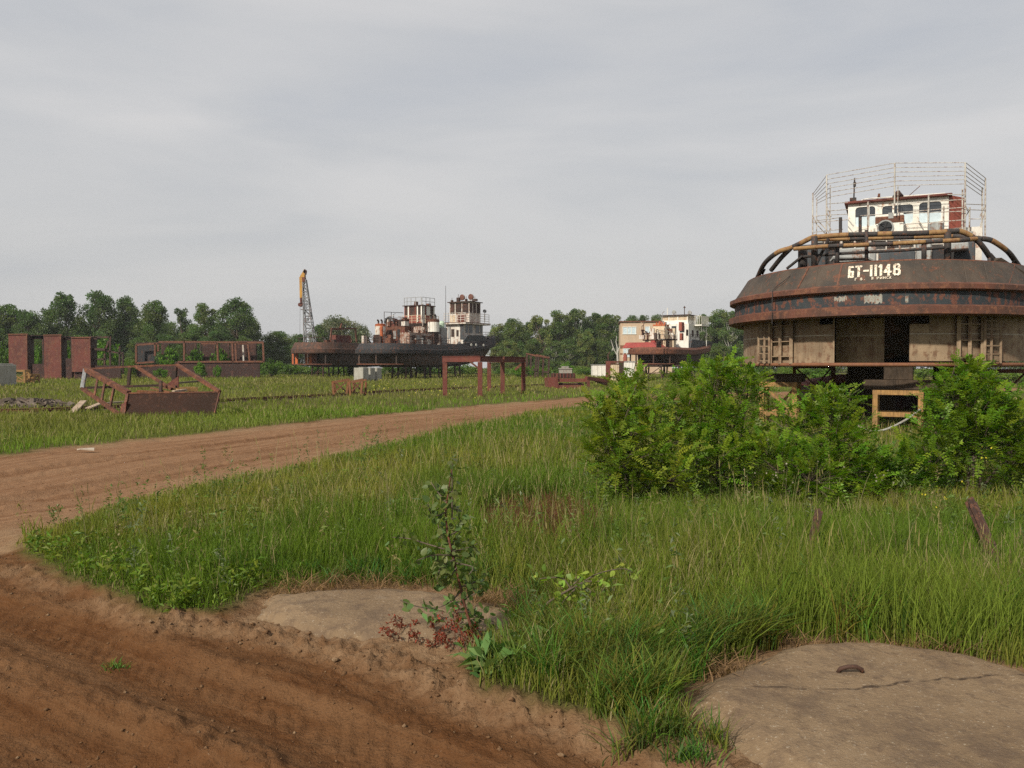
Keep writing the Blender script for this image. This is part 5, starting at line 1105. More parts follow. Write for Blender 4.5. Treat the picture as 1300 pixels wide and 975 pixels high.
def ibeam(mb, a, b, w=.2, h=.32):
    mb.bar(a + Vector((0, 0, h / 2)), b + Vector((0, 0, h / 2)), w, .04); mb.bar(a - Vector((0, 0, h / 2)), b - Vector((0, 0, h / 2)), w, .04); mb.bar(a, b, .12, h - .04)
up = Vector((0, 0, .19))
for a, b, e in ((0, 1, .15), (1, 2, 0), (2, 3, .15), (4, 3, .1)):
    mb = MB(); d = (tops[b] - tops[a]).normalized(); ibeam(mb, tops[a] + up - d * (.15 if a in (0, 4) else -.12), tops[b] + up + d * (e - (.1 if b != 3 else 0)) - Vector((0, 0, .003 * a))); mb.build('beam', M_rustred, t)
mb = MB(); mb.bar(tops[1] + Vector((-.7, 0, .1)), tops[1] + Vector((0, 0, -.45)), .1); mb.bar(tops[3] + Vector((-.55, .2, -.5)), tops[3] + Vector((0, .1, -.02)), .16); mb.build('brace', M_rust, t)
YT = 62
t = thing('slipway_carriage', 'low rusty red slipway carriage with an end plate and a pale box on top', 'carriage', tk(716, YT)); lo = Vector(t.location)
def tp(px, py, dy=0): return P(px, py, YT + dy) - lo
mb = MB(); mb.prism([tp(691, 479.5), tp(707, 478.5), tp(707.5, 493), tp(692, 491)], (0, .1, 0)); mb.build('end_plate', M_rustred, t)
mb = MB(); a, b = tp(701, 474), tp(732, 480.5); mb.b2((a.x, 1.2, b.z), (b.x, 2.4, a.z)); mb.build('ballast_box', M_rustdark, t)
mb = MB()
for k in range(7): x = tp(703 + 4.3 * k, 470, 1.15).x; mb.b2((x - .04, 1.13, tp(700, 480).z), (x + .04, 1.198, tp(700, 474).z))
mb.build('rib', M_rustred, t)
mb = MB(); a, b = tp(708, 480.5), tp(746, 485); mb.b2((a.x, .2, b.z), (b.x, .4, a.z)); a, b = tp(708, 489), tp(740, 493); mb.b2((a.x, .1, -.05), (b.x, .35, a.z)); mb.bar(tp(707, 474, .1), tp(708, 493, .1), .14); mb.build('side_beam', M_rustred, t)
for px in (712, 736):
    for dy in (.5, 1.9):
        mb = MB(); mb.lathe((tp(px, 480, dy).x, dy, .2), [(.2, -.06), (.24, -.05), (.2, .06)], 14, 'Y'); mb.build('wheel', M_rustdark, t)
mb = MB(); mb.b2((tp(706, 480).x, .45, .2), (tp(742, 480).x, 2.2, .35)); mb.build('chassis', M_rust, t)
b = MB(); a, q = P(710, 468.5, YT + 1.6), P(726, 474, YT + 1.6); b.b2((a.x, YT + 1.4, q.z), (q.x, YT + 2.2, a.z)); b.b2((a.x - .05, YT + 1.35, a.z), (q.x + .02, YT + 2.25, a.z + .08)); b.box((a.x + .5, YT + 1.8, a.z + .16), (.5, .4, .16), .3)
tag(b.build('crate', M_lightpatch), 'pale box with rubble on its lid, resting on the rusty carriage', 'crate')
b = MB(); a, q = P(744, 480, YT + 4), P(772, 484, YT + 6); b.bar(a, q, .3, .3); b.bar(a + Vector((1, 1, -.2)), q + Vector((0, 2, -.25)), .3, .25); b.bar(a + Vector((.2, 0, -.2)), a + Vector((.2, 0, -.95)), .25); b.bar(q + Vector((-.2, 0, -.2)), q + Vector((-.2, 0, -1)), .25)
tag(b.build('girder', M_rustred), 'rusty girder behind the carriage, running into the bushes', 'girder')
YE = 108
t = thing('shelter_frame', 'leaning dark shelter frame with a sloped rusty roof in front of the wood', 'shelter frame', tk(683, YE)); lo = Vector(t.location)
def ep(px, py, dy=0): return P(px, py, YE + dy) - lo
mb = MB(); mb.prism([ep(668, 448), ep(681, 450.5), ep(681, 453), ep(668, 449.5)], (0, 3, 0)); mb.prism([ep(681, 449.5), ep(698, 453), ep(697, 455.5), ep(681, 452.5)], (0, 3, 0)); mb.build('roof', M_rust, t)
for a, b in (((674, 451), (673.5, 476)), ((681, 451), (679, 476)), ((690, 454), (688.5, 479)), ((697, 455), (696, 479)), ((684, 453), (682, 474)), ((669, 449), (668.5, 472))):
    mb = MB(); u, v = ep(*a, .2), ep(*b, .2); v.z = -.1; mb.bar(u, v, .26); mb.build('post', M_rustdark, t)
mb = MB(); mb.bar(ep(668, 469.5, .1), ep(682, 469.5, .1), .3); mb.bar(ep(689, 472, .1), ep(697, 472.5, .1), .25); mb.build('crossbar', M_rustdark, t)

# ---- slipway rails, rubble, scraps ------------------------------------------------------------------
def rail_line(pxs, off, label):
    mb = MB(); pts = [G(*p) + Vector((off * .45, -off, 0)) for p in pxs]
    for a, b in zip(pts[:-1], pts[1:]):
        a = a + Vector((0, 0, .10)); b = b + Vector((0, 0, .10)); mb.bar(a, b, .07, .03); mb.bar(a - Vector((0, 0, .05)), b - Vector((0, 0, .05)), .03, .09); mb.bar(a - Vector((0, 0, .1)), b - Vector((0, 0, .1)), .16, .03)
    return tag(mb.build('slipway_rail', M_rust), label, 'rail', 'slipway rails in the meadow')
sl = [(-60, 524), (60, 521.5), (150, 517), (300, 508), (420, 502), (500, 496.5), (600, 492.5), (700, 488.5), (760, 486)]
rail_line(sl, 0, 'rusty slipway rail crossing the meadow, farther of the two')
rail_line(sl, 1.3, 'rusty slipway rail crossing the meadow, nearer of the two')
rp = [G(*p) for p in sl]; sleepers = 0
for k, f in enumerate(np.linspace(.02, .98, 60)):
    i = min(int(f * (len(rp) - 1)), len(rp) - 2); u = f * (len(rp) - 1) - i; p = rp[i].lerp(rp[i + 1], u); d = (rp[i + 1] - rp[i]).normalized(); nrm = Vector((d.y, -d.x, 0))
    mb = MB(); mb.bar(p - nrm * .6 + Vector((0, 0, -.02)), p + nrm * 2.0 + Vector((0, 0, -.02)), .22, .12); tag(mb.build('sleeper', M_wooddark), 'dark timber sleeper under the slipway rails', 'sleeper', 'sleepers under the slipway rails')
# rubble heap at far left on the rails
def rubble(c, sx, sy, h, n, seed):
    rd = random.Random(seed); mb = MB()
    for _ in range(n):
        a = rd.uniform(0, 6.28); q = rd.random() ** .5; x, y = cos(a) * q * sx, sin(a) * q * sy; z = h * (1 - q * q) * rd.uniform(.3, 1)
        mb.box((c[0] + x, c[1] + y, z), (rd.uniform(.1, .5), rd.uniform(.1, .5), rd.uniform(.04, .2)), rd.uniform(0, 3), rd.uniform(-.5, .5), rd.uniform(-.5, .5))
    return mb
v = G(12, 517); tag(rubble((v.x, v.y + .8), 2.6, 1.0, .32, 240, 3).build('rubble_heap', M_rubble), 'heap of grey rubble and scrap beside the slipway rails at the left edge', 'rubble heap', kind='stuff')
plank('splintered pale board lying by the rails, left of the cradle', G(91, 527) + Vector((0, 0, .08)), G(106, 516) + Vector((0, 0, .25)), .25, M_woodpale)
plank('pale board lying between the left board and the cradle', G(112, 522) + Vector((0, 0, .12)), G(130, 516) + Vector((0, 0, .18)), .22, M_woodpale)
plank('grey board lying flat across the rails behind the cradle', G(128, 517) + Vector((0, 0, .16)), G(160, 514) + Vector((0, 0, .16)), .3, M_woodgrey)
v = G(109, 571); mb = MB(); mb.prism([v + Vector((-.2, 0, -.01)), v + Vector((-.1, -.05, .01)), v + Vector((.2, -.03, -.02)), v + Vector((.15, .08, .01)), v + Vector((-.12, .07, .0))], (0, 0, .03)); tag(mb.build('plastic_scrap', M_line), 'pale scrap lying on the far edge of the dirt road', 'scrap')

# ------------------------------------------------------------------ vegetation
def unit(v): return v / (np.linalg.norm(v, axis=1, keepdims=True) + 1e-9)
def leaf_arrays(Pb, D, S, L, W, droop=.0, six=False):
    """leaves from base points, directions, side vectors, length and width: folded quads"""
    L = np.asarray(L)[:, None] if np.ndim(L) else L; W = np.asarray(W)[:, None] if np.ndim(W) else W
    N = unit(np.cross(S, D)); mid = Pb + D * L * .45 + N * W * .12; tip = Pb + D * L - np.array([0, 0, 1]) * droop * L
    V = np.stack([Pb, mid - S * W / 2, tip, mid + S * W / 2], 1).reshape(-1, 3)
    k = np.arange(len(Pb)) * 4; return V, np.stack([k, k + 1, k + 2, k + 3], 1)
def rand_dirs(n, up=0.0):
    v = rng.normal(size=(n, 3)); v = unit(v); v[:, 2] += up; return unit(v)
def sides(D):
    r = rand_dirs(len(D)); return unit(np.cross(D, r))
def tint(n, base, var=.25, hue=.12):
    b = np.array(base)[None, :] * (1 + var * (rng.random((n, 1)) * 2 - 1)); b[:, 0] *= 1 + hue * (rng.random(n) * 2 - 1) * 2; return np.clip(b, 0, 1)

# trees of the wood: trunk with limbs, crown of many leaf sprays in clumps
def tree_variant(h, w, base, nclump, nleaf, leafsize, shape='round', low=.12, seed=0):
    rd = random.Random(seed); tr = MB(); lean = rd.uniform(-.03, .03) * h
    spine = [Vector((lean * t * t + rd.uniform(-.1, .1), rd.uniform(-.1, .1), h * .93 * t)) for t in np.linspace(0, 1, 7)]
    spine[0] = Vector((0, 0, -.3)); tr.tube(spine, [h * .018 * (1 - .85 * t) + .02 for t in np.linspace(0, 1, 7)], 7)
    C = []; 
    for k in range(nclump):
        f = low + (1 - low) * ((k + rd.random()) / nclump); a = rd.uniform(0, 6.283)
        if shape == 'round': rad = w / 2 * (.62 + .38 * math.sin(pi * min(1, f * 1.02) ** .8)) * (1 if f < .75 else (1 - ((f - .75) / .27) ** 2 * .55))
        elif shape == 'column': rad = w / 2 * (.55 + .45 * math.sin(pi * f))
        else: rad = w / 2 * (1 - .8 * f)
        q = rad * rd.random() ** .5; cz = h * f * .95
        c = Vector((lean * f * f + q * cos(a), q * sin(a), cz)); s = w * rd.uniform(.12, .23) * (1.15 - .45 * f)
        C.append((c, s)); b = spine[min(5, int(f * .75 * 6))]; tr.tube([b, b.lerp(c, .6) + Vector((0, 0, -.02 * h)), c], [h * .006, h * .004, .02], 4)
    Pn = []; Cn = []; Dn = []
    for c, s in C:
        n = int(nleaf * (.6 + .8 * rd.random())); d = rand_dirs(n, .15); r = rng.random(n)[:, None] ** .4
        Pn.append(np.array(c)[None, :] + d * r * np.array([s, s, s * .75])[None, :] * 1.05); Dn.append(unit(d * .7 + rng.normal(size=(n, 3)) * .5))
        v = rd.uniform(.72, 1.3); yel = rd.uniform(.85, 1.25); Cn.append(tint(n, (base[0] * v * yel, base[1] * v, base[2] * v), .22, .06))
    Pn = np.concatenate(Pn); Dn = np.concatenate(Dn); Cn = np.concatenate(Cn); n = len(Pn)
    V, Fc = leaf_arrays(Pn, Dn, sides(Dn), leafsize * (.7 + .6 * rng.random(n)), leafsize * .62 * (.7 + .6 * rng.random(n)))
    return tr, npmesh('crown', V, Fc, M_leaf, np.repeat(Cn, 4, 0))
GREEN_D = (.078, .128, .042); GREEN_M = (.10, .152, .044); GREEN_Y = (.15, .195, .06); GREEN_G = (.125, .15, .085); GREEN_B = (.10, .2, .02)
VAR = {}
def add_variant(key, *a, bark=None, **k):
    tr, cm = tree_variant(*a, **k); root = bpy.data.objects.new('tree', None)
    me = bpy.data.meshes.new('trunk'); me.from_pydata(tr.v, [], tr.f); me.materials.append(bark or M_bark); me.update()
    VAR[key] = (me, cm, a[0], a[1])
add_variant('oakA', 16, 11, GREEN_D, 95, 190, .42, 'round', .03, 1)
add_variant('oakB', 17, 10, GREEN_D, 90, 190, .42, 'round', .04, 2)
add_variant('oakC', 15, 9, GREEN_M, 85, 180, .42, 'round', .02, 3)
add_variant('popA', 19, 8, GREEN_M, 90, 170, .42, 'column', .03, 4)
add_variant('popB', 18, 7, GREEN_D, 85, 170, .42, 'column', .03, 5)
add_variant('birA', 18, 7.5, GREEN_M, 85, 160, .40, 'column', .05, 6, bark=M_birch)
add_variant('palA', 15, 7, GREEN_Y, 65, 160, .42, 'column', .03, 7)
add_variant('wilA', 12, 11, GREEN_G, 80, 180, .40, 'round', .05, 8)
add_variant('thinA', 15, 5.5, GREEN_D, 42, 130, .4, 'column', .12, 9)
tree_n = 0
def tree(px, ytop, D, key, wpx=None, label='', group='trees of the wood behind the yard', name='tree'):
    global tree_n
    g = tk(px, D); top = P(px, ytop, D).z; tm, cm, h, w = VAR[key]; s = top / h; sw = (wpx * D / F) / w if wpx else s
    sw = max(.55 * s, min(1.7 * s, sw)); o = thing(name, label, 'tree', g, random.uniform(0, 6.28), group); o.scale = (sw, sw, s)
    link('trunk', tm, o); link('crown', cm, o); tree_n += 1; return o
# ---- left wood (front row: every crown of the skyline)
front = [(-22, 384, 158, 'oakA', 62, 'dark tree cut off by the left edge, behind the rusted sections'), (8, 386, 160, 'oakC', 50, 'leftmost whole tree of the left wood, rather low'), (38, 394, 152, 'oakA', 48, 'low bushy dark tree second from the left edge'),
         (62, 389, 158, 'thinA', 26, 'narrow dark tree left of the two tallest in the left wood'), (86, 372, 158, 'oakB', 46, 'tall dark tree above the middle red bulkhead panel'), (127, 370, 160, 'oakA', 50, 'tallest dark tree of the left wood, above the right end of the first rusted section'),
         (158, 376, 164, 'oakB', 40, 'tall dark tree just right of the tallest in the left wood'), (196, 381, 160, 'oakC', 40, 'medium dark tree above the left end of the long low rusted section'), (231, 389, 168, 'thinA', 24, 'thin see-through tree standing in the gap of the left wood skyline'),
         (262, 384, 158, 'popA', 34, 'rounded dark tree left of the last big one of the left wood'), (301, 379, 156, 'oakB', 52, 'big dark tree at the right end of the left wood'), (320, 402, 162, 'oakC', 26, 'small dark tree at the right foot of the big last one of the left wood'),
         (352, 420, 165, 'oakC', 42, 'round low tree between the left wood and the crane'), (378, 424, 175, 'oakA', 36, 'low dark tree left of the crane foot'), (405, 412, 190, 'oakC', 26, 'small tree right of the crane mast'),
         (430, 404, 195, 'wilA', 64, 'wide grey green tree behind the rust brown tug'), (455, 414, 200, 'wilA', 40, 'smaller grey green tree right of the wide one behind the rust brown tug'),
         (632, 411, 190, 'palA', 28, 'pale tree just right of the black tug bow'), (652, 404, 178, 'oakC', 34, 'tree right of the black tug bow, first of the middle wood'), (668, 408, 186, 'popB', 26, 'dark narrow tree second in the middle wood'),
         (686, 400, 172, 'palA', 30, 'pale yellow green tree behind the shelter frame'), (712, 393, 176, 'popA', 32, 'tall tree in the middle wood right of the pale one'), (733, 391, 178, 'birA', 34, 'tallest tree of the middle wood'),
         (752, 396, 182, 'popB', 32, 'dark column tree right of the tallest in the middle wood'), (775, 398, 176, 'birA', 38, 'broad tree at the left corner of the pale building'), (768, 402, 190, 'oakC', 30, 'tree half hidden between the middle wood and the pale building'),
         (742, 420, 166, 'palA', 22, 'young bright tree in front of the middle wood'), (803, 400, 200, 'oakC', 30, 'tree top showing above the left of the pale building'), (816, 399, 200, 'popB', 22, 'second tree top showing above the pale building'),
         (835, 398, 195, 'popA', 24, 'tree top between the pale building and the cream wheelhouse'), (893, 398, 175, 'birA', 30, 'tree right of the cream wheelhouse'), (909, 392, 178, 'popA', 30, 'tallest tree between the cream wheelhouse and the numbered tug'),
         (928, 394, 172, 'birA', 32, 'tree touching the left side of the numbered tug'), (948, 402, 176, 'popB', 34, 'tree half behind the left side of the numbered tug')]
for px, yt, D, k, w, lab in front: tree(px, yt, D, k, w, lab)
# second rows, closing the gaps
for px, yt, D, k, w in [(-60, 392, 165, 'oakB', 60), (-100, 380, 165, 'oakA', 60), (20, 408, 185, 'oakB', 50), (70, 412, 182, 'oakA', 50), (110, 408, 185, 'oakC', 44), (145, 405, 188, 'oakB', 50), (178, 404, 185, 'oakC', 40), (215, 408, 186, 'oakA', 44), (246, 412, 185, 'oakC', 40), (285, 408, 184, 'oakB', 44), (335, 434, 175, 'oakA', 40), (100, 425, 150, 'oakC', 40), (55, 425, 148, 'oakC', 40), (180, 428, 150, 'oakC', 36), (212, 424, 150, 'oakA', 40), (240, 420, 150, 'oakC', 36), (275, 420, 150, 'oakA', 40), (310, 428, 150, 'oakC', 34)]:
    tree(px, yt, D, k, w, 'dark tree in the lower rows of the left wood behind the rusted sections', 'lower rows of the left wood')
for px, yt, D, k, w in [(642, 420, 205, 'oakC', 40), (662, 416, 205, 'oakA', 40), (700, 412, 200, 'oakB', 40), (722, 408, 205, 'oakC', 40), (745, 408, 200, 'oakB', 40), (764, 412, 205, 'oakA', 40), (785, 408, 205, 'oakC', 40), (676, 430, 168, 'oakC', 26), (704, 432, 168, 'birA', 26), (722, 436, 166, 'birA', 26), (760, 432, 168, 'oakC', 30), (648, 432, 168, 'palA', 24)]:
    tree(px, yt, D, k, w, 'green tree filling the lower rows of the middle wood', 'lower rows of the middle wood')
for px, yt, D, k, w in [(900, 412, 195, 'oakC', 40), (922, 408, 195, 'oakB', 40), (940, 410, 195, 'oakA', 40), (965, 404, 180, 'popA', 36), (990, 410, 190, 'oakC', 44), (1025, 412, 190, 'oakB', 44), (1060, 412, 190, 'oakC', 44), (1100, 412, 190, 'oakA', 44), (1150, 412, 190, 'oakB', 50), (1200, 410, 190, 'oakC', 50), (1250, 410, 190, 'oakA', 50), (1300, 408, 190, 'oakB', 50), (1350, 400, 190, 'oakA', 60), (912, 436, 150, 'oakC', 30), (932, 440, 150, 'oakA', 30)]:
    tree(px, yt, D, k, w, 'green tree of the right wood beside and behind the numbered tug', 'rows of the right wood')
# bare white birch by the building
t = thing('birch_tree', 'thin white dead birch at the left corner of the pale building', 'tree', tk(784.5, 138)); lo = Vector(t.location)
mb = MB(); q = lambda x, y: P(x, y, 138) - lo
mb.tube([q(784.6, 479), q(784, 455), q(783.5, 440)], [.22, .16, .1], 6); mb.build('trunk', M_birch, t)
for l in ([(784, 452), (779, 443), (775.5, 431)], [(783.5, 441), (782, 434), (783, 426)], [(784, 448), (786.5, 440)], [(778.5, 442), (777, 445)]):
    mb = MB(); mb.tube([q(*p) for p in l], [.1, .07, .04][:len(l)], 5); mb.build('branch', M_birch, t)

# shrubs: far bright undergrowth
def shrub_variant(h, w, base, n, leaf, seed):
    rd = random.Random(seed); st = MB(); Ps = []; Cs = []
    for k in range(16):
        a = rd.uniform(0, 6.28); q = rd.random() ** .6; c = Vector((cos(a) * q * w * .42, sin(a) * q * w * .42, h * rd.uniform(.25, .85) * (1 - .35 * q))); s = w * rd.uniform(.1, .2)
        st.tube([(0, 0, -.1), (c.x * .5, c.y * .5, c.z * .6), c], .03, 4); m = n // 16; d = rand_dirs(m, .2)
        Ps.append(np.array(c)[None] + d * (rng.random(m)[:, None] ** .4) * s); v = rd.uniform(.75, 1.3); Cs.append(tint(m, tuple(x * v for x in base), .25, .08))
    Pn = np.concatenate(Ps); Cn = np.concatenate(Cs); D = rand_dirs(len(Pn), .3)
    V, Fc = leaf_arrays(Pn, D, sides(D), leaf * (.7 + .6 * rng.random(len(Pn))), leaf * .5)
    me = bpy.data.meshes.new('stem'); me.from_pydata(st.v, [], st.f); me.materials.append(M_bark); me.update()
    return me, npmesh('foliage', V, Fc, M_leaf, np.repeat(Cn, 4, 0)), h, w
SV = [shrub_variant(3, 4, (.085, .16, .022), 1600, .3, 1), shrub_variant(2.5, 4, (.11, .17, .03), 1600, .28, 2), shrub_variant(3, 3, (.10, .2, .02), 1400, .3, 3)]
def shrub(px, yt, D, wpx, v, label, group=None):
    sm, fm, h, w = SV[v]; o = thing('shrub', label, 'shrub', tk(px, D), random.uniform(0, 6.28), group); z = max(.5, P(px, yt, D).z); o.scale = (wpx * D / F / w, wpx * D / F / w, z / h)
    link('stem', sm, o); link('foliage', fm, o); return o
for px, yt, D, w, v, lab in [(131, 421, 112, 36, 2, 'bright green bush showing through the frame of the first rusted section'), (49, 433, 108, 18, 2, 'bright bush between the first and middle red bulkhead panels'), (87, 434, 108, 14, 2, 'narrow bright bush between the middle and right red bulkhead panels'),
                             (6, 432, 112, 30, 0, 'bush at the left edge behind the first red panel'), (127, 445, 107, 30, 1, 'low bright bush behind the right frame of the first rusted section'), (163, 446, 108, 20, 1, 'pale bush in the gap between the two rusted sections'),
                             (214, 435, 110, 32, 2, 'bright bush growing through the second frame of the long section'), (247, 438, 110, 22, 2, 'bright bush growing through the third frame of the long section'), (279, 437, 110, 22, 2, 'bright bush growing through the fourth frame of the long section'),
                             (253, 456, 105, 18, 2, 'bright bush standing in front of the base plate of the long section, taller one'), (276, 461, 105, 10, 2, 'slim bright bush in front of the base plate of the long section'), (203, 466, 105, 18, 2, 'low bush at the left foot of the long section'),
                             (345, 454, 118, 34, 0, 'bush right of the long rusted section'), (664, 462, 105, 24, 2, 'bright bush left of the shelter frame'), (721, 456, 110, 22, 2, 'bright round bush right of the shelter frame')]:
    shrub(px, yt, D, w, v, lab)
for k, px in enumerate([332, 350, 366, 384, 402, 418, 434, 448, 500, 520, 545, 560, 585, 605]):
    shrub(px + random.uniform(-4, 4), random.uniform(457, 463), random.uniform(128, 145), 30, k % 2, 'low green bush in the line behind the stands of the two middle tugs', 'line of bushes behind the tug stands')
for k, px in enumerate([638, 652, 676, 694, 708, 735, 748, 762]):
    shrub(px + random.uniform(-4, 4), random.uniform(460, 466), random.uniform(120, 145), 26, k % 2, 'low green bush along the foot of the middle wood', 'low bushes along the middle wood')
for k, px in enumerate([960, 1000, 1040, 1190, 1220, 1290, 1330]):
    shrub(px, random.uniform(458, 466), random.uniform(70, 110), 50, k % 2, 'low green bush seen under or beside the numbered tug', 'low bushes beyond the numbered tug')

# near bushes with feathered leaves (locust), every leaflet a face
def fronds(Pb, D, L, pairs, lw, ll, base, droop=.25):
    """pinnate leaves: Pb base, D direction, L length"""
    n = len(Pb); up = np.array([[0, 0, 1.0]]); S = unit(np.cross(D, np.repeat(up, n, 0)) + 1e-6 + .25 * rng.normal(size=(n, 3))); S = unit(S - D * (S * D).sum(1, keepdims=True)); N = unit(np.cross(S, D))
    Vs = []; Cs = []; tn = tint(n, base, .45, .14)
    for k in range(pairs):
        t = (.18 + .82 * k / (pairs - 1)); p = Pb + D * (L * t)[:, None] - up * (droop * L * t * t)[:, None]
        for sd in (-1, 1):
            d = unit(S * sd + D * .35 + N * .15 + .15 * rng.normal(size=(n, 3))); sv = unit(np.cross(d, N)); v, _ = leaf_arrays(p, d, sv, ll * (.75 + .5 * rng.random(n)), lw * (.8 + .4 * rng.random(n)), .1); Vs.append(v); Cs.append(tn * (.88 + .24 * rng.random((n, 1))))
    p = Pb + D * L[:, None] - up * (droop * L)[:, None]; v, _ = leaf_arrays(p, D, S, ll * np.ones(n), lw * np.ones(n)); Vs.append(v); Cs.append(tn)
    V = np.concatenate(Vs); C = np.repeat(np.concatenate(Cs), 4, 0); k = np.arange(len(V) // 4) * 4
    # rachis as a thin strip
    e = Pb + D * L[:, None] - up * (droop * L)[:, None]; m = (Pb + e) / 2 + up * (droop * L * .25)[:, None]; w = S * .003
    Vr = np.stack([Pb - w, Pb + w, m + w, m - w, m - w, m + w, e + w * .4, e - w * .4], 1).reshape(-1, 3); kr = np.arange(n * 2) * 4 + len(V)
    V = np.concatenate([V, Vr]); C = np.concatenate([C, np.repeat(tn * np.array([[1.0, .9, .8]]), 8, 0)])
    k = np.concatenate([k, kr]); return V, np.stack([k, k + 1, k + 2, k + 3], 1), C
def locust(name, label, lobes, nf, base, D0, stems=True, pairs=8, L=(.2, .38), lw=.026, ll=.056):
    """lobes: (px, py, radius_px, depth offset) blobs of foliage"""
    c0 = tk(sum(l[0] for l in lobes) / len(lobes), D0); o = thing(name, label, 'bush', c0, 0)
    tot = sum(l[2] ** 2 for l in lobes); Ps = []; Ds = []; st = MB(); cz = np.array(c0)
    for px, py, r, dy in lobes:
        c = np.array(P(px, py, D0 + dy)); R_ = r * (D0 + dy) / F; n = max(8, int(nf * r * r / tot)); d = rand_dirs(n); q = rng.random(n)[:, None] ** .45
        Pp = c[None] + d * q * np.array([R_, R_ * .9, R_]); keep = Pp[:, 2] > .05; Pp, d = Pp[keep], d[keep]
        Ps.append(Pp - cz); out = unit(d * .7 + np.array([[0, 0, .35]]) + .5 * rng.normal(size=(len(d), 3)) * .7); Ds.append(out)
        foot = Vector((random.uniform(-.25, .25) + (c[0] - cz[0]) * .35, random.uniform(-.2, .2) + (c[1] - cz[1]) * .35, -.05)); cc = Vector(c - cz); mid = foot.lerp(cc, .55) + Vector((random.uniform(-.1, .1), random.uniform(-.1, .1), .05))
        st.tube([foot, mid, cc, cc + (cc - mid) * .45], [.022, .016, .010, .004], 6)
        for k in range(0, len(Pp), 4): e = Vector(Pp[k] - cz); st.tube([mid.lerp(cc, random.uniform(.3, 1)), e], [.006, .003], 4)
    for px, py, r, dy in lobes:          # leafy shoots standing out of the mass
        R_ = r * (D0 + dy) / F; c = Vector(P(px, py, D0 + dy)) - c0
        for _ in range(3 + r // 7):
            d = Vector(rand_dirs(1, .55)[0]); a = c + d * R_ * .6; e = c + d * (R_ * random.uniform(1.0, 1.25) + .05); st.tube([a, a.lerp(e, .5) + Vector((0, 0, .03)), e], [.007, .005, .002], 5)
            k = random.randint(5, 8); t = np.linspace(.25, 1, k); pp = np.array([a.lerp(e, q) for q in t]); Ps.append(pp); dd_ = unit(np.array(d)[None] * .5 + rng.normal(size=(k, 3)) * .55 + np.array([[0, 0, .15]])); Ds.append(dd_)
    Pn = np.concatenate(Ps); Dn = np.concatenate(Ds); n = len(Pn); ok = Pn[:, 2] > .03; Pn, Dn = Pn[ok], Dn[ok]; n = len(Pn)
    V, Fc, C = fronds(Pn, Dn, rng.uniform(L[0], L[1], n), pairs, lw, ll, base)
    link('foliage', npmesh('foliage', V, Fc, M_leaf, C), o); st.build('stem', M_bark, o)
    return o
LOC = (.125, .205, .016); LOC2 = (.155, .215, .022); LOCD = (.09, .17, .02)
locust('locust_bush', 'big feathery green bush left of the numbered tug, nearest the road', [(800, 520, 34, .3), (785, 550, 36, 0), (832, 566, 44, 0), (790, 585, 40, -.3), (850, 612, 40, -.3), (815, 625, 32, -.3), (800, 605, 30, -.2), (762, 530, 14, 0), (868, 524, 24, .8), (806, 494, 14, .5), (767, 565, 20, -.2)], 620, LOC2, 10.7)
locust('locust_bush', 'tall feathery bush between the road bush and the left stand of the numbered tug', [(908, 500, 28, 0), (940, 512, 28, 0), (880, 540, 36, -.3), (930, 552, 34, -.4), (902, 592, 40, -.7), (950, 490, 16, .3), (866, 498, 14, .6), (917, 474, 12, .2), (890, 484, 14, .4)], 640, LOC, 11.8)
locust('locust_bush', 'wide feathery bush in front of the left stand and the yellow trestle', [(1012, 552, 32, .2), (1052, 528, 26, .2), (1060, 560, 44, 0), (984, 596, 36, -.2), (1030, 610, 46, -.4), (1080, 600, 38, -.2), (1078, 516, 12, .3), (966, 572, 16, 0), (1000, 640, 28, -.3), (1050, 640, 26, -.3), (1096, 604, 22, 0), (1095, 628, 28, -.2)], 800, LOC, 10.9)
locust('locust_bush', 'feathery bush with a tall leafy spire before the right ladder of the numbered tug', [(1225, 490, 20, .1), (1240, 478, 12, .1), (1215, 512, 26, 0), (1235, 535, 36, 0), (1195, 555, 34, -.1), (1240, 570, 42, -.1), (1275, 545, 30, 0), (1290, 575, 34, 0), (1180, 590, 28, -.3), (1255, 500, 14, .1), (1158, 588, 16, -.1), (1205, 490, 10, 0)], 700, LOC, 11.2)
locust('locust_bush', 'dark low feathery bush between the wide one and the spired one', [(1128, 608, 26, 0), (1150, 622, 26, -.2), (1120, 625, 26, -.2), (1172, 600, 16, .2)], 330, LOCD, 11.2)
locust('locust_bush', 'sparse light bush at the right edge in the tall grass', [(1320, 560, 40, 0), (1330, 600, 36, 0), (1298, 590, 18, 0)], 380, LOC2, 11.4)
# silver leaved weed among them
def leafy(name, label, cat, stems, nleaf, base, L, W, matst=M_bark, spread=.08, tw=.006, up=.3):
    """upright stems given as pixel paths with a depth; oval leaves along the upper part"""
    D0 = stems[0][1]; f = stems[0][0][0]; c0 = tk(f[0], D0); o = thing(name, label, cat, c0); st = MB(); Ps = []; Ds = []
    for pxs, D in stems:
        path = smooth_path([P(x, y, D) - c0 for x, y in pxs], 8); m = len(path); st.tube(path, [tw * (1 - .75 * k / m) for k in range(m)], 6)
        n = int(nleaf); t = rng.uniform(.12, 1, n); idx = np.clip((t * (m - 1)).astype(int), 0, m - 1); pp = np.array([path[k] for k in idx]); Ps.append(pp + rng.normal(size=(n, 3)) * spread * np.array([1, 1, .6])); Ds.append(rand_dirs(n, up))
    Pn = np.concatenate(Ps); Dn = np.concatenate(Ds); n = len(Pn); V, Fc = leaf_arrays(Pn, Dn, sides(Dn), L * (.6 + .8 * rng.random(n)), W * (.7 + .6 * rng.random(n)), .15)
    link('foliage', npmesh('foliage', V, Fc, M_leaf, np.repeat(tint(n, base, .25, .1), 4, 0)), o); st.build('stem', matst, o); return o
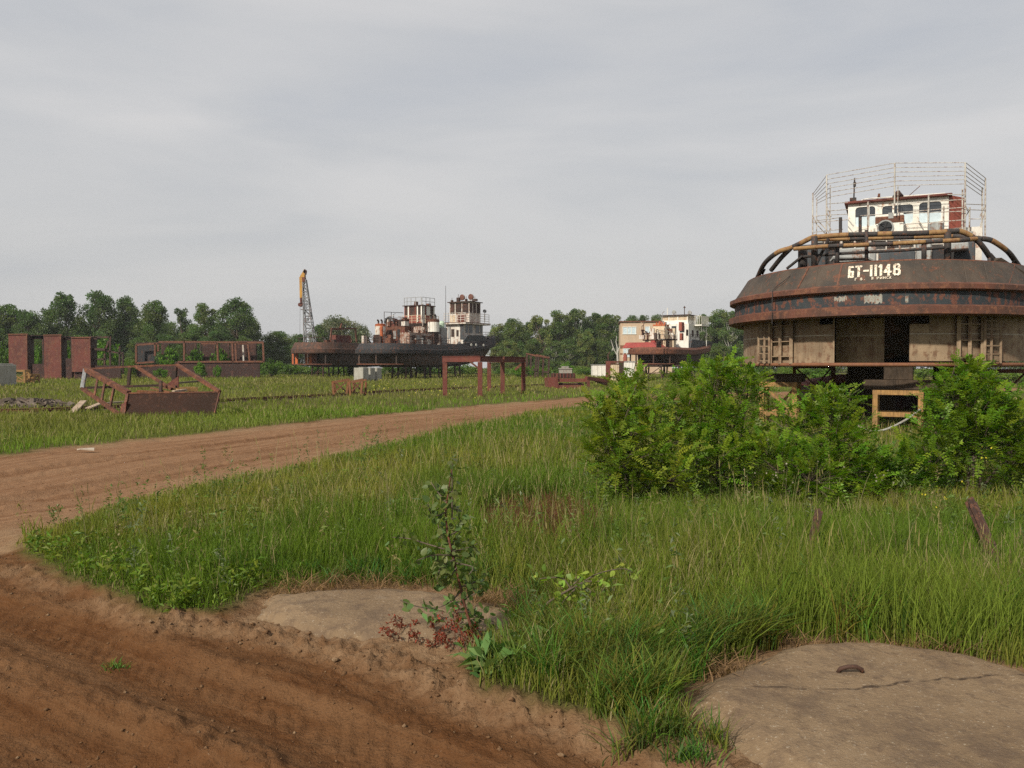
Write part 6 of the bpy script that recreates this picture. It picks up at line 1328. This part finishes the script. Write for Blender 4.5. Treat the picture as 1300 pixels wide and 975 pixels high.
leafy('silver_weed', 'silvery leaved weed clump below the spired bush', 'weed', [([(1180, 650), (1182, 610), (1186, 560)], 11.3), ([(1205, 650), (1208, 620), (1205, 585)], 11.2), ([(1195, 655), (1197, 630), (1200, 600)], 11.1), ([(1140, 655), (1138, 630), (1136, 610)], 11.1)], 260, (.19, .22, .14), .06, .02, up=.5)
# the leaning sapling in front and its neighbours
def sapling(name, label, trunk, branches, leaves, base, D0, L=.05, red=None):
    c0 = tk(trunk[0][0], D0); c0.z = float(ground_z(c0.x, c0.y)[0]); o = thing(name, label, 'sapling', c0); q = lambda x, y, dy=0: P(x, y, D0 + dy) - c0
    st = MB(); tp_ = smooth_path([q(*p) for p in trunk], 10); m = len(tp_); st.tube(tp_, [.011 * (1 - .8 * k / m) + .0015 for k in range(m)], 7); st.build('trunk', M_rust if red else M_bark, o)
    Ps = []; Ds = []; br = MB()
    for pts, dy in branches:
        p_ = smooth_path([q(*pt, dy * k / max(1, len(pts) - 1)) for k, pt in enumerate(pts)], 8); br.tube(p_, [.005 * (1 - .7 * k / len(p_)) + .001 for k in range(len(p_))], 5)
        for k in range(leaves):
            i = random.randint(int(len(p_) * .15), len(p_) - 1); Ps.append(np.array(p_[i]) + rng.normal(size=3) * .022); Ds.append(rand_dirs(1, .1)[0])
    br.build('branch', M_bark, o)
    Pn = np.array(Ps); Dn = np.array(Ds); n = len(Pn); S = sides(Dn); s = L * (.65 + .7 * rng.random(n))
    # round toothed leaves: eight sided, slightly cupped, on a short stalk
    N = unit(np.cross(S, Dn)); c = Pn + Dn * (s * .75)[:, None]; V = []; 
    for k in range(8):
        a = 2 * pi * k / 8; rad = .5 * (1.4, 1.0, .95, .95, .9, .95, .95, 1.0)[k]
        V.append(c + Dn * (s * rad * cos(a))[:, None] + S * (s * rad * .82 * sin(a))[:, None] + N * (s * .07 * abs(sin(a)))[:, None])
    V = np.stack(V, 1).reshape(-1, 3); Fq = []
    k = np.arange(n) * 8; Fq = np.concatenate([np.stack([k, k + 1, k + 2, k + 3], 1), np.stack([k, k + 3, k + 4, k + 7], 1), np.stack([k + 4, k + 5, k + 6, k + 7], 1)])
    link('foliage', npmesh('foliage', V, Fq, M_leaf, np.repeat(tint(n, base, .3, .12), 8, 0)), o); return o
gD = G(606, 818).y
sapling('aspen_sapling', 'leaning young aspen with round dull green leaves growing at the edge of the sandy slab', [(607, 818), (598, 795), (590, 770), (582, 735), (572, 695), (566, 655), (570, 620), (574, 592)],
        [([(574, 660), (574, 625), (574, 588)], .0), ([(568, 640), (556, 625), (547, 612)], .1), ([(567, 650), (550, 655), (543, 640)], -.1), ([(570, 680), (585, 668), (577, 640)], .1), ([(574, 700), (540, 690), (520, 684), (498, 682)], .15), ([(575, 705), (550, 705), (528, 712)], -.2),
         ([(576, 700), (595, 695), (606, 690)], .1), ([(577, 710), (560, 720), (555, 735)], -.15), ([(580, 720), (570, 735), (560, 750)], -.1), ([(580, 715), (600, 720), (595, 730)], -.1), ([(585, 745), (600, 740), (608, 737)], .1), ([(586, 750), (570, 765), (552, 772), (530, 770), (508, 762)], -.1), ([(589, 760), (605, 752), (598, 745)], 0), ([(572, 690), (560, 680), (556, 665)], .1), ([(578, 715), (575, 690), (585, 675)], .15), ([(592, 775), (610, 785), (630, 790)], .1), ([(595, 785), (600, 800), (640, 797)], .1)],
        27, (.105, .145, .045), gD, .043, red=True)
sapling('aspen_sapling', 'small bright aspen with yellow green round leaves in the grass right of the leaning one', [(680, 790), (690, 770), (720, 750), (745, 738)],
        [([(720, 750), (735, 735), (742, 728)], .1), ([(735, 742), (760, 728), (790, 722), (803, 727)], .1), ([(725, 748), (715, 735), (700, 733), (684, 735)], .1), ([(735, 745), (750, 750), (740, 765)], -.1), ([(730, 748), (718, 760), (712, 768)], -.1), ([(745, 738), (770, 740), (760, 755)], 0)],
        20, (.22, .29, .045), gD + .25, .045)
# red dried stalks at its foot
def dryplant():
    c0 = G(560, 815); o = thing('red_weed', 'low red dried weed spreading at the foot of the leaning sapling', 'weed', c0); st = MB(); Ps = []; Ds = []
    for k in range(34):
        px = random.choice([random.uniform(492, 550), random.uniform(550, 600), random.uniform(572, 604)]); py = 800 + (px - 490) * .18 + random.uniform(-8, 14); g = G(px, py) - c0; e = g + Vector((random.uniform(-.12, .08), random.uniform(-.05, .08), random.uniform(.05, .2 if px > 565 else .11)))
        st.tube([g, g.lerp(e, .5) + Vector((0, 0, .02)), e], .0028, 4)
        for _ in range(20): Ps.append(np.array(g.lerp(e, random.uniform(.3, 1))) + rng.normal(size=3) * .012); Ds.append(rand_dirs(1, .3)[0])
    Pn = np.array(Ps); Dn = np.array(Ds); V, Fc = leaf_arrays(Pn, Dn, sides(Dn), .018 + .02 * rng.random(len(Pn)), .014)
    link('foliage', npmesh('foliage', V, Fc, M_leaf, np.repeat(tint(len(Pn), (.19, .042, .024), .5, .15), 4, 0)), o); st.build('stem', M_rust, o)
dryplant()

# broad leaved weeds (ground cover)
def weeds(name, spots, L, W, nl, base, label, cat, up=.55):
    Ps = []; Ds = []; Ls = []
    for (px, py, n, sp) in spots:
        for _ in range(n):
            g = G(px + random.gauss(0, sp), py + random.gauss(0, sp * .3)); s = random.uniform(.6, 1.3); zz = zones(np.array([g.x]), np.array([g.y]))
            if zz[0][0] < .05 or zz[1][0] < .03: continue
            for k in range(nl): Ps.append(np.array(g) + np.array([random.gauss(0, .02), random.gauss(0, .02), random.uniform(0, .15) * s])); Ds.append(rand_dirs(1, up)[0]); Ls.append(s)
    Pn = np.array(Ps); Dn = np.array(Ds); Ls = np.array(Ls); Dn[:, 2] = np.abs(Dn[:, 2]); V, Fc = leaf_arrays(Pn, Dn, sides(Dn), L * Ls * (.6 + .7 * rng.random(len(Pn))), W * Ls, .25)
    tag(link(name, npmesh(name, V, Fc, M_leaf, np.repeat(tint(len(Pn), base, .3, .12), 4, 0))), label, cat, kind='stuff')
weeds('broadleaf_weeds', [(240, 690, 60, 60), (300, 660, 50, 60), (120, 715, 35, 40), (230, 770, 26, 22), (280, 745, 24, 24), (180, 740, 30, 40), (60, 700, 24, 22), (330, 740, 18, 20), (230, 640, 40, 60), (420, 620, 50, 40), (640, 552, 60, 40), (500, 560, 50, 40)],   .07, .022, 16, (.13, .19, .026), 'broad leaved weeds spreading along the dirt edges', 'weeds')
weeds('burdock', [(630, 855, 9, 26), (660, 840, 6, 20), (612, 862, 5, 10), (575, 800, 3, 20)],   .14, .042, 12, (.12, .2, .06), 'large pale leaved weeds at the foot of the sapling', 'weeds', up=.4)

# ------------------------------------------------------------------ grass: blades by the hundred thousand
def blades(x, y, h, w, lean, az_, col, z0=None, curve=1.0):
    n = len(x); z0 = ground_z(x, y) if z0 is None else z0; lx, ly = np.cos(az_), np.sin(az_); sx, sy = -ly, lx
    ca = rng.uniform(0, 2 * pi, n); sx, sy = np.cos(ca), np.sin(ca)
    lv = []
    for t, wf in ((0, .8), (.4, 1.0), (.75, .7)):
        off = lean * h * (t ** (1 + curve)); zz = z0 - .02 + (h * t) * np.sqrt(np.clip(1 - (lean * t) ** 2 * .5, .2, 1)); cx, cy = x + lx * off, y + ly * off
        lv.append(np.stack([cx - sx * w * wf / 2, cy - sy * w * wf / 2, zz], 1)); lv.append(np.stack([cx + sx * w * wf / 2, cy + sy * w * wf / 2, zz], 1))
    off = lean * h; zz = z0 - .02 + h * np.sqrt(np.clip(1 - lean ** 2 * .5, .2, 1)); lv.append(np.stack([x + lx * off - sx * w * .06, y + ly * off - sy * w * .06, zz], 1)); lv.append(np.stack([x + lx * off + sx * w * .06, y + ly * off + sy * w * .06, zz], 1))
    V = np.stack(lv, 1).reshape(-1, 3); k = np.arange(n) * 8
    Fq = np.concatenate([np.stack([k + a, k + a + 1, k + a + 3, k + a + 2], 1) for a in (0, 2, 4)])
    return V, Fq, np.repeat(col, 8, 0)
def polar(n, r0, r1, p=1.0, amax=46):
    u = rng.random(n); r = (r0 ** (2 - p) + u * (r1 ** (2 - p) - r0 ** (2 - p))) ** (1 / (2 - p)) if p != 2 else r0 * (r1 / r0) ** u
    a = np.radians(rng.uniform(-amax, amax, n)); return r * np.sin(a), r * np.cos(a), r
acc = []; BAR1 = G(1022, 706); BAR2 = G(1280, 728)
def field(n, r0, r1, p, hfun, wbase, bias=0, lean=(.1, .5), amax=46, cols=None):
    x, y, r = polar(n, r0, r1, p, amax); dr, dd = zones(x, y); s = np.minimum(sdf(SLAB1, x, y), sdf(SLAB2, x, y))
    edge = np.minimum(np.minimum(dr * .8, dd), s); ok = (edge > .02 + .1 * rng.random(n)); 
    dry = sdf(DRY, x, y); ok &= ~((dry < .1) & (rng.random(n) < .9)); ok &= ~((np.abs(x - BAR1[0]) < .3) & (y < BAR1[1] + .3) & (y > BAR1[1] - 1.6) & (rng.random(n) < .7)); ok &= ~((np.abs(x - BAR2[0] + .15) < .5) & (y < BAR2[1] + 1) & (y > BAR2[1] - 1.4) & (rng.random(n) < .7))
    bx = np.maximum(np.abs(x - T.o.x - 2) - 6, np.abs(y - T.o.y - 6) - 8); ok &= ~((bx < 0) & (rng.random(n) < .55))
    x, y, r, edge, dr = x[ok], y[ok], r[ok], edge[ok], dr[ok]; m = len(x)
    pn = fbm(x * .35, y * .35, 101, 3); pn2 = fbm(x * 1.7, y * 1.7, 113, 3)
    h = hfun(x, y, r, dr, edge, pn, pn2) * rng.uniform(.4, 1.25, m) * (.7 + .6 * fbm(x * 2.6, y * 2.6, 181, 2)); w = np.maximum(wbase * rng.uniform(.6, 1.4, m), r * .00085)
    a = rng.uniform(0, 2 * pi, m) ; ln = rng.uniform(lean[0], lean[1], m)
    g = np.array([.105, .165, .02]); yl = np.array([.20, .20, .04]); dk = np.array([.075, .13, .02]); tan = np.array([.30, .25, .13])
    t = np.clip((pn - .38) / .28 + .25 * rng.normal(size=m), 0, 1)[:, None]; c = g * (1 - t) + yl * t
    t = np.clip((pn2 - .52) / .15, 0, 1)[:, None] * .6; c = c * (1 - t) + dk * t
    if cols is not None: c = cols(c, x, y, r, dr, pn)
    tn = rng.random(m) < .05 + .16 * sst(.5, .7, fbm(x * .8, y * .8, 171, 3)); c[tn] = tan; c = c * rng.uniform(.7, 1.35, (m, 1))
    acc.append(blades(x, y, h, w, ln, a, np.clip(c, 0, 1))); return
def isle(dr, x, y): return (y < np.interp(x, [p[0] for p in road_near[::-1]], [p[1] for p in road_near[::-1]]))
def h_near(x, y, r, dr, e, pn, pn2):
    h = .26 + .26 * pn + .16 * pn2; h = h * (1 - .2 * sst(7, 10, r)) * (1 - .4 * sst(8.3, 9.6, r) * sst(.8, 1.6, x)); h = h * sst(-.1, .9, e) * .7 + h * .3; west = sst(-.5, -4.5, x); h = h * (1 - .45 * west); far = ~isle(dr, x, y); return np.where(far, .16 + .14 * pn2, h)
def c_far(c, x, y, r, dr, pn):
    far = ~isle(dr, x, y); br = np.exp(-np.clip(dr, 0, 99) / 5.0)[:, None]; f = np.array([[.15, .175, .032]]) * (1 - br) + np.array([[.12, .205, .024]]) * br
    q = np.clip((fbm(x * .09, y * .13, 131, 3) - .42) * 5, 0, 1)[:, None]; f = f * (1 - .55 * q) + np.array([[.20, .185, .06]]) * .55 * q
    return np.where(far[:, None], f * (.8 + .4 * pn[:, None]), c)
field(150000, 3.2, 12, 1.25, h_near, .0055)
field(120000, 10, 34, 1.2, h_near, .008, cols=c_far)
field(90000, 28, 150, 1.15, lambda x, y, r, dr, e, pn, pn2: .16 + .16 * pn2 + .1 * sst(60, 120, r), .012, cols=c_far)
# seed stalks standing above the meadow
def stalks(n, r0, r1):
    x, y, r = polar(n, r0, r1, 1.2); dr, dd = zones(x, y); s = np.minimum(sdf(SLAB1, x, y), sdf(SLAB2, x, y)); ok = (np.minimum(np.minimum(dr, dd), s) > .5) & isle(dr, x, y) & (fbm(x * .5, y * .5, 151, 3) > .45); x, y, r = x[ok], y[ok], r[ok]; m = len(x)
    h = rng.uniform(.45, .75, m); c = np.array([.28, .25, .13]) * rng.uniform(.7, 1.25, (m, 1)); a = rng.uniform(0, 6.28, m); ln = rng.uniform(.03, .25, m); acc.append(blades(x, y, h, np.maximum(.003, r * .0006), ln, a, c))
    lx, ly = np.cos(a) * ln * h, np.sin(a) * ln * h; z = ground_z(x, y) + h * .88; acc.append(blades(x + lx, y + ly, rng.uniform(.06, .14, m), np.maximum(.007, r * .0008), ln, a, c * np.array([[1.05, .95, .85]]), z0=z))
stalks(2600, 5, 24)
# coarse arching sedge round the slabs
def sedge(spots, col):
    X = []; Y = []; H = []; 
    for px, py, n, sp, h in spots:
        for _ in range(n):
            g = G(px + random.gauss(0, sp), py + random.gauss(0, sp * .22)); k = 26; X += list(g.x + rng.normal(size=k) * .035); Y += list(g.y + rng.normal(size=k) * .035); H += list(h * rng.uniform(.5, 1.15, k))
    x, y, h = np.array(X), np.array(Y), np.array(H); d2 = np.minimum(sdf(SLAB1, x, y), sdf(SLAB2, x, y)); ok = d2 > -.03; x, y, h = x[ok], y[ok], h[ok]; m = len(x); acc.append(blades(x, y, h, rng.uniform(.005, .010, m), rng.uniform(.25, .95, m), rng.uniform(0, 6.28, m), np.array(col) * np.repeat(rng.uniform(.7, 1.35, (m // 26 + 1, 3)) ** np.array([[1.6, 1, 1]]), 26, 0)[:m] * rng.uniform(.65, 1.35, (m, 1)), curve=1.3))
sedge([(760, 860, 34, 42, .36), (840, 850, 32, 36, .38), (900, 830, 22, 26, .38), (950, 822, 24, 18, .36), (700, 830, 26, 28, .34), (820, 905, 26, 30, .34), (640, 800, 10, 10, .3), (925, 945, 4, 16, .18), (840, 945, 8, 26, .22), (720, 800, 16, 40, .34), (1100, 800, 6, 60, .42), (1250, 818, 6, 50, .45), (980, 805, 8, 30, .4), (148, 826, 3, 5, .07), (880, 968, 4, 16, .14), (690, 868, 14, 18, .28)], (.098, .15, .028))
def tall(spots, col):
    for px, py, n, sx, sy, h in spots:
        g = [G(px + random.gauss(0, sx), py + random.gauss(0, sy)) for _ in range(n)]; x = np.array([p.x for p in g]); y = np.array([p.y for p in g]); ok = np.minimum(sdf(SLAB1, x, y), sdf(SLAB2, x, y)) > .02; x, y = x[ok], y[ok]; m = len(x)
        acc.append(blades(x, y, h * rng.uniform(.45, 1.2, m), rng.uniform(.004, .009, m), rng.uniform(.08, .45, m), rng.uniform(0, 6.28, m), np.array(col) * rng.uniform(.6, 1.35, (m, 1)) * np.array([[1, 1, 1]])))
tall([(1120, 790, 1500, 70, 16, .46), (1250, 815, 1300, 50, 12, .44), (1000, 790, 700, 40, 16, .42), (1170, 765, 800, 80, 12, .3)], (.15, .2, .03))
sedge([(430, 742, 26, 60, .2), (540, 740, 20, 50, .24), (620, 745, 20, 30, .26)], (.075, .14, .03))
def herbs(n):
    x, y, r = polar(n, 4.5, 26, 1.1); dr, dd = zones(x, y); s_ = np.minimum(sdf(SLAB1, x, y), sdf(SLAB2, x, y)); ok = (np.minimum(np.minimum(dr, dd), s_) > .15) & (fbm(x * .6, y * .6, 191, 3) > .44); x, y = x[ok], y[ok]; z = ground_z(x, y); Ps = []; Ds = []; Cs = []
    for a, b, c in zip(x, y, z):
        h = random.uniform(.25, .7); lx, ly = random.gauss(0, .06), random.gauss(0, .06); col = random.choice([(.11, .17, .035), (.15, .19, .05), (.13, .16, .08), (.08, .13, .03), (.2, .17, .07)]); k = random.randint(16, 34)
        for _ in range(k):
            t = random.uniform(.15, 1); Ps.append((a + lx * t + random.gauss(0, .03 * (1.2 - t)), b + ly * t + random.gauss(0, .03 * (1.2 - t)), c + h * t)); Ds.append(rand_dirs(1, .35)[0]); Cs.append(col)
    Pn = np.array(Ps); Dn = np.array(Ds); m = len(Pn); C_ = np.array(Cs) * rng.uniform(.65, 1.35, (m, 1)); V, Fc = leaf_arrays(Pn, Dn, sides(Dn), rng.uniform(.03, .085, m), rng.uniform(.008, .022, m), .2)
    tag(link('meadow_herbs', npmesh('meadow_herbs', V, Fc, M_leaf, np.repeat(C_, 4, 0))), 'mixed leafy herbs scattered through the meadow grass', 'herbs', kind='stuff')
herbs(1500)
# dry straw: the flattened patch and the rims of the slabs
def straw(spots, col, h=.16):
    X = []; Y = []
    for px, py, n, sx, sy in spots:
        for _ in range(n): g = G(px + random.gauss(0, sx), py + random.gauss(0, sy)); X.append(g.x); Y.append(g.y)
    x, y = np.array(X), np.array(Y); m = len(x); acc.append(blades(x, y, h * rng.uniform(.5, 1.6, m), rng.uniform(.003, .007, m) * 1.2, rng.uniform(.7, 1.35, m), rng.uniform(0, 6.28, m), np.array(col) * rng.uniform(.55, 1.4, (m, 1))))
straw([(690, 672, 5200, 40, 17)], (.17, .085, .045), .2)
straw([(470, 746, 350, 60, 3), (630, 768, 420, 26, 6), (380, 752, 180, 26, 4), (660, 775, 200, 14, 6), (1180, 832, 200, 60, 4), (920, 855, 120, 20, 6), (1010, 822, 80, 20, 3)], (.24, .15, .08), .14)
V = np.concatenate([a[0] for a in acc]); Cc = np.concatenate([a[2] for a in acc]); off = 0; Fl = []
for a in acc: Fl.append(a[1] + off); off += len(a[0])
tag(link('grass', npmesh('grass', V, np.concatenate(Fl), M_grass, Cc)), 'green and straw coloured grass covering the yard', 'grass', kind='stuff')
# yellow and white wild flowers in the grass
Ps = []; Cs = []
for px, py, n, sx, sy, zz, c in ((520, 496, 90, 45, 5, .3, (.55, .5, .08)), (1190, 690, 14, 20, 14, .55, (.6, .5, .05)), (1255, 640, 9, 8, 5, .75, (.65, .55, .06)), (990, 655, 34, 50, 8, .55, (.32, .28, .22)), (1100, 655, 20, 40, 8, .5, (.3, .27, .22)), (640, 500, 40, 60, 6, .25, (.5, .46, .08))):
    for _ in range(n): g = G(px + random.gauss(0, sx), py + random.gauss(0, sy)); Ps.append((g.x, g.y, zz * random.uniform(.8, 1.1))); Cs.append(c)
Pn = np.array(Ps); Dn = rand_dirs(len(Pn), .6); sz = .012 + np.hypot(Pn[:, 0], Pn[:, 1]) * .0013; Vf, Ff = leaf_arrays(Pn, Dn, sides(Dn), sz, sz)
tag(link('wild_flowers', npmesh('wild_flowers', Vf, Ff, M_leaf, np.repeat(np.array(Cs), 4, 0))), 'small yellow and whitish wild flowers in the grass', 'flowers', kind='stuff')
# small stones and crumbs of earth on the track
x, y, r = polar(16000, 3.0, 16, 1.4); dr, dd = zones(x, y); s = np.minimum(sdf(SLAB1, x, y), sdf(SLAB2, x, y)); dl, _ = pline(lip, x, y)
ok = ((dd < -.05) | (dr < -.1)) & (s > .05) & ((np.abs(dl) < .25) | (rng.random(len(x)) < .25)); x, y = x[ok], y[ok]; z = ground_z(x, y); m = len(x)
base = np.array([(0, 0, 1), (1, 0, 0), (0, 1, 0), (-1, 0, 0), (0, -1, 0), (0, 0, -1)], float); sc = .004 + .014 * rng.random((m, 1, 1)) ** 2.5 * (1 + 1.2 * (rng.random((m, 1, 1)) < .06)); an = rng.uniform(0, 6.28, m); ca, sa = np.cos(an)[:, None], np.sin(an)[:, None]
B0 = base[None] * sc * rng.uniform(.6, 1.3, (m, 6, 1)); B0[:, :, 2] *= .7; Vx = B0[:, :, 0] * ca - B0[:, :, 1] * sa + x[:, None]; Vy = B0[:, :, 0] * sa + B0[:, :, 1] * ca + y[:, None]; Vz = B0[:, :, 2] + z[:, None] + .003
k = np.arange(m)[:, None, None] * 6; tri = np.array([(0, 1, 2), (0, 2, 3), (0, 3, 4), (0, 4, 1), (5, 2, 1), (5, 3, 2), (5, 4, 3), (5, 1, 4)])[None]
me = npmesh('pebbles', np.stack([Vx, Vy, Vz], 2).reshape(-1, 3), (k + tri).reshape(-1, 3), M_ground); n6 = m * 6
attr(me, 'across', np.repeat(rng.random(m) * 3, 6)); attr(me, 'along', np.repeat(rng.random(m) * 9, 6)); attr(me, 'dirt', np.ones(n6)); attr(me, 'road', np.zeros(n6)); attr(me, 'sand', np.repeat((np.where(rng.random(m) < .12, 1, .35)), 6)); tag(link('pebbles', me), 'small stones and crumbs of earth on the dirt track', 'pebbles', kind='stuff')

v = G(1080, 852, .09); b = MB(); b.tube([v + Vector((-.075, .01, -.02)), v + Vector((-.06, .0, .015)), v + Vector((-.02, -.01, .03)), v + Vector((.03, -.01, .03)), v + Vector((.065, .0, .01)), v + Vector((.075, .01, -.02))], .013, 7)
tag(b.build('lifting_loop', M_stake, smooth=True), 'small rusty lifting loop set in the broad concrete slab', 'lifting loop')
HAZE = .0002
# ------------------------------------------------------------------ sky, sun, camera
w = bpy.data.worlds.new('World'); scene.world = w; w.use_nodes = True; nt = w.node_tree; nt.nodes.clear()
out = nt.nodes.new('ShaderNodeOutputWorld'); bg = nt.nodes.new('ShaderNodeBackground'); nt.links.new(bg.outputs[0], out.inputs[0])
SUN_EL, SUN_AZ = R(38), R(217)     # azimuth clockwise from +Y of where the sun stands
sky = nt.nodes.new('ShaderNodeTexSky'); sky.sky_type = 'NISHITA'; sky.sun_disc = False; sky.sun_elevation = SUN_EL; sky.sun_rotation = SUN_AZ; sky.air_density = 1.5; sky.dust_density = 3
tc = nt.nodes.new('ShaderNodeTexCoord'); mp = nt.nodes.new('ShaderNodeMapping'); mp.inputs['Scale'].default_value = (1.0, 1.0, 4.5); nt.links.new(tc.outputs['Generated'], mp.inputs[0])
n1 = noise(nt, mp.outputs[0], 1.5, 6, .5, .5); n2 = noise(nt, mp.outputs[0], 4.5, 6, .55, .3)
cc = ramp(nt, n1, [(.36, (4.05, 4.2, 4.5)), (.5, (4.6, 4.65, 4.78)), (.66, (5.4, 5.32, 5.32))])
cc = mix(nt, ramp(nt, n2, [(.4, 0), (.75, .3)]), cc, (5.5, 5.4, 5.35))
sep = nt.nodes.new('ShaderNodeSeparateXYZ'); nt.links.new(tc.outputs['Generated'], sep.inputs[0])
cc = mix(nt, ramp(nt, sep.outputs['Z'], [(.0, .55), (.3, 0)]), cc, (4.3, 4.28, 4.28))
fin = mix(nt, .93, sky.outputs[0], cc); nt.links.new(fin, bg.inputs[0]); bg.inputs[1].default_value = .108
sl_ = bpy.data.lights.new('sun', 'SUN'); sl_.energy = 4.6; sl_.angle = R(2.5); sl_.color = (1, .92, .78)
so = bpy.data.objects.new('sun', sl_); COL.objects.link(so); dv = Vector((sin(SUN_AZ) * cos(SUN_EL), cos(SUN_AZ) * cos(SUN_EL), sin(SUN_EL))); so.rotation_euler = dv.to_track_quat('Z', 'Y').to_euler(); so.location = (0, 0, 60)

hz = MB(); hz.b2((-430, -430, -3), (430, 430, 40)); hm = bpy.data.materials.new('haze'); hm.use_nodes = True; hn = hm.node_tree; hn.nodes.clear()
ho = hn.nodes.new('ShaderNodeOutputMaterial'); hv = hn.nodes.new('ShaderNodeVolumePrincipled'); hv.inputs['Color'].default_value = (.86, .9, .95, 1); hv.inputs['Density'].default_value = HAZE; hn.links.new(hv.outputs[0], ho.inputs['Volume'])
if HAZE: tag(hz.build('haze', hm), 'thin pale haze over the yard', 'haze', kind='stuff')
cam = bpy.data.cameras.new('camera'); co = bpy.data.objects.new('camera', cam); COL.objects.link(co)
co.location = (0, 0, EYE); co.rotation_euler = (pi / 2 - TH, 0, 0); cam.sensor_width = 36; cam.lens = F / 1300 * 36; cam.clip_start = .05; cam.clip_end = 6000
scene.camera = co
vs = scene.view_settings; vs.view_transform = 'Standard'; vs.look = 'None'; vs.exposure = .22; vs.gamma = 1
scene.render.engine = 'CYCLES'; scene.cycles.max_bounces = 6; scene.cycles.sample_clamp_indirect = 4; scene.cycles.transparent_max_bounces = 4; scene.cycles.use_denoising = False; scene.render.filter_size = 1.15
